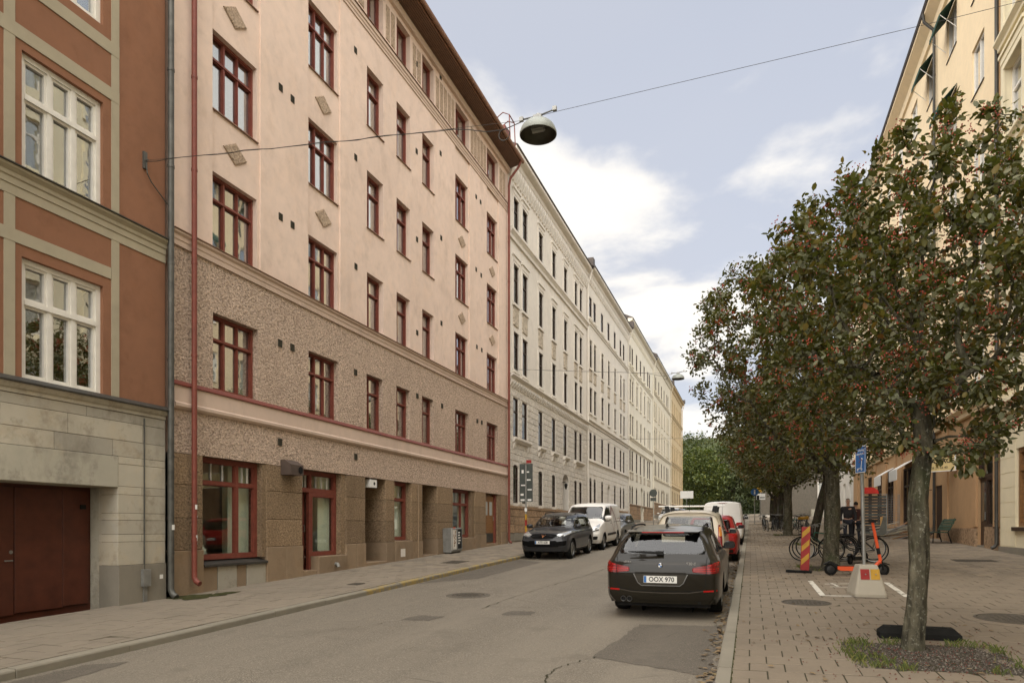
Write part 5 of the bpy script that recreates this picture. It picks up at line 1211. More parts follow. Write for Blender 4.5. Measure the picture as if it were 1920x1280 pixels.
# ---------------------------------------------------------------- tree pits: gravel, weeds, fallen leaves and berries
def pit(a, b, c, d, ng, ngr, seed, label, parent_tag):
    r = np.random.default_rng(seed); t = thing('tree_pit', label, 'tree pit', ((a+b)/2, (c+d)/2, gz((a+b)/2, (c+d)/2)), group='tree pits')
    mb = MB(); mb.quad(*[(x, y, gz(x, y)-.008) for x, y in ((a, c), (b, c), (b, d), (a, d))]); adopt(mb.build('soil', M['soil'], None, fixn=False), t)
    mb = MB()
    for i in range(ng):
        x, y, s_ = r.uniform(a, b), r.uniform(c, d), r.uniform(.006, .016); z = gz(x, y)-.004; q = r.uniform(.6, 1.3, 4)
        mb.add([(x-s_*q[0], y, z), (x, y-s_*q[1], z), (x+s_*q[2], y, z), (x, y+s_*q[3], z), (x, y, z+s_)], [(0, 1, 4), (1, 2, 4), (2, 3, 4), (3, 0, 4)])
    if ng: o = adopt(mb.build('gravel', M['gravel'], None, fixn=False), t); o['kind'] = 'stuff'
    mb = MB(); e = 0
    while e < ngr:
        cx, cy = r.uniform(a, b), r.uniform(c, d); ed = min(cx-a, b-cx, cy-c, d-cy)
        if r.random() > math.exp(-ed/.07)*(1.0 if cx < a+.45*(b-a) else .3): continue
        for k in range(r.integers(14, 34)):
            x, y = cx+r.normal(0, .05), cy+r.normal(0, .05); h = r.uniform(.03, .09); an = r.uniform(0, 6.28); w_ = .004; z = gz(x, y)-.006; lx, ly = math.cos(an)*h*.6, math.sin(an)*h*.6
            mb.add([(x-w_, y, z), (x+w_, y, z), (x+lx*.5, y+ly*.5, z+h*.8), (x+lx, y+ly, z+h)], [(0, 1, 2), (0, 2, 3)])
        e += 1
    o = adopt(mb.build('grass', M['grass'], None, fixn=False), t); o['kind'] = 'stuff'
M['soil'] = plaster('pit_soil', (.085, .068, .048, 1), .6, 50, .5, .3, rel=.012); M['gravel'] = None
a = NT('gravel'); a.pos(); a.col(a.ramp(a._pos.outputs['Random Per Island'], [(0, (.035, .028, .022, 1)), (.7, (.085, .070, .055, 1)), (1, (.17, .15, .12, 1))])); a.set(.9); M['gravel'] = a.m
a = NT('grass'); a.pos(); a.col(a.ramp(a._pos.outputs['Random Per Island'], [(0, (.045, .062, .012, 1)), (.6, (.085, .105, .02, 1)), (1, (.16, .15, .04, 1))])); a.set(.7); M['grass'] = a.m
pit(*PIT, 5200, 34, 3, 'gravel tree pit with grass tufts under the nearest whitebeam', None)
for k, p in enumerate(PITS): pit(*p, 300, 8, 9+k, ['bare tree pit under the second whitebeam', 'bare tree pit under the leaning whitebeam', 'bare tree pit under the thick straight whitebeam', 'bare tree pit under the fifth whitebeam'][k], None)
M['litter'] = leaf_mat('fallen_leaf', [(0, (.10, .055, .022, 1)), (.4, (.17, .10, .04, 1)), (.8, (.26, .17, .07, 1)), (1, (.20, .16, .05, 1))], (.20, .15, .09, 1), .8, 0)
def litter(name, label, pts, size, seed, flat=.12):
    r = np.random.default_rng(seed); pts = np.array(pts); d = np.stack([np.cos(a_ := r.uniform(0, 6.28, len(pts))), np.sin(a_), r.normal(0, flat, len(pts))+.0], 1)
    s = np.cross(d, np.array([0, 0, 1.])+r.normal(0, flat, (len(pts), 3))); s /= np.linalg.norm(s, axis=1)[:, None]; u = np.cross(s, d); L = size*r.uniform(.5, 1.2, len(pts))[:, None]
    prof = [(-.5, 0, .0), (-.2, -.3, .08), (.2, -.28, .10), (.5, 0, .03), (.2, .28, .10), (-.2, .3, .08), (0, 0, .0)]
    V = np.stack([pts+d*L*a+s*L*b+u*L*c for a, b, c in prof], 1).reshape(-1, 3); F = [(k*7+a, k*7+b, k*7+c) for k in range(len(pts)) for a, b, c in ((0, 1, 6), (1, 2, 6), (2, 3, 6), (3, 4, 6), (4, 5, 6), (5, 0, 6))]
    me = bpy.data.meshes.new(name); me.from_pydata(V.tolist(), [], F); me.materials.append(M['litter']); tag(inst(name, me), label, 'leaves', kind='stuff')
rg = np.random.default_rng(77); pts = []
for i in range(520):
    y = 5.5+22*rg.random()**1.2; x = -.36-abs(rg.normal(0, .10)); pts.append((x, y, G*y+.016))
litter('gutter_leaves', 'brown fallen leaves lying along the right gutter', pts, .085, 5)
pts = []
for i in range(520):
    k = rg.integers(0, 5); cx, cy = [(1.8, 8.9), (1.95, 19), (2.5, 30), (1.5, 37), (1.5, 45)][k]; x, y = cx+rg.normal(0, 1.2), cy+rg.normal(0, 2.0)
    if x > -.15: pts.append((x, y, gz(x, y)+.012))
for i in range(1500):
    x, y = rg.uniform(-.1, 5), rg.uniform(28, 66); pts.append((x, y, gz(x, y)+.014))
litter('pavement_leaves', 'scattered fallen leaves on the slabs under the tree row', pts, .07, 6)
mb = MB()
for i in range(560):
    x, y = rg.normal(1.95, .75), rg.normal(8.5, .8)
    if x < -.1: continue
    z = gz(x, y)+.006; s_ = rg.uniform(.006, .011); mb.add([(x-s_, y, z), (x, y-s_, z), (x+s_, y, z), (x, y+s_, z), (x, y, z+s_)], [(0, 1, 4), (1, 2, 4), (2, 3, 4), (3, 0, 4)])
tag(mb.build('fallen_berries', M['berry_old'], fixn=False), 'dark red berries fallen round the nearest trunk', 'berries', kind='stuff')
# ---------------------------------------------------------------- vehicles
def pchip(t, P, tn):
    t = np.asarray(t, float); P = np.asarray(P, float); h = np.diff(t); d = np.diff(P, axis=0)/h.reshape((-1,)+(1,)*(P.ndim-1)); m = np.zeros_like(P)
    w1 = (2*h[1:]+h[:-1]).reshape((-1,)+(1,)*(P.ndim-1)); w2 = (h[1:]+2*h[:-1]).reshape((-1,)+(1,)*(P.ndim-1))
    ok = d[:-1]*d[1:] > 0
    with np.errstate(all='ignore'): q = (w1+w2)/(w1/d[:-1]+w2/d[1:])
    m[1:-1] = np.where(ok, q, 0); m[0] = d[0]; m[-1] = d[-1]
    i = np.clip(np.searchsorted(t, tn, 'right')-1, 0, len(t)-2); hh = h[i]; u = (tn-t[i])/hh; s = (-1,)+(1,)*(P.ndim-1); u = u.reshape(s); hh = hh.reshape(s)
    return P[i]*(1+2*u)*(1-u)**2+m[i]*hh*u*(1-u)**2+P[i+1]*u*u*(3-2*u)+m[i+1]*hh*u*u*(u-1)
def interp(tab, y): tab = np.array(tab, float); return float(pchip(tab[:, 0], tab[:, 1], np.array([np.clip(y, tab[0, 0], tab[-1, 0])]))[0])
def car_paint(name, c, rough=.32, metal=.35, coat=1.0):
    dark = max(c[:3]) < .08; spec, cw = (.06, .5) if dark else (.25, .3); metal = 0 if dark else metal
    a = NT(name); a.col(a.ramp(a.noise(1.2, 3), [(.3, sc(c, .92)), (.7, sc(c, 1.08))])); a.set(rough, metal, spec, coat*cw); return a.m
M['tyre'] = plain('tyre_rubber', (.012, .012, .011, 1), .85, var=.2, spec=.1); M['rim'] = plain('alloy_rim', (.22, .22, .21, 1), .35, .8); M['rim_dark'] = plain('dark_alloy_rim', (.05, .05, .05, 1), .35, .7)
M['frit'] = plain('black_glass_border', (.008, .008, .008, 1), .12, spec=.5); M['interior'] = plain('car_interior', (.016, .015, .014, 1), .9); M['seat'] = plain('car_seat', (.03, .028, .026, 1), .85)
M['lens_red'] = plain('red_tail_lens', (.16, .005, .005, 1), .2, spec=.35, coat=.1); M['lens_red_b'] = plain('bright_red_lens', (.36, .010, .008, 1), .25, spec=.3); M['lens_clear'] = plain('clear_lens', (.42, .43, .42, 1), .1, .4, spec=.7, coat=1.0); M['lens_amber'] = plain('amber_lens', (.55, .20, .03, 1), .15, coat=1.0)
M['plate'] = plain('number_plate_white', (.70, .69, .64, 1), .45, var=.03); M['plate_ink'] = plain('number_plate_ink', (.02, .02, .02, 1), .5)
M['grille'] = plain('black_grille', (.005, .005, .005, 1), .7, spec=.08); M['seam'] = plain('panel_gap', (.004, .004, .004, 1), .9)
def inside(poly, x, y):
    c = False; n = len(poly)
    for i in range(n):
        a, b = poly[i], poly[(i+1) % n]
        if (a[1] > y) != (b[1] > y) and x < (b[0]-a[0])*(y-a[1])/(b[1]-a[1])+a[0]: c = not c
    return c
def chaikin(poly, it=2, k=.25):
    """round the corners of an outline by a few centimetres"""
    q = []; n = len(poly)
    for i in range(n):
        p, a, b = Vector(poly[i]), Vector(poly[i-1]), Vector(poly[(i+1) % n]); d = .055 if it > 1 else .03
        u, v = p+(a-p)*min(.4, d/max(1e-6, (a-p).length)), p+(b-p)*min(.4, d/max(1e-6, (b-p).length))
        for t in (0, .33, .67, 1): w_ = u*(1-t)**2+p*2*t*(1-t)+v*t*t; q.append((w_.x, w_.y))
    return q
    for _ in range(it):
        q = []
        for i in range(len(poly)):
            a, b = poly[i], poly[(i+1) % len(poly)]; q += [(a[0]*(1-k)+b[0]*k, a[1]*(1-k)+b[1]*k), (a[0]*k+b[0]*(1-k), a[1]*k+b[1]*(1-k))]
        poly = q
    return poly
def resample(poly, n):
    P = np.array(poly+[poly[0]]); s = np.r_[0, np.cumsum(np.linalg.norm(np.diff(P, axis=0), axis=1))]; t = np.linspace(0, s[-1], n, endpoint=False)
    return list(zip(np.interp(t, s, P[:, 0]), np.interp(t, s, P[:, 1])))
class Car:
    def __init__(s, name, label, loc, rz, spec, paint, nu=5, nv=5, group=None):
        s.t = thing(name, label, spec.get('cat', 'car'), loc, (PITCH if rz == 0 else -PITCH, 0, rz), group); s.p = spec; s.paint = paint
        s.grid(nu, nv); s.holes = []
    def grid(s, nu, nv):
        p = s.p; L, W, H = p['L'], p['W'], p['H']; rows = []
        def lower(y, k=1.0):
            w = interp(p['wid'], y)*W*k; b = interp(p['belt'], y); bt = interp(p['bot'], y)
            return [w*.93, w*.995, w, w*.985, w*p.get('xb', .93)], [bt, bt+.16, .34+b*.36, b*.86, b]
        rc = p['rear']; fc = p['front']
        def corner(c):
            x, z = lower(c['y']); xs = [x[i]*c['kx'][i] for i in range(5)]+[interp(p['xup'], c['yup'])*W*c['kx'][5], interp(p['xup'], c['yup'])*W*.55, 0]
            zt = interp(p['top'], c['yup']); zs = z[:5]+[zt-p.get('drop', .06), zt-.015, zt]
            return xs, c['ys'], zs
        xs, ys, zs = corner(rc)
        for f in (0, .35, .65, .85, .96): rows.append([(xs[j]*f, ys[j]-rc['bulge'][j]*(1-f**2.2), zs[j]+(.0 if j < 5 else 0)) for j in range(8)])
        rows.append([(xs[j], ys[j]+rc.get('rr', .04), zs[j]) for j in range(8)])
        for (yl, yu) in p['side']:
            x, z = lower(yl); zt = interp(p['top'], yu); xu = interp(p['xup'], yu)*W
            rows.append([(x[j], yl, z[j]) for j in range(4)]+[(x[4], yl*.8+yu*.2, z[4]), (xu, yu, zt-interp(p['drops'], yu) if 'drops' in p else zt-p.get('drop', .06)), (xu*.55, yu, zt-.015), (0, yu, zt)])
        xs, ys, zs = corner(fc)
        rows.append([(xs[j], ys[j]-fc.get('rr', .04), zs[j]) for j in range(8)])
        for f in (.96, .85, .65, .35, 0): rows.append([(xs[j]*f, ys[j]+fc['bulge'][j]*(1-f**2.2), zs[j]) for j in range(8)])
        P = np.array(rows); n, m = P.shape[:2]
        du = np.sqrt(np.linalg.norm(np.diff(P[:, 1:5], axis=0), axis=2).mean(1)+1e-4); tu = np.r_[0, np.cumsum(du)]; dv = np.sqrt(np.linalg.norm(np.diff(P[5:-5], axis=1), axis=2).mean(0)+1e-4); tv = np.r_[0, np.cumsum(dv)]
        un = np.concatenate([np.linspace(tu[i], tu[i+1], nu if 4 < i < n-6 else 3, endpoint=False) for i in range(n-1)]+[[tu[-1]]])
        un = np.concatenate([np.linspace(tu[i], tu[i+1], max(3, int(nu*np.linalg.norm(P[i+1, 2]-P[i, 2])/.22)+1), endpoint=False) for i in range(n-1)]+[[tu[-1]]])
        vn = np.concatenate([np.linspace(tv[i], tv[i+1], nv+1, endpoint=False) for i in range(m-1)]+[[tv[-1]]])
        Q = pchip(tu, P, un); Q = np.swapaxes(pchip(tv, np.swapaxes(Q, 0, 1), vn), 0, 1)
        a, b = Q.shape[:2]; V = Q.reshape(-1, 3); I = np.arange(a*b).reshape(a, b)
        F = np.stack([I[:-1, :-1], I[1:, :-1], I[1:, 1:], I[:-1, 1:]], -1).reshape(-1, 4); N = len(V); V2 = V*np.array([-1, 1, 1]); F2 = (F+N)[:, ::-1]
        s.V = np.vstack([V, V2]); s.F = np.vstack([F, F2])
        s.bvh = BVHTree.FromPolygons([tuple(v) for v in s.V], [tuple(int(i) for i in f) for f in s.F])
        s.keep = np.ones(len(s.F), bool)
        c = s.V[s.F].mean(1); e1 = s.V[s.F[:, 2]]-s.V[s.F[:, 0]]; e2 = s.V[s.F[:, 3]]-s.V[s.F[:, 1]]; nn = np.cross(e1, e2); nn /= np.linalg.norm(nn, axis=1)[:, None]+1e-12
        nn *= np.where(((c-np.array([0, L/2, H*.45]))*nn).sum(1) < 0, -1, 1)[:, None]; s.c, s.n = c, nn
    def hit(s, a, b, axis, sg):
        o, d = ((sg*4, a, b), (-sg, 0, 0)) if axis == 'x' else (((a, s.p['L']/2+sg*8, b), (0, -sg, 0)) if axis == 'y' else ((a, b, 5), (0, 0, -1)))
        h = s.bvh.ray_cast(Vector(o), Vector(d))
        if h[0] is None:
            q = Vector((sg*s.p['W'], a, b)) if axis == 'x' else Vector((a, 0 if sg < 0 else s.p['L'], b)); h = s.bvh.find_nearest(q)
        nrm = h[1]*(1 if h[1].dot(Vector(d)) < 0 else -1); return h[0], nrm
    def patch(s, name, poly, axis, sg, mats, eps=.004, rings=(0, .15, .3, .45, .6, .75, .88, .95, 1), N=48, rnd=2, parent=None, border=False, cx=None, thick=.004, smooth=True):
        q = resample(chaikin(list(poly), rnd) if rnd else list(poly), N); cx = cx or (sum(a for a, _ in q)/N, sum(b for _, b in q)/N)
        mb = MB()
        for k, r in enumerate(rings):
            for (a, b) in (q if r > 0 else [cx]):
                h, nr = s.hit(cx[0]+(a-cx[0])*r, cx[1]+(b-cx[1])*r, axis, sg); h = h+nr*eps*(1.0 if r < 1 else .0) if thick else h+nr*eps; mb.v.append(tuple(h))
        for j in range(N): mb.f.append((0, 1+j, 1+(j+1) % N)); mb.m.append(0)
        for k in range(1, len(rings)-1):
            o0, o1 = 1+(k-1)*N, 1+k*N
            for j in range(N): mb.f.append((o0+j, o1+j, o1+(j+1) % N, o0+(j+1) % N)); mb.m.append(1 if border and rings[k] >= .9 else 0)
        return mb.build(name, mats, parent or s.t, smooth=smooth, fixn=True)
    def window(s, name, poly, axis, sg, inset=.93, cx=None, rnd=2):
        q = resample(chaikin(list(poly), rnd), 48); c = cx or (sum(a for a, _ in q)/48, sum(b for _, b in q)/48); k = inset*1.0; inner = [(c[0]+(a-c[0])*k, c[1]+(b-c[1])*k) for a, b in q]
        lo = np.array(inner).min(0); hi = np.array(inner).max(0); ia, ib = (1, 2) if axis == 'x' else (0, 2); na = 0 if axis == 'x' else 1
        cand = np.where(s.keep & (s.n[:, na]*sg > .05) & (s.c[:, ia] > lo[0]) & (s.c[:, ia] < hi[0]) & (s.c[:, ib] > lo[1]) & (s.c[:, ib] < hi[1]) & (s.c[:, 2] > .6))[0]
        for i in cand:
            if inside(inner, s.c[i, ia], s.c[i, ib]): s.keep[i] = False
        return s.patch(name, poly, axis, sg, [M['car_glass'], M['frit']], rings=(0, .2, .4, .58, .72, .84, inset, 1), border=True, cx=c, rnd=rnd, eps=.007)
    def strip(s, name, pts, axis, sg, w, m, eps=.0035, parent=None):
        P = [Vector(p) for p in pts]; D = []
        for i in range(len(P)-1):
            k = max(2, int((P[i+1]-P[i]).length/.05))
            D += [P[i].lerp(P[i+1], j/k) for j in range(k)]
        D.append(P[-1]); mb = MB()
        for i, p in enumerate(D):
            t = (D[min(i+1, len(D)-1)]-D[max(i-1, 0)]); nn = Vector((-t.y, t.x)).normalized()*w/2
            for sgn in (-1, 1):
                h, nr = s.hit(p.x+nn.x*sgn, p.y+nn.y*sgn, axis, sg); mb.v.append(tuple(h+nr*eps))
        for i in range(len(D)-1): mb.f.append((2*i, 2*i+1, 2*i+3, 2*i+2)); mb.m.append(0)
        return mb.build(name, m, parent or s.t)
    def arches(s, ys, r, zc):
        s.arc = (ys, r, zc)
        for ya in ys:
            d = np.hypot(s.c[:, 1]-ya, s.c[:, 2]-zc); s.keep &= ~((d < r) & (np.abs(s.c[:, 0]) > s.p['W']*.5))
        kept = np.zeros(len(s.V), bool); kept[s.F[s.keep].ravel()] = True; rem = np.zeros(len(s.V), bool); rem[s.F[~s.keep].ravel()] = True
        for i in np.where(kept & rem & (s.V[:, 2] > .05))[0]:
            for ya in ys:
                v = s.V[i]; d = math.hypot(v[1]-ya, v[2]-zc)
                if .5*r < d < 1.35*r and abs(v[0]) > s.p['W']*.5: s.V[i, 1] = ya+(v[1]-ya)*r/d; s.V[i, 2] = zc+(v[2]-zc)*r/d
    def finish(s, wheel_r, rim='rim', spokes=10, underc=None, clad=None, seats=True):
        mb = MB(); mb.v = [tuple(v) for v in s.V]; mb.f = [tuple(int(i) for i in f) for f in s.F[s.keep]]; mb.m = [0]*len(mb.f)
        me = mb.mesh('body', s.paint, smooth=False, fixn=False); bm = bmesh.new(); bm.from_mesh(me); bmesh.ops.remove_doubles(bm, verts=bm.verts, dist=.0012)
        bmesh.ops.delete(bm, geom=[v for v in bm.verts if not v.link_faces], context='VERTS'); bmesh.ops.recalc_face_normals(bm, faces=bm.faces); bm.to_mesh(me); bm.free()
        me.polygons.foreach_set('use_smooth', [True]*len(me.polygons)); inst('body', me, s.t)
        ys, r, zc = s.arc; W, L, H = s.p['W'], s.p['L'], s.p['H']
        mb = MB()
        for ya in ys:
            for sg in (-1, 1):
                prof = [(r*.99, a) for a in np.linspace(-.3, math.pi+.3, 18)]
                for i in range(17):
                    a0, a1 = prof[i][1], prof[i+1][1]; q = [(ya+r*.995*math.cos(a), zc+r*.995*math.sin(a)) for a in (a0, a1)]
                    mb.quad((sg*W*.45, q[0][0], q[0][1]), (sg*W*.96, q[0][0], q[0][1]), (sg*W*.96, q[1][0], q[1][1]), (sg*W*.45, q[1][0], q[1][1]))
                mb.add([(sg*W*.45, ya+r*math.cos(a), zc+r*math.sin(a)) for a in np.linspace(0, 2*math.pi, 20, endpoint=False)], [tuple(range(20))])
        mb.build('wheel_well', M['plastic_b'], s.t, fixn=False)['kind'] = 'stuff'
        b0 = min(z for _, z in s.p['bot'])
        mb = MB(); mb.box(-W*.80, W*.80, .35, L-.35, b0-.03, b0+.10); mb.build('underbody', M['interior'], s.t)
        if seats:
            p = s.p; yb = p.get('cabin', (1.2, 3.0)); zb = interp(p['belt'], sum(yb)/2)
            mb = MB(); mb.box(-W*.84, W*.84, yb[0], yb[1]+.35, .35, zb-.25); mb.build('cabin_floor', M['interior'], s.t)
            sm = s.p.get('seat_mesh')
            for yy in p.get('seats', (1.55, 2.45)):
                for xx in (-.38, .38):
                    mb = MB(); mb.add([(-.22, 0, zb-.3), (.22, 0, zb-.3), (.20, -.12, zb+.12), (-.20, -.12, zb+.12), (-.22, .14, zb-.3), (.22, .14, zb-.3), (.18, -.03, zb+.12), (-.18, -.03, zb+.12)], [(0,1,2,3),(7,6,5,4),(0,4,5,1),(1,5,6,2),(2,6,7,3),(3,7,4,0)]); mb.box(-.12, .12, -.14, -.05, zb+.14, zb+.32); mb.build('seat', M['seat'], s.t, (xx, yy, 0))
        # wheels
        tw = s.p.get('tw', .215); R_ = wheel_r; ty = MB(); ty.lathe([(R_*.66, -tw/2+.02), (R_*.90, -tw/2), (R_*.975, -tw/2+.03), (R_, -tw/2+.06), (R_, tw/2-.06), (R_*.975, tw/2-.03), (R_*.90, tw/2), (R_*.66, tw/2-.02)], 36, 'x'); tm = ty.mesh('wheel', M['tyre'], smooth=True)
        rm = MB(); rm.lathe([(R_*.67, tw/2-.02), (R_*.64, tw/2-.005), (R_*.60, tw/2-.03), (R_*.60, -.02)], 32, 'x')
        for k in range(spokes):
            a = 2*math.pi*k/spokes; c, sn = math.cos(a), math.sin(a); f = lambda rr, t, x: (x, rr*c-t*sn, rr*sn+t*c)
            rm.add([f(.06, -.025, tw/2-.03), f(.06, .025, tw/2-.03), f(R_*.62, .030, tw/2-.022), f(R_*.62, -.030, tw/2-.022), f(.06, -.025, tw/2-.07), f(.06, .025, tw/2-.07), f(R_*.62, .030, tw/2-.06), f(R_*.62, -.030, tw/2-.06)], [(0,1,2,3),(0,3,7,4),(1,5,6,2),(4,7,6,5)])
        rm.lathe([(0, tw/2-.02), (.05, tw/2-.022), (.075, tw/2-.04), (.075, tw/2-.08)], 20, 'x'); rmm = rm.mesh('rim', M[rim]); dk = MB(); dk.lathe([(0, .0), (R_*.6, .0)], 24, 'x', (-.0, 0, 0)); dkm = dk.mesh('brake_disc', M['plastic_b'])
        for ya in ys:
            for sg in (-1, 1):
                w = inst('wheel', tm, s.t, (sg*(W-tw/2-.025), ya, R_), (0, 0, 0 if sg > 0 else math.pi)); inst('rim', rmm, w); inst('brake_disc', dkm, w)
    def mirror(s, y, z, m, size=1.0):
        for sg in (-1, 1):
            h, nr = s.hit(y, z, 'x', sg); mb = MB(); n = 12; rings = []
            for i, (t, k) in enumerate([(-.09, .0), (-.085, .6), (-.05, .92), (.0, 1), (.05, .88), (.095, .55), (.115, 0)]):
                for j in range(n): a = 2*math.pi*j/n; ca, sa = math.cos(a), math.sin(a); mb.v.append((sg*(.13+.11*size*k*np.sign(ca)*abs(ca)**.7), t*size, .05+.075*size*k*np.sign(sa)*abs(sa)**.7))
            for i in range(6):
                for j in range(n): mb.f.append((i*n+j, i*n+(j+1) % n, (i+1)*n+(j+1) % n, (i+1)*n+j)); mb.m.append(0)
            o = mb.build('side_mirror', m, s.t, (h.x, h.y, h.z+.03), smooth=True); MB().box(sg*.0-.03*(sg < 0), sg*.10+.03*(sg < 0) if sg < 0 else .10, -.03, .03, -.02, .03).build('mirror_arm', M['plastic_b'], o); MB().box(sg*.13-.09*size, sg*.13+.09*size, -.094*size, -.088*size, -.005, .105).build('mirror_glass', M['frit'], o)
    def plate(s, body, x, z, sg, w=.52, h=.11, tilt=0):
        y0 = s.hit(x, z, 'y', sg)[0].y+sg*.006; o = inst('number_plate', MB().box(-w/2, w/2, -.006, .006, -h/2, h/2).mesh('number_plate', M['plate']), s.t, (x, y0, z), (0, 0, 0 if sg < 0 else math.pi))
        MB().box(-w/2+.004, -w/2+.045, -.0085, -.006, -h/2+.004, h/2-.004).build('country_strip', M['blue'], o); body and inst('lettering', text_mesh(body, .105, M['plate_ink'], .0012, bold=.0022, sx=.92), o, (.02, -.0075, -.002), (R(90), 0, 0)); return o
def rails(car, y0, y1, xk, m, h=.05):
    for sg in (-1, 1):
        pts = []
        for i in range(13):
            t = i/12; y = y0+(y1-y0)*t; hp, n_ = car.hit(sg*interp(car.p['xup'], y)*car.p['W']*xk, y, 'z', 1); pts.append((hp.x, hp.y, hp.z+h*min(1, math.sin(math.pi*t)*4)))
        MB().tube(pts, .016, 8).build('roof_rail', m, car.t, smooth=True)
# --- dark estate car (rear towards us)
EST = dict(L=4.90, W=.925, H=1.49, wid=[(0, .94), (.5, .985), (1.2, 1), (3.6, .995), (4.3, .97), (4.9, .88)], belt=[(0, 1.02), (1.2, .99), (3.2, .945), (4.2, .86), (4.9, .70)], bot=[(0, .27), (.6, .22), (4.4, .20), (4.9, .22)], xb=.915,
  top=[(.28, 1.395), (.6, 1.43), (1.6, 1.488), (2.3, 1.475), (2.72, 1.40), (3.1, 1.20), (3.45, 1.015), (3.9, .965), (4.5, .86), (4.8, .73)], xup=[(.28, .66), (1.2, .70), (2.4, .68), (2.72, .665), (3.45, .76), (4.2, .74), (4.8, .60)], drops=[(.28, .055), (2.4, .07), (2.9, .05), (3.45, .03), (4.8, .05)],
  side=[(.26, .52), (.65, .85), (1.11, 1.25), (1.7, 1.75), (2.3, 2.25), (2.75, 2.6), (3.0, 2.8), (3.25, 3.1), (3.5, 3.45), (3.95, 3.9), (4.35, 4.3), (4.68, 4.6)],
  rear=dict(y=.12, yup=.28, kx=[.93, .965, .965, .955, .95, .97], ys=[.13, .07, .05, .07, .17, .46, .40, .38], bulge=[.06, .07, .075, .08, .07, .06, .02, 0], rr=.045),
  front=dict(y=4.75, yup=4.75, kx=[.9, .95, .95, .93, .93, .95], ys=[4.74, 4.80, 4.80, 4.78, 4.76, 4.75, 4.76, 4.78], bulge=[.10, .12, .12, .11, .08, .05, .02, 0]), cabin=(.9, 2.9), seats=(1.5, 2.4), tw=.235)
P_EST = car_paint('black_brown_paint', (.016, .0135, .009, 1), .28, .3)
c = Car('estate_car', 'dark brown estate car parked nearest on the right, seen from behind', (-1.36, 11.05, G*11.05), 0, EST, P_EST, 6, 6)
c.arches((1.11, 4.08), .375, .33)
c.window('rear_window', [(-.71, 1.045), (.71, 1.045), (.60, 1.368), (-.60, 1.368)], 'y', -1, .955, rnd=2)
for sg in (-1, 1):
    c.window('side_window', [(.62, 1.03), (1.35, 1.00), (1.35, 1.34), (1.0, 1.34), (.78, 1.30)], 'x', sg, .92); c.window('side_window', [(1.42, 1.0), (2.15, .985), (2.15, 1.355), (1.42, 1.35)], 'x', sg, .93); c.window('side_window', [(2.22, .985), (3.05, .975), (2.95, 1.06), (2.62, 1.30), (2.45, 1.35), (2.22, 1.355)], 'x', sg, .92)
    c.strip('window_trim', [(.55, 1.005), (1.4, .975), (3.1, .955)], 'x', sg, .014, M['chrome']); c.strip('door_seam', [(2.18, .35), (2.19, .95)], 'x', sg, .006, M['seam']); c.strip('door_seam', [(1.36, .60), (1.38, .96)], 'x', sg, .006, M['seam'])
c.window('windscreen', [(-.68, 1.06), (.68, 1.06), (.56, 1.375), (-.56, 1.375)], 'y', 1, .94)
for sg in (-1, 1):
    X = lambda l: [(sg*a, b) for a, b in l]
    tl = c.patch('tail_light', X([(.49, .845), (.70, .88), (.885, .93), (.90, .85), (.885, .755), (.70, .748), (.49, .775)]), 'y', -1, M['lens_red'], eps=.012, rnd=1)
    for k, (z0_, x0_) in enumerate(((.785, .50), (.815, .50), (.875, .72), (.905, .80))): c.strip('light_bar', X([(x0_, z0_), (.87, z0_+.012)]), 'y', -1, .014 if k else .012, M['lens_red_b'], eps=.016, parent=tl)
    c.strip('lamp_gap', X([(.70, .745), (.70, .895)]), 'y', -1, .008, M['seam'], eps=.017, parent=tl)
    c.strip('reflector', X([(.66, .475), (.86, .485)]), 'y', -1, .026, M['lens_red_b'], eps=.004)
    c.strip('tailgate_seam', X([(.71, 1.0), (.70, .90), (.70, .74), (.69, .58), (.64, .50), (.45, .47), (0, .462)]), 'y', -1, .009, M['seam'])
c.strip('tailgate_crease_sheen', [(-.69, .485), (-.45, .448), (0, .438), (.45, .448), (.69, .485)], 'y', -1, .016, M['chrome'] if False else car_paint('painted_edge_sheen', (.09, .08, .065, 1), .25, .5), eps=.003)  # crease strip in a lighter tone: the edge highlight is put into its colour
c.strip('bumper_lip', [(-.62, .285), (0, .275), (.62, .285)], 'y', -1, .05, M['plastic_b'], eps=.006)
pr = c.patch('plate_recess', [(-.42, .74), (.42, .74), (.36, .60), (.30, .555), (-.30, .555), (-.36, .60)], 'y', -1, car_paint('plate_recess_paint', (.05, .045, .036, 1), .3, .4), eps=.004, rnd=0)
c.strip('plate_trim', [(-.42, .738), (-.355, .60), (-.30, .556), (.30, .556), (.355, .60), (.42, .738)], 'y', -1, .014, M['rim'], eps=.008)
c.strip('plate_handle', [(-.40, .752), (.40, .752)], 'y', -1, .028, P_EST, eps=.022)
c.plate('OOX 970', 0.0, .655, -1)
bd = c.hit(0, .875, 'y', -1)[0]; e = inst('badge', MB().lathe([(0, -.012), (.036, -.012), (.041, -.008), (.042, 0)], 28, 'y').mesh('badge', M['chrome'], smooth=True), c.t, (bd.x, bd.y-.002, bd.z))
for k in range(4):
    q = [(0, 0)]+[(.027*math.cos(a), .027*math.sin(a)) for a in np.linspace(k*math.pi/2, (k+1)*math.pi/2, 7)]
    MB().prism(q, -.0135, -.0125, 'xz').build('emblem_quarter', M['blue'] if k % 2 else M['white'], e)
MB().lathe([(.028, -.0128), (.0285, -.0145), (.035, -.0145), (.0355, -.0128)], 28, 'y').build('emblem_ring', M['plastic_b'], e)
for body, x_, z_, s_ in (('520 d', .47, .905, .062), ('xDrive', -.53, .925, .042)):
    h = c.hit(x_, z_, 'y', -1)[0]; inst('model_lettering', text_mesh(body, s_, M['chrome'], .002, bold=.001, name='model_lettering'), c.t, (x_, h.y-.008, z_), (R(90), 0, 0))
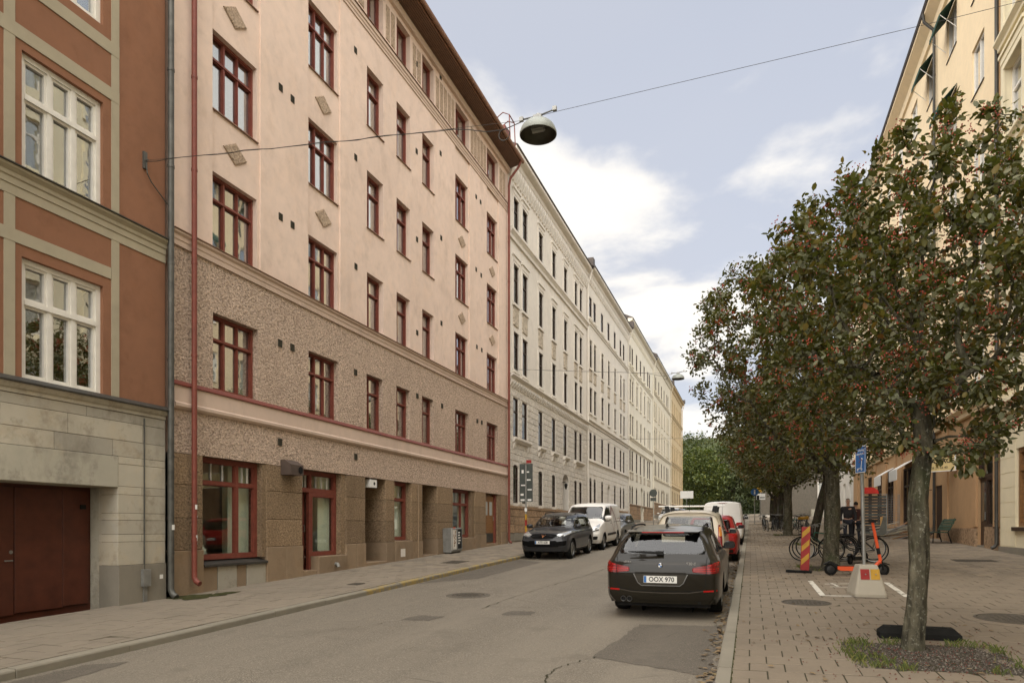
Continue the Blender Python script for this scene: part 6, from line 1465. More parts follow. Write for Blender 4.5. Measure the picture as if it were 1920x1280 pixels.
h = c.hit(0, 1.05, 'y', -1)[0]
mb = MB(); mb.box(-.05, .06, -.05, .02, -.012, .045); mb.tube([(.0, -.035, .02), (-.30, -.045, .03), (-.50, -.03, .035)], [.022, .017, .008], 6); mb.build('rear_wiper', M['plastic_b'], c.t, (-.02, h.y-.018, 1.05))
h = c.hit(0, 1.375, 'y', -1)[0]; mb = MB()
mb.add([(-.57, .05, -.012), (.57, .05, -.012), (.545, -.055, -.016), (-.545, -.055, -.016), (-.62, .20, .030), (.62, .20, .030), (.56, -.06, .004), (-.56, -.06, .004)], [(0,1,2,3),(7,6,5,4),(0,4,5,1),(1,5,6,2),(2,6,7,3),(3,7,4,0)]); sp_ = mb.build('roof_spoiler', P_EST, c.t, (0, h.y+.01, 1.392)); MB().box(-.34, .34, -.066, -.058, -.012, .003).build('brake_light', M['lens_red_b'], sp_)
hp = c.hit(0, .95, 'z', 1)[0]; MB().add([(-.03, 0, 0), (.03, 0, 0), (.03, .16, 0), (-.03, .16, 0), (-.006, .0, .065), (.006, .0, .065), (.004, .06, .05), (-.004, .06, .05)], [(0,1,5,4),(1,2,6,5),(2,3,7,6),(3,0,4,7),(4,5,6,7)]).build('antenna_fin', P_EST, c.t, (0, hp.y, hp.z-.005))
for xx in (-.60, -.50):
    h = c.hit(xx, .315, 'y', -1)[0]; ex_ = MB().lathe([(.036, .0), (.036, -.02), (.041, -.026), (.045, -.02), (.045, .10)], 20, 'y').build('exhaust_pipe', M['rim'], c.t, (xx, h.y-.012, .325), smooth=True); MB().lathe([(0, 0), (.037, 0)], 16, 'y', (0, -.004, 0)).build('bore', M['seam'], ex_)
rails(c, .85, 2.5, .93, M['plastic_b'], .045); c.mirror(2.92, .97, P_EST); c.finish(.335, 'rim', 10)
# --- generic shapes
def hatch_spec(L=4.38, W=.89, H=1.58, cowl=1.02, belt=1.0, ground=.24, cat='car', hood=1.15):
    yc = L-hood-.18; yr = yc-.78
    return dict(L=L, W=W, H=H, cat=cat, wid=[(0, .93), (.4, .98), (1, 1), (L-1.1, .995), (L-.5, .965), (L, .86)], belt=[(0, belt+.03), (1, belt), (yc, belt-.03), (L-.5, belt-.12), (L, belt-.26)], bot=[(0, ground+.06), (.6, ground), (L-.5, ground), (L, ground+.03)], xb=.92,
      top=[(.2, H-.09), (.6, H-.03), (1.4, H), (yr-.3, H-.02), (yr, H-.07), ((yr+yc)/2, (H-.07+cowl)/2+.05), (yc, cowl), (yc+.4, cowl-.04), (L-.35, cowl-.12), (L-.1, cowl-.24)], xup=[(.2, .68), (1, .72), (yr, .68), (yc, .80), (L-.5, .78), (L-.1, .64)], drops=[(.2, .06), (yr, .06), (yc, .03), (L-.1, .05)],
      side=[(.24, .42), (.6, .75), (1.0, 1.1), (1.5, 1.5), (yr-.5, yr-.5), (yr-.05, yr-.12), (yr+.22, yr+.05), (yr+.45, (yr+yc)/2), (yc+.05, yc), (yc+.45, yc+.4), (L-.5, L-.5), (L-.25, L-.28)],
      rear=dict(y=.1, yup=.2, kx=[.93, .96, .96, .95, .94, .96], ys=[.12, .05, .03, .06, .14, .32, .28, .26], bulge=[.05, .06, .06, .06, .06, .05, .02, 0]),
      front=dict(y=L-.13, yup=L-.13, kx=[.9, .95, .95, .93, .92, .95], ys=[L-.16, L-.10, L-.09, L-.11, L-.13, L-.15, L-.13, L-.12], bulge=[.09, .10, .10, .09, .07, .05, .02, 0]), cabin=(.9, yc-.4), seats=(1.35, 2.2), yc=yc, yr=yr, cowl=cowl)
def side_glass(c, y0, y1, zb, zt, splits, slope_f=.55, slope_r=.25, m=None):
    e = [y0]+splits+[y1]
    for sg in (-1, 1):
        for i in range(len(e)-1):
            a, b = e[i]+.025, e[i+1]-.025; q = [(a, zb+.01), (b, zb), (b, zt), (a, zt)]
            if i == 0: q = [(a, zb+.01), (b, zb), (b, zt), (a+slope_r, zt-.02)]
            if i == len(e)-2: q = [(a, zb), (b, zb-.005), (b-slope_f*.25, zb+.10), (b-slope_f, zt-.03), (b-slope_f-.12, zt), (a, zt)]
            c.window('side_window', q, 'x', sg, .92, rnd=1)
# --- dark SUV facing us on the left
SUV = hatch_spec(4.36, .885, 1.60, 1.06, 1.02, .27, 'car', 1.12)
P_SUV = car_paint('graphite_paint', (.036, .037, .040, 1), .3, .4)
LX = -6.74
c = Car('suv_car', 'graphite grey suv facing us at the left kerb, in front of the van', (LX, 26.78, G*26.78), math.pi, SUV, P_SUV, 5, 5)
yc, L = SUV['yc'], SUV['L']
c.arches((.86, 3.50), .395, .345); side_glass(c, .45, yc+.0, 1.04, 1.46, [1.25, 2.15]); c.window('windscreen', [(-.70, 1.10), (.70, 1.10), (.60, 1.50), (-.60, 1.50)], 'y', 1, .95); c.window('rear_window', [(-.62, 1.10), (.62, 1.10), (.54, 1.44), (-.54, 1.44)], 'y', -1, .93)
for sg in (-1, 1):
    X = lambda l: [(sg*a, b) for a, b in l]
    hl = c.patch('headlight', X([(.40, .835), (.56, .91), (.84, .985), (.87, .92), (.78, .83), (.52, .775)]), 'y', 1, M['lens_clear'], eps=.008, rnd=1); c.strip('lamp_edge', X([(.44, .83), (.52, .788), (.75, .832)]), 'y', 1, .02, M['plastic_b'], eps=.010, parent=hl)
    c.patch('air_intake', X([(.50, .62), (.80, .67), (.78, .50), (.56, .47)]), 'y', 1, M['grille'], eps=.008, rnd=1); c.strip('bumper_trim', X([(.10, .42), (.5, .43), (.76, .47)]), 'y', 1, .03, M['rim_dark'], eps=.008)
    c.strip('arch_trim', [(1.30, .30), (1.9, .285), (3.06, .30)], 'x', sg, .10, M['plastic_b'], eps=.006); c.strip('door_seam', [(2.14, .42), (2.16, 1.0)], 'x', sg, .007, M['seam']); c.strip('door_seam', [(1.22, .60), (1.25, 1.0)], 'x', sg, .007, M['seam']); c.strip('sill_trim', [(1.35, .36), (3.0, .36)], 'x', sg, .02, M['chrome'], eps=.012)
    c.patch('tail_light', X([(.5, .90), (.78, .98), (.80, .88), (.55, .82)]), 'y', -1, M['lens_red'], eps=.006, rnd=1)
g_ = c.patch('grille', [(-.50, .83), (-.40, .875), (0, .885), (.40, .875), (.50, .83), (.36, .73), (0, .715), (-.36, .73)], 'y', 1, M['grille'], eps=.012, rnd=1)
c.patch('lower_grille', [(-.5, .66), (.5, .66), (.58, .44), (-.58, .44)], 'y', 1, M['grille'], eps=.008, rnd=1)
c.strip('grille_surround', [(-.50, .83), (-.36, .725), (0, .71), (.36, .725), (.50, .83)], 'y', 1, .016, M['rim_dark'], eps=.01)
M['copper'] = plain('copper_emblem', (.42, .17, .07, 1), .3, .8); c.strip('emblem', [(-.07, .845), (-.025, .81), (0, .765), (.025, .81), (.07, .845)], 'y', 1, .022, M['copper'], eps=.014); c.strip('emblem', [(-.035, .80), (0, .825), (.035, .80)], 'y', 1, .015, M['copper'], eps=.014)
c.plate('ATE 628', 0, .60, 1); rails(c, .6, yc-1.0, .95, M['plastic_b'], .05); c.mirror(yc-.12, 1.04, P_SUV, 1.05); c.finish(.345, 'rim', 10)
# --- white panel van facing us
def van_spec(L, W, H, hood=1.05, cowl=1.25, belt=1.22, ground=.30):
    yc = L-hood; yr = yc-.78
    return dict(L=L, W=W, H=H, cat='van', wid=[(0, .97), (.3, .995), (L-1.2, 1), (L-.5, .97), (L, .86)], belt=[(0, belt), (yc, belt-.06), (L-.4, belt-.22), (L, belt-.36)], bot=[(0, ground+.05), (.5, ground), (L-.4, ground), (L, ground+.02)], xb=.965,
      top=[(.06, H-.06), (.4, H-.01), (1.5, H), (yr-.2, H-.02), (yr, H-.09), ((yr+yc)/2, (H+cowl)/2-.02), (yc, cowl), (yc+.35, cowl-.07), (L-.3, cowl-.20), (L-.1, cowl-.34)], xup=[(.06, .84), (1, .86), (yr, .80), (yc, .86), (L-.5, .82), (L-.1, .66)], drops=[(.06, .10), (yr, .09), (yc, .04), (L-.1, .05)],
      side=[(.16, .16), (.5, .5), (1.0, 1.0), (1.8, 1.8), (yr-.5, yr-.6), (yr-.05, yr-.1), (yr+.2, yr+.04), (yr+.45, (yr+yc)/2), (yc+.05, yc), (yc+.4, yc+.35), (L-.5, L-.5), (L-.25, L-.28)],
      rear=dict(y=.06, yup=.06, kx=[.95, .97, .97, .97, .97, .97], ys=[.08, .04, .04, .04, .05, .12, .11, .10], bulge=[.03]*5+[.03, .01, 0], rr=.05),
      front=dict(y=L-.13, yup=L-.13, kx=[.9, .95, .95, .93, .92, .95], ys=[L-.16, L-.10, L-.09, L-.11, L-.13, L-.15, L-.13, L-.12], bulge=[.09, .10, .10, .09, .07, .05, .02, 0]), cabin=(yr-.9, yc-.3), seats=(yr-.3,), yc=yc, yr=yr, cowl=cowl)
VAN = van_spec(4.85, .93, 1.97, 1.02, 1.22, 1.20); P_W = car_paint('white_van_paint', (.74, .72, .67, 1), .35, 0); yc, yr, L = VAN['yc'], VAN['yr'], VAN['L']
c = Car('panel_van', 'white panel van with dark red ribbon graphic facing us at left', (LX+.06, 32.1, G*32.1), math.pi, VAN, P_W, 5, 5)
c.arches((.95, 3.90), .40, .35); c.window('windscreen', [(-.76, 1.30), (.76, 1.30), (.70, 1.80), (-.70, 1.80)], 'y', 1, .95)
for sg in (-1, 1):
    X = lambda l: [(sg*a, b) for a, b in l]
    c.window('side_window', [(yr-.62, 1.20), (yc-.02, 1.17), (yc-.14, 1.32), (yr+.08, 1.70), (yr-.1, 1.76), (yr-.62, 1.76)], 'x', sg, .93, rnd=1)
    hl = c.patch('headlight', X([(.46, .84), (.60, .95), (.80, 1.10), (.84, 1.0), (.82, .86), (.60, .80)]), 'y', 1, M['lens_clear'], eps=.008, rnd=1); c.strip('lamp_edge', X([(.46, .835), (.60, .795), (.82, .855)]), 'y', 1, .03, M['plastic_b'], eps=.01, parent=hl)
    c.patch('fog_light', X([(.50, .58), (.80, .60), (.78, .46), (.52, .45)]), 'y', 1, M['plastic_b'], eps=.006, rnd=1)
    c.strip('side_moulding', [(1.45, .62), (3.35, .62)], 'x', sg, .10, M['plastic_b'], eps=.008); c.strip('door_seam', [(yr-.70, .45), (yr-.68, 1.80)], 'x', sg, .010, M['seam']); c.strip('door_seam', [(1.35, .55), (1.4, 1.80)], 'x', sg, .008, M['seam']); c.strip('slide_rail', [(.3, 1.12), (1.9, 1.12)], 'x', sg, .018, M['seam'])
    mr = plain('dark_red_vinyl', (.16, .03, .028, 1), .4); c.strip('ribbon_graphic', [(2.55, 1.25), (2.0, 1.82)], 'x', sg, .12, mr, eps=.012); c.strip('ribbon_graphic', [(2.02, 1.80), (1.2, 1.1), (1.0, .75)], 'x', sg, .05, mr, eps=.012); c.strip('ribbon_graphic', [(2.4, 1.2), (1.9, .60), (1.75, 1.25), (1.95, 1.70)], 'x', sg, .035, mr, eps=.014)
    c.patch('tail_light', X([(.80, .85), (.90, .85), (.90, 1.3), (.80, 1.3)]), 'y', -1, M['lens_red'], eps=.006, rnd=1); c.strip('door_handle', [(yr-.55, 1.08), (yr-.38, 1.08)], 'x', sg, .035, M['plastic_b'], eps=.02)
c.patch('grille', [(-.44, .86), (.44, .86), (.46, .66), (-.46, .66)], 'y', 1, M['grille'], eps=.010, rnd=1)
for z in (.71, .76, .81): c.strip('grille_bar', [(-.42, z), (.42, z)], 'y', 1, .018, M['rim'], eps=.012)
c.patch('lower_grille', [(-.48, .56), (.48, .56), (.46, .42), (-.46, .42)], 'y', 1, M['plastic_b'], eps=.005, rnd=1); c.plate('', 0, .60, 1); c.mirror(yc-.28, 1.24, P_W, 1.45); c.finish(.34, 'rim', 6)
# --- grey car behind the van
def simple_car(name, label, x, y, rz, spec, paint, rearl=None, plate=None, rim='rim', nu=3, group=None, rails_=None):
    c = Car(name, label, (x, y, G*y), rz, spec, paint, nu, nu, group); yc, yr, L, H, W, cw = spec['yc'], spec['yr'], spec['L'], spec['H'], spec['W'], spec['cowl']; bl = spec['belt'][1][1]; van = spec['cat'] == 'van'
    c.arches((.80, L-.85), .36, .32)
    if not van: side_glass(c, .45, yc, bl+.02, H-.13, [yr-1.25, yr-.45] if yr > 2 else [yr-.5])
    else:
        for sg in (-1, 1): c.window('side_window', [(yr-.5, bl), (yc-.02, bl-.04), (yr+.06, H-.28), (yr-.5, H-.24)], 'x', sg, .92, rnd=1)
    c.window('windscreen', [(-W*.78, cw+.05), (W*.78, cw+.05), (W*.66, H-.12), (-W*.66, H-.12)], 'y', 1, .94)
    if rearl != 'none': c.window('rear_window', [(-W*.72, bl+.06), (W*.72, bl+.06), (W*.64, H-.15), (-W*.64, H-.15)], 'y', -1, .94, rnd=1)
    for sg in (-1, 1):
        X = lambda l: [(sg*a*W, b) for a, b in l]
        c.patch('headlight', X([(.5, cw-.25), (.9, cw-.16), (.92, cw-.28), (.6, cw-.36)]), 'y', 1, M['lens_clear'], eps=.006, rnd=1, N=24)
        if rearl == 'tall': tl = c.patch('tail_light', X([(.80, bl-.30), (.93, bl-.30), (.90, bl+.35), (.80, bl+.35)]), 'y', -1, M['lens_red'], eps=.008, rnd=1, N=24); c.patch('indicator', X([(.82, bl+.06), (.90, bl+.06), (.885, bl+.30), (.82, bl+.30)]), 'y', -1, M['lens_amber'], eps=.014, rnd=1, N=24, parent=tl)
        else: c.patch('tail_light', X([(.60, bl-.22), (.95, bl-.20), (.95, bl-.04), (.66, bl-.06)]), 'y', -1, M['lens_red_b'], eps=.008, rnd=1, N=24)
        c.strip('door_seam', [(yr-.46, .45), (yr-.45, bl)], 'x', sg, .008, M['seam'])
    c.patch('grille', [(-W*.45, cw-.26), (W*.45, cw-.26), (W*.40, cw-.40), (-W*.40, cw-.40)], 'y', 1, M['plastic_b'], eps=.005, rnd=1, N=24); c.strip('bumper_lip', [(-W*.8, .36), (W*.8, .36)], 'y', -1, .10, M['plastic_b'], eps=.006)
    if plate: c.plate(plate[0], 0, plate[1], plate[2])
    c.mirror(yc-.15, bl+.01, paint); c.finish(.32, rim, 8); return c
simple_car('hatchback_car', 'silver grey car facing us behind the white van', LX+.08, 36.9, math.pi, hatch_spec(4.35, .88, 1.47, .99, .95, .22), car_paint('silver_grey_paint', (.17, .165, .15, 1), .3, .5), plate=('', .52, 1))
simple_car('estate_car_far', 'pale car far up the street at the left kerb', LX+.05, 63.5, math.pi, hatch_spec(4.5, .9, 1.62, 1.05, 1.02, .24), car_paint('pale_car_paint', (.60, .59, .55, 1), .35, .1)).t.name = 'parked_car'
simple_car('parked_car', 'dark car far up the street behind the pale one', LX, 70.5, math.pi, hatch_spec(4.4, .88, 1.5), car_paint('dark_blue_paint', (.03, .035, .05, 1), .3, .3))
# --- cream leisure van behind the estate, with roof bars
BOX = van_spec(4.25, .86, 1.70, 1.02, 1.10, 1.06, .26); BOX['cat'] = 'car'; BOX['top'][0] = (.06, 1.63); BOX['rear']['ys'] = [.08, .03, .02, .03, .07, .20, .17, .16]; BOX['xup'] = [(.06, .74), (1, .78), (BOX['yr'], .74), (BOX['yc'], .84), (3.75, .8), (4.15, .64)]; BOX['seats'] = (1.4, 2.3); BOX['cabin'] = (.8, 2.9)
P_CR = car_paint('cream_car_paint', (.56, .49, .37, 1), .35, 0)
c = simple_car('leisure_van', 'cream boxy car with roof bars parked in front of the dark estate', -1.44, 17.15, 0, BOX, P_CR, 'tall', ('', .72, -1), nu=4)
for sg in (-1, 1): c.window('side_window', [(.40, 1.10), (1.5, 1.08), (1.5, 1.50), (.55, 1.50)], 'x', sg, .92, rnd=1)
for yy in (.75, 2.0):
    zt = interp(BOX['top'], yy)
    MB().tube([(-.80, yy, zt+.10), (.80, yy, zt+.10)], .020, 8).build('roof_bar', M['white'], c.t)
    for sg in (-1, 1): MB().hexa([(sg*.56-.06, yy-.06, zt-.08), (sg*.56+.06, yy-.06, zt-.08), (sg*.56+.06, yy+.06, zt-.08), (sg*.56-.06, yy+.06, zt-.08), (sg*.60-.05, yy-.04, zt+.11), (sg*.60+.05, yy-.04, zt+.11), (sg*.60+.05, yy+.04, zt+.11), (sg*.60-.05, yy+.04, zt+.11)]).build('bar_foot', M['plastic_b'], c.t)
MB().tube([(0, .35, 1.66), (0, .28, 2.0)], .006, 5).build('aerial', M['plastic_b'], c.t)
simple_car('hatchback_car', 'small red hatchback in front of the cream boxy car', -1.20, 22.6, 0, hatch_spec(3.95, .84, 1.50, 1.0, .97, .23, 'car', .98), car_paint('red_paint', (.36, .014, .012, 1), .3, .1), plate=('', .62, -1))
V2 = van_spec(4.6, .90, 1.98, .98, 1.16, 1.14, .28)
c = simple_car('panel_van', 'white panel van seen from behind beyond the red hatchback', -1.22, 32.2, 0, V2, P_W, 'none', ('', .80, -1))
c.strip('door_seam', [(0, .5), (0, 1.85)], 'y', -1, .012, M['seam']); c.strip('brake_light', [(-.22, 1.90), (.22, 1.90)], 'y', -1, .03, M['lens_red'], eps=.01)
simple_car('parked_car', 'black car parked in front of the far white van', -1.24, 38.2, 0, hatch_spec(4.4, .88, 1.50), car_paint('black_paint', (.012, .012, .012, 1), .3, .2), plate=('', .62, -1))
simple_car('parked_car', 'grey car at right kerb farthest up the street', -1.24, 44.4, 0, hatch_spec(4.4, .88, 1.48), car_paint('grey_paint', (.10, .10, .10, 1), .3, .4))
# ---------------------------------------------------------------- street lamps on span wires
def span_lamp(x, y, z, zl, zr, xr, lab_l, lab_w, cable=True):
    wt = thing('span_wire', lab_w, 'wire', (XL, y, zl))
    W0 = Vector((XL, y, zl)); mb = MB()
    P1 = Vector((x-.27, y, z+.27))-W0; P2 = Vector((x+.27, y, z+.30))-W0; P3 = Vector((xr, y, zr))-W0
    mb.tube([(0, 0, 0), tuple(P1*.5-Vector((0, 0, .03))), tuple(P1), tuple(P2), tuple(P2.lerp(P3, .5)-Vector((0, 0, .04))), tuple(P3)], .0034, 6); mb.build('cable', M['wire'], wt)
    if cable:
        mb = MB(); n = 26; pts = []
        for i in range(n+1): t = i/n; q = P1*t; pts.append((q.x, q.y+.012*math.sin(i*2.1), q.z-.018-.012*math.sin(i*1.3)-(.10*math.sin(max(0, t-.86)/.14*math.pi))))
        mb.tube(pts, .0075, 6); c = P1+Vector((-.28, 0, -.06)); mb.tube([(c.x+.09*math.cos(a), c.y, c.z-.10+.09*math.sin(a)) for a in np.linspace(0, 2*math.pi, 16)], .008, 5); mb.build('power_cable', M['wire'], wt)
    mb = MB(); mb.box(-.005, .04, -.04, .04, -.16, .16); mb.tube([(0, 0, 0), (.10, 0, 0)], .015, 6); mb.tube([(.05, 0, -.05), (.06, .02, -.25), (.05, .12, -.36), (.03, .55, -.62)], .011, 6); mb.build('wall_bracket', M['lead'], wt)
    t = thing('hanging_street_lamp', lab_l, 'street lamp', (x, y, z)); r = .275
    sh = [(r*math.cos(a), .03+.20*math.sin(a)) for a in np.linspace(0, math.pi/2*.93, 10)]
    MB().lathe([(r*1.0, -.005), (r*1.03, .0), (r*1.03, .03)]+sh[1:]+[(.07, .245), (.0, .25)], 40).build('lamp_shade', M['lamp_shell'], t, smooth=True)
    MB().lathe([(r*.995, .0)]+[(a*.96, b*.94-.008) for a, b in sh[1:]]+[(.0, .20)], 40).build('reflector', M['lamp_inner'], t, smooth=True)
    mb = MB(); mb.box(-.10, .10, -.05, .05, .08, .16); mb.tube([(-.09, 0, .07), (.09, 0, .07)], .03, 10); mb.build('lamp_tube', M['frosted'], t)
    mb = MB(); mb.box(-.065, .065, -.06, .06, .24, .285); mb.lathe([(.05, .285), (.03, .32), (.0, .325)], 14); mb.build('housing', M['steel'], t)
    mb = MB(); mb.tube([(0, 0, .29), (-.26, 0, .285)], .012, 6); mb.tube([(0, 0, .29), (.24, 0, .335)], .012, 6); mb.build('hanger', M['lead'], t)
    for xx, zz in ((-.27, .27), (.26, .33)): MB().box(xx-.03, xx+.03, -.025, .025, zz-.01, zz+.05).build('clamp', M['steel'], t)
M['lamp_shell'] = plain('grey_lamp_shell', (.30, .32, .29, 1), .45, .1); M['lamp_inner'] = plain('lamp_reflector', (.075, .07, .052, 1), .4, .3)
span_lamp(-3.06, 9.95, 7.80, 8.80, 8.45, XR, 'large grey bowl street lamp hanging near, left of the big cloud', 'nearest lamp span wire crossing from brown house to yellow house')
span_lamp(-3.10, 31.5, 8.50, 9.55, 9.6, XO, 'smaller looking bowl lamp hanging far up the street', 'far lamp span wire crossing from the cream house')
t = thing('span_wire', 'thin wire across the street before the ivory house', 'wire', (XL, 44, 7.6)); MB().tube([(0, 0, 0), (9, 0, -.25), (18.5, 0, .2)], .008, 5).build('cable', M['wire'], t)
# ---------------------------------------------------------------- signs on the left
M['sign_back'] = plain('grey_sign_back', (.075, .085, .075, 1), .5, .3, var=.15)
t = thing('direction_sign', 'tall grey back of a sign board with stickers by the cream house', 'sign', (-8.05, 24.6, gz(-8.05, 24.6)), (0, 0, 0))
MB().tube([(0, 0, -.05), (0, 0, 3.35)], .03, 10).build('pole', M['steel'], t); bd_ = MB().box(-.27, .25, .04, .06, 1.92, 3.36).build('board', M['sign_back'], t)
mb = MB()
for i in range(9): z = 2.0+i*.155; mb.box(-.265, .245, .022, .04, z, z+.02)
mb.build('board_ribs', M['sign_back'], bd_)
rr = random.Random(4)
for (a, b, w_, h_) in [(-.18, 3.0, .08, .13), (.02, 3.02, .10, .05), (.03, 2.72, .15, .05), (-.2, 2.52, .17, .05), (.06, 2.35, .16, .05), (-.22, 2.15, .12, .08), (-.22, 1.95, .16, .07), (.06, 1.95, .15, .07)]: MB().box(a, a+w_, .016, .021, b, b+h_).build('sticker', M['white'], bd_)
MB().box(.0, .20, .035, .06, 3.38, 3.5).build('small_sign', M['sign_red'], t); MB().box(-.04, .04, -.04, .04, 1.55, 1.68).build('clip', M['white'], t)
for k in range(5): MB().tube([(0, 0, .35+k*.22), (0, 0, .35+(k+1)*.22)], .042, 12).build('band', M['yellow_paint'] if k % 2 == 0 else M['sign_red'], t)
def pole_sign(label, x, y, h, parts, ry=0):
    t = thing('road_sign', label, 'sign', (x, y, gz(x, y)), (0, 0, ry)); MB().tube([(0, 0, -.03), (0, 0, h)], .03, 8).build('pole', M['steel'], t)
    for kind, z, s, m in parts:
        if kind == 'disc': MB().lathe([(0, -.035), (s, -.035), (s, -.045), (0, -.045)], 24, 'y', (0, 0, z)).build('sign_face', m, t)
        elif kind == 'diamond': MB().prism([(-s, z), (0, z+s), (s, z), (0, z-s)], -.045, -.035).build('sign_face', m, t)
        else: MB().box(-s[0], s[0], -.045, -.033, z-s[1], z+s[1]).build('sign_face', m, t)
    return t
pole_sign('round grey sign back on a pole before the sand coloured house', -8.0, 60, 3.1, [('disc', 2.8, .33, M['sign_back']), ('rect', 2.25, (.25, .14), M['sign_back'])])
pole_sign('white rectangular sign board at the corner of the ochre house', -6.9, 80, 3.3, [('rect', 3.0, (.72, .42), M['white'])])
o = pole_sign('round blue sign with white figure beyond the white van', .3, 62, 3.0, [('disc', 2.75, .31, M['blue'])]); MB().box(-.06, .06, -.052, -.046, 2.57, 2.93).build('pictogram', M['white'], o)
o = pole_sign('small white plate sign under an orange warning sign', 1.0, 78, 3.6, [('rect', 2.5, (.45, .33), M['white']), ('diamond', 3.35, .42, M['yellow_paint'])]); MB().box(-.42, -.15, -.052, -.046, 2.15, 2.65).build('pictogram', M['plastic_b'], o); MB().box(-.1, .4, -.052, -.046, 2.35, 2.45).build('pictogram', M['plastic_b'], o)
# ---------------------------------------------------------------- right pavement furniture
M['cast_concrete'] = plaster('cast_concrete', (.40, .36, .285, 1), .3, 60, .5, .08)
t = thing('sign_foot_post', 'grey pole with blue scooter parking sign in a tapered concrete foot', 'sign post', (1.97, 13.8, gz(1.97, 13.8)), (0, 0, R(4)))
a, b, h = .265, .19, .56
mb = MB(); prof = [(a, 0), (a, .05), (a*.62, h-.05), (a*.55, h)]; pf = [(b*2, 0), (b*2, .05), (b*1.15, h-.05), (b*1.0, h)]; n = 16
for (px, pz), (py, _) in zip(prof, pf):
    for j in range(n):
        an = 2*math.pi*(j+.5)/n; ca, sa = math.cos(an), math.sin(an); k = .14; mb.v.append((px*np.sign(ca)*abs(ca)**k, py*np.sign(sa)*abs(sa)**k, pz))
for i in range(3):
    for j in range(n): mb.f.append((i*n+j, i*n+(j+1) % n, (i+1)*n+(j+1) % n, (i+1)*n+j)); mb.m.append(0)
mb.f.append(tuple(3*n+j for j in range(n))); mb.m.append(0); mb.build('concrete_foot', M['cast_concrete'], t)
f = lambda z: -.38+(z-.05)/(h-.1)*(.38-.2185)-.006
for k, (x0_, m_) in enumerate(((-.145, 'sign_red'), (.02, 'yellow_paint'))):
    MB().hexa([(x0_, f(.31), .31), (x0_+.144, f(.31), .31), (x0_+.144, f(.31)+.004, .31), (x0_, f(.31)+.004, .31), (x0_, f(.49), .49), (x0_+.144, f(.49), .49), (x0_+.144, f(.49)+.004, .49), (x0_, f(.49)+.004, .49)]).build('reflector', M[m_], t)
    MB().lathe([(0, -.012), (.012, -.01), (.012, 0)], 10, 'y', (x0_+.08, f(.40), .40)).build('bolt', M['steel'], t)
MB().tube([(-.03, 0, .5), (-.08, .0, 2.72)], .032, 12).build('pole', M['steel'], t)
sg_ = inst('blue_sign', MB().box(-.16, .16, -.008, .008, -.24, .24).mesh('blue_sign', [M['blue']]), t, (-.10, -.05, 2.46), (0, 0, R(-72)))
for bdy, z_, s_ in (('Parkering', .165, .062), ('elsparkcykel', .10, .05)): inst('lettering', text_mesh(bdy, s_, M['white'], .001), sg_, (0, -.0095, z_), (R(90), 0, 0))
mb = MB(); mb.tube([(.06, -.010, .0), (.03, -.010, -.16)], .007, 5); mb.tube([(.035, -.010, -.16), (-.07, -.010, -.165)], .008, 5); mb.tube([(.04, -.010, .02), (.09, -.01, .0)], .006, 5)
for xx in (.045, -.08): mb.lathe([(.010, -.012), (.022, -.012), (.022, -.009), (.010, -.009)], 12, 'y', (xx, 0, -.18))
mb.build('scooter_pictogram', M['white'], sg_); mb = MB()
for q in ((-.16, .16, .228, .24), (-.16, .16, -.24, -.228), (-.16, -.15, -.228, .228), (.15, .16, -.228, .228)): mb.box(q[0], q[1], -.0092, -.008, q[2], q[3])
mb.build('sign_border', M['white'], sg_)
t = thing('delineator_panel', 'red and yellow striped warning panel on a flat rubber base', 'warning panel', (1.24, 18.15, gz(1.24, 18.15)), (0, R(2), R(-8)))
MB().cbox(-.02, .05, -.2, .2, 0, .05, .01).build('base_clip', M['black'], t); MB().box(-.42, .16, -.14, .14, 0, .045).build('rubber_base', M['black'], t); pn = MB().box(-.10, .10, -.02, .02, .06, 1.12).build('panel', M['sign_red'], t)
for k in range(3):
    z = .18+k*.33; MB().add([(-.085, -.024, z), (.085, -.024, z+.17), (.085, -.024, z+.31), (-.085, -.024, z+.14), (-.085, -.021, z), (.085, -.021, z+.17), (.085, -.021, z+.31), (-.085, -.021, z+.14)], [(0,1,2,3),(7,6,5,4),(0,4,5,1),(1,5,6,2),(2,6,7,3),(3,7,4,0)]).build('stripe', M['yellow_paint'], pn)
t = thing('rubber_fence_foot', 'black rubber fence foot lying behind the nearest trunk', 'fence foot', (1.95, 9.62, gz(1.95, 9.62)), (PITCH, 0, R(-1)))
mb = MB(); o8 = lambda z, i: [(sx*(.44-i), sy*(.13-i*.6), z) for sx, sy in ((-1,-1),(1,-1),(1,1),(-1,1))]
mb.v = o8(0, 0)+o8(.07, 0)+o8(.14, .07); mb.f = [(3,2,1,0)]+[(k*4+j, k*4+(j+1) % 4, k*4+4+(j+1) % 4, k*4+4+j) for k in (0, 1) for j in range(4)]+[(8,9,10,11)]; mb.m = [0]*len(mb.f); mb.build('slab', M['black'], t)
for xx in (-.24, .24): MB().box(xx-.06, xx+.06, -.03, .03, .1405, .1445).build('post_socket', M['seam'], t)
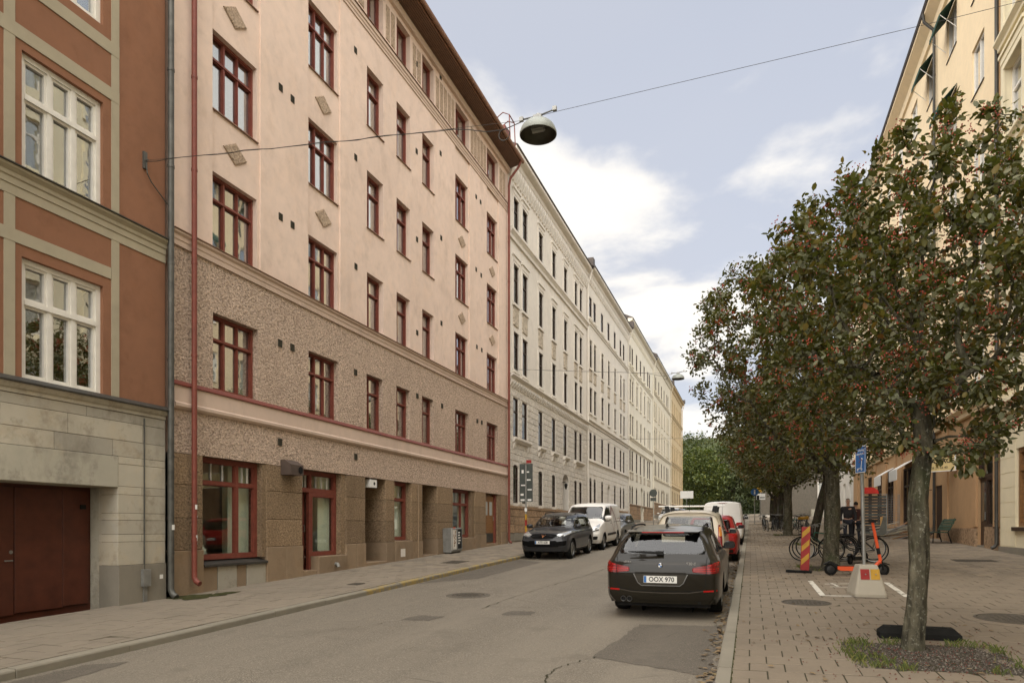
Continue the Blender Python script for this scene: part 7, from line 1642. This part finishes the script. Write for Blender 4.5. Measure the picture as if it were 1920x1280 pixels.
# e-scooter
def scooter(label, loc, rz, col, group='rental scooters', scale=1.0):
    t = thing('electric_scooter', label, 'scooter', loc, (0, 0, rz), group); t.scale = (scale,)*3
    def wheel(x, r=.125):
        w = inst('wheel', MB().lathe([(r*.62, -.026), (r*.92, -.028), (r, -.012), (r, .012), (r*.92, .028), (r*.62, .026)], 28, 'y').mesh('wheel', M['tyre'], smooth=True), t, (x, 0, r)); MB().lathe([(0, -.024), (r*.3, -.024), (r*.62, -.018), (r*.62, .018), (r*.3, .024), (0, .024)], 20, 'y').build('hub', M['rim_dark'], w)
    wheel(0); wheel(1.0)
    MB().prism([(.12, .13), (.18, .10), (.78, .10), (.84, .14), (.84, .19), (.12, .19)], -.075, .075).build('deck', col, t); MB().box(.14, .82, -.07, .07, .19, .196).build('deck_mat', M['black'], t)
    MB().prism([(-.13, .24), (-.02, .30), (.14, .22), (.16, .17), (.10, .16), (-.02, .265), (-.12, .21)], -.045, .045).build('mudguard', M['plastic_b'], t)
    mb = MB(); mb.tube([(.82, 0, .16), (.92, 0, .27), (.955, 0, .30)], .035, 8); mb.build('neck', col, t); mb = MB(); mb.tube([(.965, 0, .26), (.80, 0, 1.12)], [.033, .028], 10); mb.build('stem', col, t); mb = MB(); mb.tube([(.93, 0, .44), (.905, 0, .57)], .036, 10); mb.build('stem_sleeve', M['plastic_b'], t)
    mb = MB(); mb.tube([(1.0, -.045, .125), (.975, -.04, .30), (.975, .04, .30), (1.0, .045, .125)], .016, 6); mb.build('fork', M['plastic_b'], t)
    mb = MB(); mb.tube([(.80, -.26, 1.13), (.80, .26, 1.13)], .014, 8); mb.tube([(.80, -.26, 1.13), (.80, -.15, 1.13)], .020, 8); mb.tube([(.80, .15, 1.13), (.80, .26, 1.13)], .020, 8); mb.box(.76, .86, -.05, .05, 1.09, 1.15); mb.build('handlebar', M['plastic_b'], t)
    MB().prism([(.93, .22), (1.02, .275), (1.12, .24), (1.13, .22), (1.02, .255), (.94, .20)], -.035, .035).build('front_mudguard', M['plastic_b'], t)
scooter('orange electric scooter standing behind the concrete sign foot', (1.76, 17.55, gz(1.76, 17.5)), R(9), M['orange'], scale=1.13); scooter('dark rental scooter half hidden behind the second trunk', (2.55, 20.6, gz(2.5, 20.6)), R(60), M['plastic_b'])
# bicycles
M['spoke'] = plain('spoke_steel', (.25, .25, .24, 1), .35, .8); M['saddle'] = plain('saddle_leather', (.02, .017, .014, 1), .6)
BM = {}
def bike_parts(key, col, basket=False, step=True, rack=True, child=False, fork_m=None, cargo=None):
    r = .34; P_ = []
    ty = MB().lathe([(r*1.0+.017*math.cos(a), .017*math.sin(a)) for a in np.linspace(0, 2*math.pi, 8)], 40, 'y').mesh('wheel', M['tyre'], smooth=True); rmb = MB().lathe([(r*.955+.010*math.cos(a), .011*math.sin(a)) for a in np.linspace(0, 2*math.pi, 6)], 40, 'y').mesh('rim', M['spoke'], smooth=True)
    sp = MB()
    for k in range(18):
        a = 2*math.pi*k/18; sp.tube([(.02*math.cos(a+.6), .02*(1 if k % 2 else -1), .02*math.sin(a+.6)), (r*.95*math.cos(a), 0, r*.95*math.sin(a))], .0016, 3, cap=False)
    sp.lathe([(.0, -.04), (.022, -.04), (.022, .04), (0, .04)], 10, 'y'); spm = sp.mesh('spokes', M['spoke'])
    fr = MB(); bb = (.44, 0, .29); st = (.32, 0, .76); hd0, hd1 = (.93, 0, .62), (.89, 0, .78); rh = (0, 0, r)
    if step: fr.tube([bb, (.62, 0, .34), (.80, 0, .50), hd0], .017, 8); fr.tube([(.40, 0, .48), (.60, 0, .46), (.80, 0, .60), hd1], .014, 8)
    else: fr.tube([bb, hd0], .018, 8); fr.tube([(.335, 0, .70), hd1], .016, 8)
    fr.tube([bb, st], .016, 8); fr.tube([hd0, hd1], .020, 8)
    for sy in (-.045, .045): fr.tube([(bb[0], sy*.5, bb[2]), (0, sy, r)], .009, 6); fr.tube([(.345, sy*.3, .66), (0, sy, r)], .008, 6)
    P_.append(('frame', fr.mesh('frame', col, smooth=True), (0, 0, 0)))
    fk = MB(); fk.tube([hd1, (.935, 0, .60)], .016, 8)
    for sy in (-.05, .05): fk.tube([(.935, sy*.6, .62), (.97, sy, .55), (1.04, sy, .38), (1.09, sy, r)], .011, 6)
    P_.append(('fork', fk.mesh('fork', fork_m or col, smooth=True), (0, 0, 0)))
    hb = MB(); hb.tube([(.885, 0, .78), (.87, 0, .98)], .013, 8); hb.tube([(.72, -.28, 1.0), (.80, -.27, 1.03), (.88, -.14, 1.01), (.88, .14, 1.01), (.80, .27, 1.03), (.72, .28, 1.0)], .012, 8); P_.append(('handlebar', hb.mesh('handlebar', M['spoke'], smooth=True), (0, 0, 0)))
    sd_ = MB(); sd_.tube([st, (.30, 0, .86)], .013, 8); P_.append(('seat_post', sd_.mesh('seat_post', M['spoke']), (0, 0, 0)))
    sa = MB(); sa.add([(.12, -.10, .87), (.12, .10, .87), (.30, .06, .88), (.30, -.06, .88), (.44, .02, .875), (.44, -.02, .875), (.10, -.085, .93), (.10, .085, .93), (.30, .05, .915), (.30, -.05, .915), (.45, .018, .905), (.45, -.018, .905)], [(0,1,2,3),(3,2,4,5),(6,9,8,7),(9,11,10,8),(0,6,7,1),(1,7,8,2),(2,8,10,4),(4,10,11,5),(5,11,9,3),(3,9,6,0)]); P_.append(('saddle', sa.mesh('saddle', M['saddle'], smooth=True), (0, 0, 0)))
    cr = MB(); cr.lathe([(.085, -.05), (.095, -.05), (.095, -.045), (.085, -.045)], 24, 'y', bb); cr.tube([(.44, -.055, .29), (.52, -.06, .15)], .009, 6); cr.tube([(.44, .055, .29), (.36, .06, .43)], .009, 6); cr.box(.47, .57, -.16, -.07, .135, .155); cr.box(.31, .41, .07, .16, .42, .44); cr.tube([(.44, -.05, .385), (0, -.05, .375)], .005, 4); cr.tube([(.44, -.05, .195), (0, -.05, .305)], .005, 4); P_.append(('crank', cr.mesh('crank', M['rim_dark']), (0, 0, 0)))
    mg = MB()
    for cx_, a0, a1 in ((0, .15, 2.9), (1.09, .3, 2.7)):
        A = np.linspace(a0, a1, 14)
        for u, v in zip(A[:-1], A[1:]): mg.quad(*[(cx_+(r+.035)*math.cos(q), s_, r+(r+.035)*math.sin(q)) for q, s_ in ((u, -.025), (u, .025), (v, .025), (v, -.025))])
    P_.append(('mudguard', mg.mesh('mudguard', M['plastic_b'], fixn=False), (0, 0, 0)))
    if rack:
        rk = MB()
        for sy in (-.06, 0, .06): rk.tube([(.26, sy, .73), (-.28, sy, .73)], .006, 5)
        for sy in (-.06, .06): rk.tube([(-.12, sy, .73), (0, sy, r)], .006, 5)
        P_.append(('rack', rk.mesh('rack', M['plastic_b']), (0, 0, 0)))
    if basket:
        bk = MB()
        for z in (.74, .83, .92, 1.0): bk.tube([(.96, -.17, z), (1.26, -.17, z), (1.26, .17, z), (.96, .17, z), (.96, -.17, z)], .005, 4)
        for k in range(7):
            y_ = -.17+k*.34/6; bk.tube([(.96, y_, 1.0), (.96, y_, .74), (1.26, y_, .74), (1.26, y_, 1.0)], .004, 4)
        P_.append(('basket', bk.mesh('basket', M['plastic_b']), (0, 0, 0)))
    if child: P_.append(('child_seat', MB().prism([(-.22, .78), (.05, .76), (.10, .84), (-.12, .90), (-.22, 1.28), (-.30, 1.28), (-.30, .85)], -.15, .15).mesh('child_seat', M['child']), (0, 0, 0)))
    if cargo: P_.append(('cargo_box', MB().prism([(-.34, .75), (.24, .75), (.26, .86), (-.30, .92)], -.17, .17).mesh('cargo_box', cargo), (0, 0, 0)))
    BM[key] = (ty, rmb, spm, P_)
M['child'] = plain('grey_child_seat', (.13, .13, .11, 1), .6); M['cream_frame'] = plain('cream_bike_paint', (.42, .38, .27, 1), .4); M['green_frame'] = plain('green_bike_paint', (.02, .12, .08, 1), .35); M['dark_frame'] = plain('black_bike_paint', (.015, .015, .015, 1), .4); M['grey_frame'] = plain('grey_bike_paint', (.16, .16, .15, 1), .35, .5)
bike_parts('cream', M['cream_frame'], False, True); bike_parts('dark', M['dark_frame'], True, True); bike_parts('green', M['green_frame'], True, False); bike_parts('child', M['dark_frame'], False, True, child=True); bike_parts('grey', M['grey_frame'], True, True); bike_parts('cargo', M['dark_frame'], False, False, cargo=M['yellow_paint'])
def bike(key, label, x, y, rz, tilt=5, group='parked bicycles'):
    t = thing('bicycle', label, 'bicycle', (x, y, gz(x, y)), (R(tilt), 0, rz), group); t.rotation_mode = 'XYZ'; ty, rmb, spm, P_ = BM[key]
    for cx_ in (0, 1.09):
        w = inst('wheel', ty, t, (cx_, 0, .345)); inst('rim', rmb, w); inst('spokes', spm, w)['kind'] = 'stuff'
    for nme, me, loc in P_: inst(nme, me, t, loc)
    return t
bike('cream', 'cream step-through bicycle left of the second trunk, behind the striped panel', 2.50, 21.7, R(182), 6)
bike('dark', 'black bicycle with front basket leaning just behind the cream one', 2.62, 22.35, R(176), -5)
bike('green', 'green framed bicycle with basket, third behind the second trunk', 2.75, 22.95, R(184), 5)
bike('child', 'black bicycle with grey child seat right of the second trunk', 3.25, 21.3, R(170), -6)
bike('dark', 'dark bicycle with basket farthest right of the near bicycles', 3.35, 22.2, R(183), 6)
far = [(1.0, 46.0, 100, 'grey', 'grey bicycle leftmost in the far rack'), (1.25, 46.4, 84, 'dark', 'black bicycle second from left in the far rack'), (1.5, 46.0, 95, 'dark', 'black bicycle third from left in the far rack'), (1.75, 46.5, 80, 'grey', 'grey bicycle beside the thick straight trunk'), (2.6, 45.6, 100, 'green', 'green bicycle right of the thick straight trunk'), (2.9, 44.4, 170, 'cargo', 'bicycle with a yellow load box right of the thick straight trunk'), (3.2, 46.2, 88, 'dark', 'black bicycle behind the yellow load box'), (.9, 49.0, 95, 'dark', 'black bicycle at the left end of the second far row'), (1.3, 49.3, 85, 'grey', 'grey bicycle in the second far row'), (1.7, 49.0, 92, 'dark', 'black bicycle in the second far row beside the fifth trunk'), (3.0, 49.4, 80, 'grey', 'grey bicycle rightmost in the second far row')]
for x, y, a_, k, lb in far: bike(k, lb, x, y-.5, R(a_), rng.choice((-7, 6, 8, -5)))
# bench, lamp post, sheet racks and planks by the apricot house
t = thing('park_bench', 'green slatted bench with cast feet against the terracotta shop wall', 'bench', (7.02, 30.9, gz(7.0, 30.9)), (0, 0, 0))
M['bench_green'] = plain('bench_green_paint', (.028, .062, .035, 1), .5, var=.25, vs=9)
for k in range(4): MB().cbox(-.0, .035, -.9, .9, 0, .10, .006).build('seat_slat', M['bench_green'], t, (-.42+k*.125, 0, .44), (0, R(90), 0))
for k in range(4): MB().cbox(0, .03, -.9, .9, 0, .10, .006).build('back_slat', M['bench_green'], t, (.10+k*.055, 0, .50+k*.115), (0, R(24), 0))
for yy in (-.7, .7):
    mb = MB(); mb.tube([(-.40, yy, 0), (-.38, yy, .43), (.10, yy, .41), (.33, yy, .95)], .022, 6); mb.tube([(.10, yy, .41), (.22, yy, 0)], .022, 6); mb.build('leg', M['plastic_b'], t)
t = thing('lamp_post', 'black iron post standing between bench and terracotta wall', 'post', (6.55, 31.6, gz(6.5, 31.6))); MB().lathe([(.13, -.02), (.13, .55), (.095, .6), (.09, 1.6), (.075, 1.65), (.07, 5.2)], 16).build('shaft', M['plastic_b'], t, smooth=True); MB().tube([(0, 0, 2.1), (.32, -.1, 2.1)], .015, 6).build('cross_bar', M['plastic_b'], t)
MB().lathe([(.10, 5.2), (.17, 5.35), (.15, 5.6), (.03, 5.75)], 12).build('lantern', M['plastic_b'], t)
t = thing('steel_gate_stack', 'tall grey slatted steel gate leaning in a frame near the people', 'gate', (5.65, 37.2, gz(5.6, 37.2)), (R(-3), 0, R(-12)))
mb = MB(); mb.tube([(-.55, 0, 0), (-.55, 0, 2.05), (.55, 0, 2.05), (.55, 0, 0)], .025, 6); mb.build('gate_frame', M['steel'], t)
for k in range(13): MB().box(-.53, .53, -.012, .012, 0, .11).build('slat', M['slate'] if k % 3 else M['sign_back'], t, (0, 0, .12+k*.145))
t2 = thing('wire_panel', 'wire mesh fence panel standing right of the slatted gate', 'fence panel', (6.45, 37.4, gz(6.4, 37.4)), (0, 0, R(-18))); mb = MB(); mb.tube([(-.32, 0, 0), (-.32, 0, 2.0), (.32, 0, 2.0), (.32, 0, 0)], .02, 6); mb.build('panel_frame', M['steel'], t2); mb = MB()
for k in range(16): mb.tube([(-.31, 0, .1+k*.12), (.31, 0, .1+k*.12)], .006, 4)
for k in range(5): mb.tube([(-.26+k*.13, .012, .05), (-.26+k*.13, .012, 1.98)], .006, 4)
mb.build('mesh_wires', M['steel'], t2)['kind'] = 'stuff'
t = thing('red_crate', 'bright red plastic box on top of the slatted gate', 'box', (5.55, 37.2, gz(5.6, 37.2)+2.07)); MB().prism([(-.35, 0), (.30, 0), (.26, .16), (.05, .30), (-.30, .30)], -.16, .16).build('box_body', plain('red_plastic', (.55, .03, .02, 1), .4), t)
rr = random.Random(21)
for k in range(22):
    x, y = 6.75+rr.uniform(-.45, .45), 35.3+rr.uniform(-1.3, 1.3); L_ = rr.uniform(1.0, 1.9); lay = k//4; m_ = [M['steel'], M['cast_concrete'], M['door_wood'], M['steel'], M['cream_frame']][k % 5]
    t = thing('plank', ['grey steel rail', 'pale grey board', 'brown wooden board', 'thin steel rail', 'cream board'][k % 5]+' in the scrap heap by the terracotta wall, '+['lowest layer', 'second layer', 'third layer', 'fourth layer', 'fifth layer', 'topmost'][lay]+(', near end' if y < 35.3 else ', far end'), 'plank', (x-.4, y, gz(x, y)+.02+lay*.10+rr.uniform(0, .04)), (rr.uniform(-.05, .05), R(-rr.uniform(2, 24)), rr.uniform(-.7, .7)), 'boards and rails in the scrap heap'); MB().box(-L_/2, L_/2, -rr.uniform(.03, .07), .05, -.018, .018).build('board', m_, t)
t = thing('upright_plank', 'short yellow wooden board standing against the steel gate', 'plank', (5.95, 36.7, gz(5.9, 36.7)), (R(-6), 0, 0)); MB().box(-.09, .09, -.015, .015, 0, .95).build('board', M['yellow_paint'] if False else plain('fresh_wood', (.45, .27, .10, 1), .7), t)
for k, yy in enumerate((39.6, 44.2)):
    AP.b(MB().prism([(XO-.02, 5.2), (XO-.75, 4.75), (XO-.75, 4.2), (XO-.72, 4.2), (XO-.72, 4.72), (XO-.02, 5.15)], yy-1.0, yy+1.0), 'shop_awning', M['white'])
# ---------------------------------------------------------------- two people walking on the right pavement
def skin(name, V, E, Rr, m, parent, sub=1, root=0):
    me = bpy.data.meshes.new(name); me.from_pydata([tuple(v) for v in V], E, []); ob = bpy.data.objects.new(name, me); C.objects.link(ob)
    md = ob.modifiers.new('s', 'SKIN'); md.use_smooth_shade = True
    for i, r in enumerate(Rr): me.skin_vertices[0].data[i].radius = (r, r) if not hasattr(r, '__len__') else r
    for i in range(len(V)): me.skin_vertices[0].data[i].use_root = (i == root)
    sb = ob.modifiers.new('u', 'SUBSURF'); sb.levels = sub; sb.render_levels = sub
    bpy.context.view_layer.update(); nm = bpy.data.meshes.new_from_object(ob.evaluated_get(bpy.context.evaluated_depsgraph_get())); bpy.data.objects.remove(ob)
    nm.materials.clear(); nm.materials.append(m); nm.name = name; return inst(name, nm, parent)
def person(label, loc, rz, H, jacket, trousers, hair, skinm, bald=False, stride=.16, skirt=False):
    t = thing('person', label, 'person', loc, (0, 0, rz)); k = H/1.80
    J = dict(pel=(0, 0, .95), wai=(0, .0, 1.10), che=(0, -.01, 1.32), nek=(0, .0, 1.50), hd0=(0, -.01, 1.58), hd1=(0, -.02, 1.68), hd2=(0, .0, 1.765))
    V, E, Rr = [], [], []
    def add(p, r, par=None):
        V.append(tuple(q*k for q in p)); Rr.append(tuple(q*k for q in r) if hasattr(r, '__len__') else r*k); i = len(V)-1
        if par is not None: E.append((par, i))
        return i
    pel = add((0, 0, .95), (.16, .11)); wai = add((0, 0, 1.10), (.15, .10), pel); che = add((0, .0, 1.34), (.17, .11), wai); nk0 = add((0, .0, 1.47), (.07, .065), che); nk = add((0, -.01, 1.54), (.055, .055), nk0); h0 = add((0, -.03, 1.60), (.065, .075), nk); h1 = add((0, -.015, 1.69), (.078, .098), h0); add((0, .0, 1.765), (.055, .07), h1)
    legs, arms = [], []
    for s, st in ((-1, stride), (1, -stride)):
        hp = add((s*.10, 0, .90), .085, pel); kn = add((s*.11, -st*.6, .50), .058, hp); an = add((s*.11, -st*.6+st*1.1*(-.5 if st < 0 else -.35), .09), .040, kn); to = add((s*.125, V[an][1]/k-.17, .04), (.04, .03), an); legs.append((hp, kn, an))
        sh = add((s*.20, 0, 1.42), .065, che); el = add((s*.26, st*.35, 1.14), .045, sh); wr = add((s*.25, st*.35-.08, .90), .030, el); pm = add((s*.245, st*.35-.10, .83), (.035, .018), wr); arms.append((sh, el, wr))
        for q, (dx, ln) in enumerate(((-.026, .070), (-.009, .082), (.009, .077), (.026, .060))):
            f1 = add((s*.245, st*.35-.10+dx, .80), .0095, pm); f2 = add((s*.240, st*.35-.105+dx, .80-ln*.55), .0088, f1); add((s*.232, st*.35-.112+dx, .80-ln), .008, f2)
        th = add((s*.235, st*.35-.145, .84), .010, pm); add((s*.232, st*.35-.16, .80), .009, th)
    body = skin('body', V, E, Rr, skinm, t)
    # clothes: jacket and trousers a little larger than the body
    def cloth(name, idx, edges, grow, m): return skin(name, [V[i] for i in idx], [(idx.index(a), idx.index(b)) for a, b in edges], [tuple(q+grow*k for q in Rr[i]) if hasattr(Rr[i], '__len__') else Rr[i]+grow*k for i in idx], m, t)
    ja = [pel, wai, che, nk0]; je = [(pel, wai), (wai, che), (che, nk0)]
    for sh, el, wr in arms: ja += [sh, el, wr]; je += [(che, sh), (sh, el), (el, wr)]
    cloth('jacket', ja, je, .022, jacket)
    tr = [pel]; te = []
    for hp, kn, an in legs: tr += [hp, kn, an]; te += [(pel, hp), (hp, kn), (kn, an)]
    cloth('trousers', tr, te, .016, trousers)
    for hp, kn, an in legs:
        a_ = V[an]; MB().add([(a_[0]-.045, a_[1]+.07, .0), (a_[0]+.045, a_[1]+.07, 0), (a_[0]+.05, a_[1]-.21, 0), (a_[0]-.05, a_[1]-.21, 0), (a_[0]-.045, a_[1]+.06, .11), (a_[0]+.045, a_[1]+.06, .11), (a_[0]+.04, a_[1]-.19, .05), (a_[0]-.04, a_[1]-.19, .05)], [(0,1,2,3),(7,6,5,4),(0,4,5,1),(1,5,6,2),(2,6,7,3),(3,7,4,0)]).build('shoe', M['black'], t)
    # face and hair
    fc = MB(); fc.add([(-.014*k, -.115*k, 1.655*k), (.014*k, -.115*k, 1.655*k), (0, -.105*k, 1.70*k), (0, -.142*k, 1.660*k)], [(0, 3, 2), (1, 2, 3), (0, 1, 3)]); fc.build('nose', skinm, t)
    for s in (-1, 1):
        MB().lathe([(0, -.01), (.012, -.006), (.014, 0)], 8, 'y', (s*.032*k, -.108*k, 1.70*k)).build('eye', M['plastic_b'], t); MB().lathe([(0, -.012), (.022, -.008), (.028, .008)], 8, 'x', (s*.082*k, .0, 1.685*k)).build('ear', skinm, t)
    MB().box(-.028*k, .028*k, -.106*k, -.098*k, 1.618*k, 1.626*k).build('mouth', M['sign_red'], t)
    hb = MB(); n = 14
    for i, ph in enumerate(np.linspace(.02, 1.25 if bald else 1.9, 8)):
        for j in range(n):
            a = 2*math.pi*j/n; back = math.sin(a); lim = ph*(1.0 if back > 0 else .62); rx, ry, rz_ = .092*k, .115*k, .105*k; hb.v.append((rx*math.sin(lim)*math.cos(a), .005*k+ry*math.sin(lim)*back, 1.70*k+rz_*math.cos(lim)))
    for i in range(7):
        for j in range(n): hb.f.append((i*n+j, i*n+(j+1) % n, (i+1)*n+(j+1) % n, (i+1)*n+j)); hb.m.append(0)
    hb.build('hair', hair, t, smooth=True, fixn=False); return t
M['skin'] = plain('skin', (.42, .25, .17, 1), .55, var=.06); M['navy'] = plain('dark_coat', (.018, .017, .018, 1), .85, var=.2); M['maroon'] = plain('maroon_coat', (.055, .020, .017, 1), .85, var=.2); M['jeans'] = plain('dark_trousers', (.018, .020, .027, 1), .9); M['hair_g'] = plain('grey_hair', (.22, .19, .16, 1), .8); M['hair_d'] = plain('dark_hair', (.02, .014, .010, 1), .7)
person('grey haired person in dark jacket walking towards us past the bicycles', (3.66, 30.2, gz(3.66, 30.2)), 0, 1.84, M['navy'], M['jeans'], M['hair_g'], M['skin'], bald=True)
person('dark haired person in maroon coat walking away beside the grey pole', (4.05, 31.0, gz(4.05, 31)), math.pi, 1.70, M['maroon'], M['jeans'], M['hair_d'], M['skin'], stride=-.14)
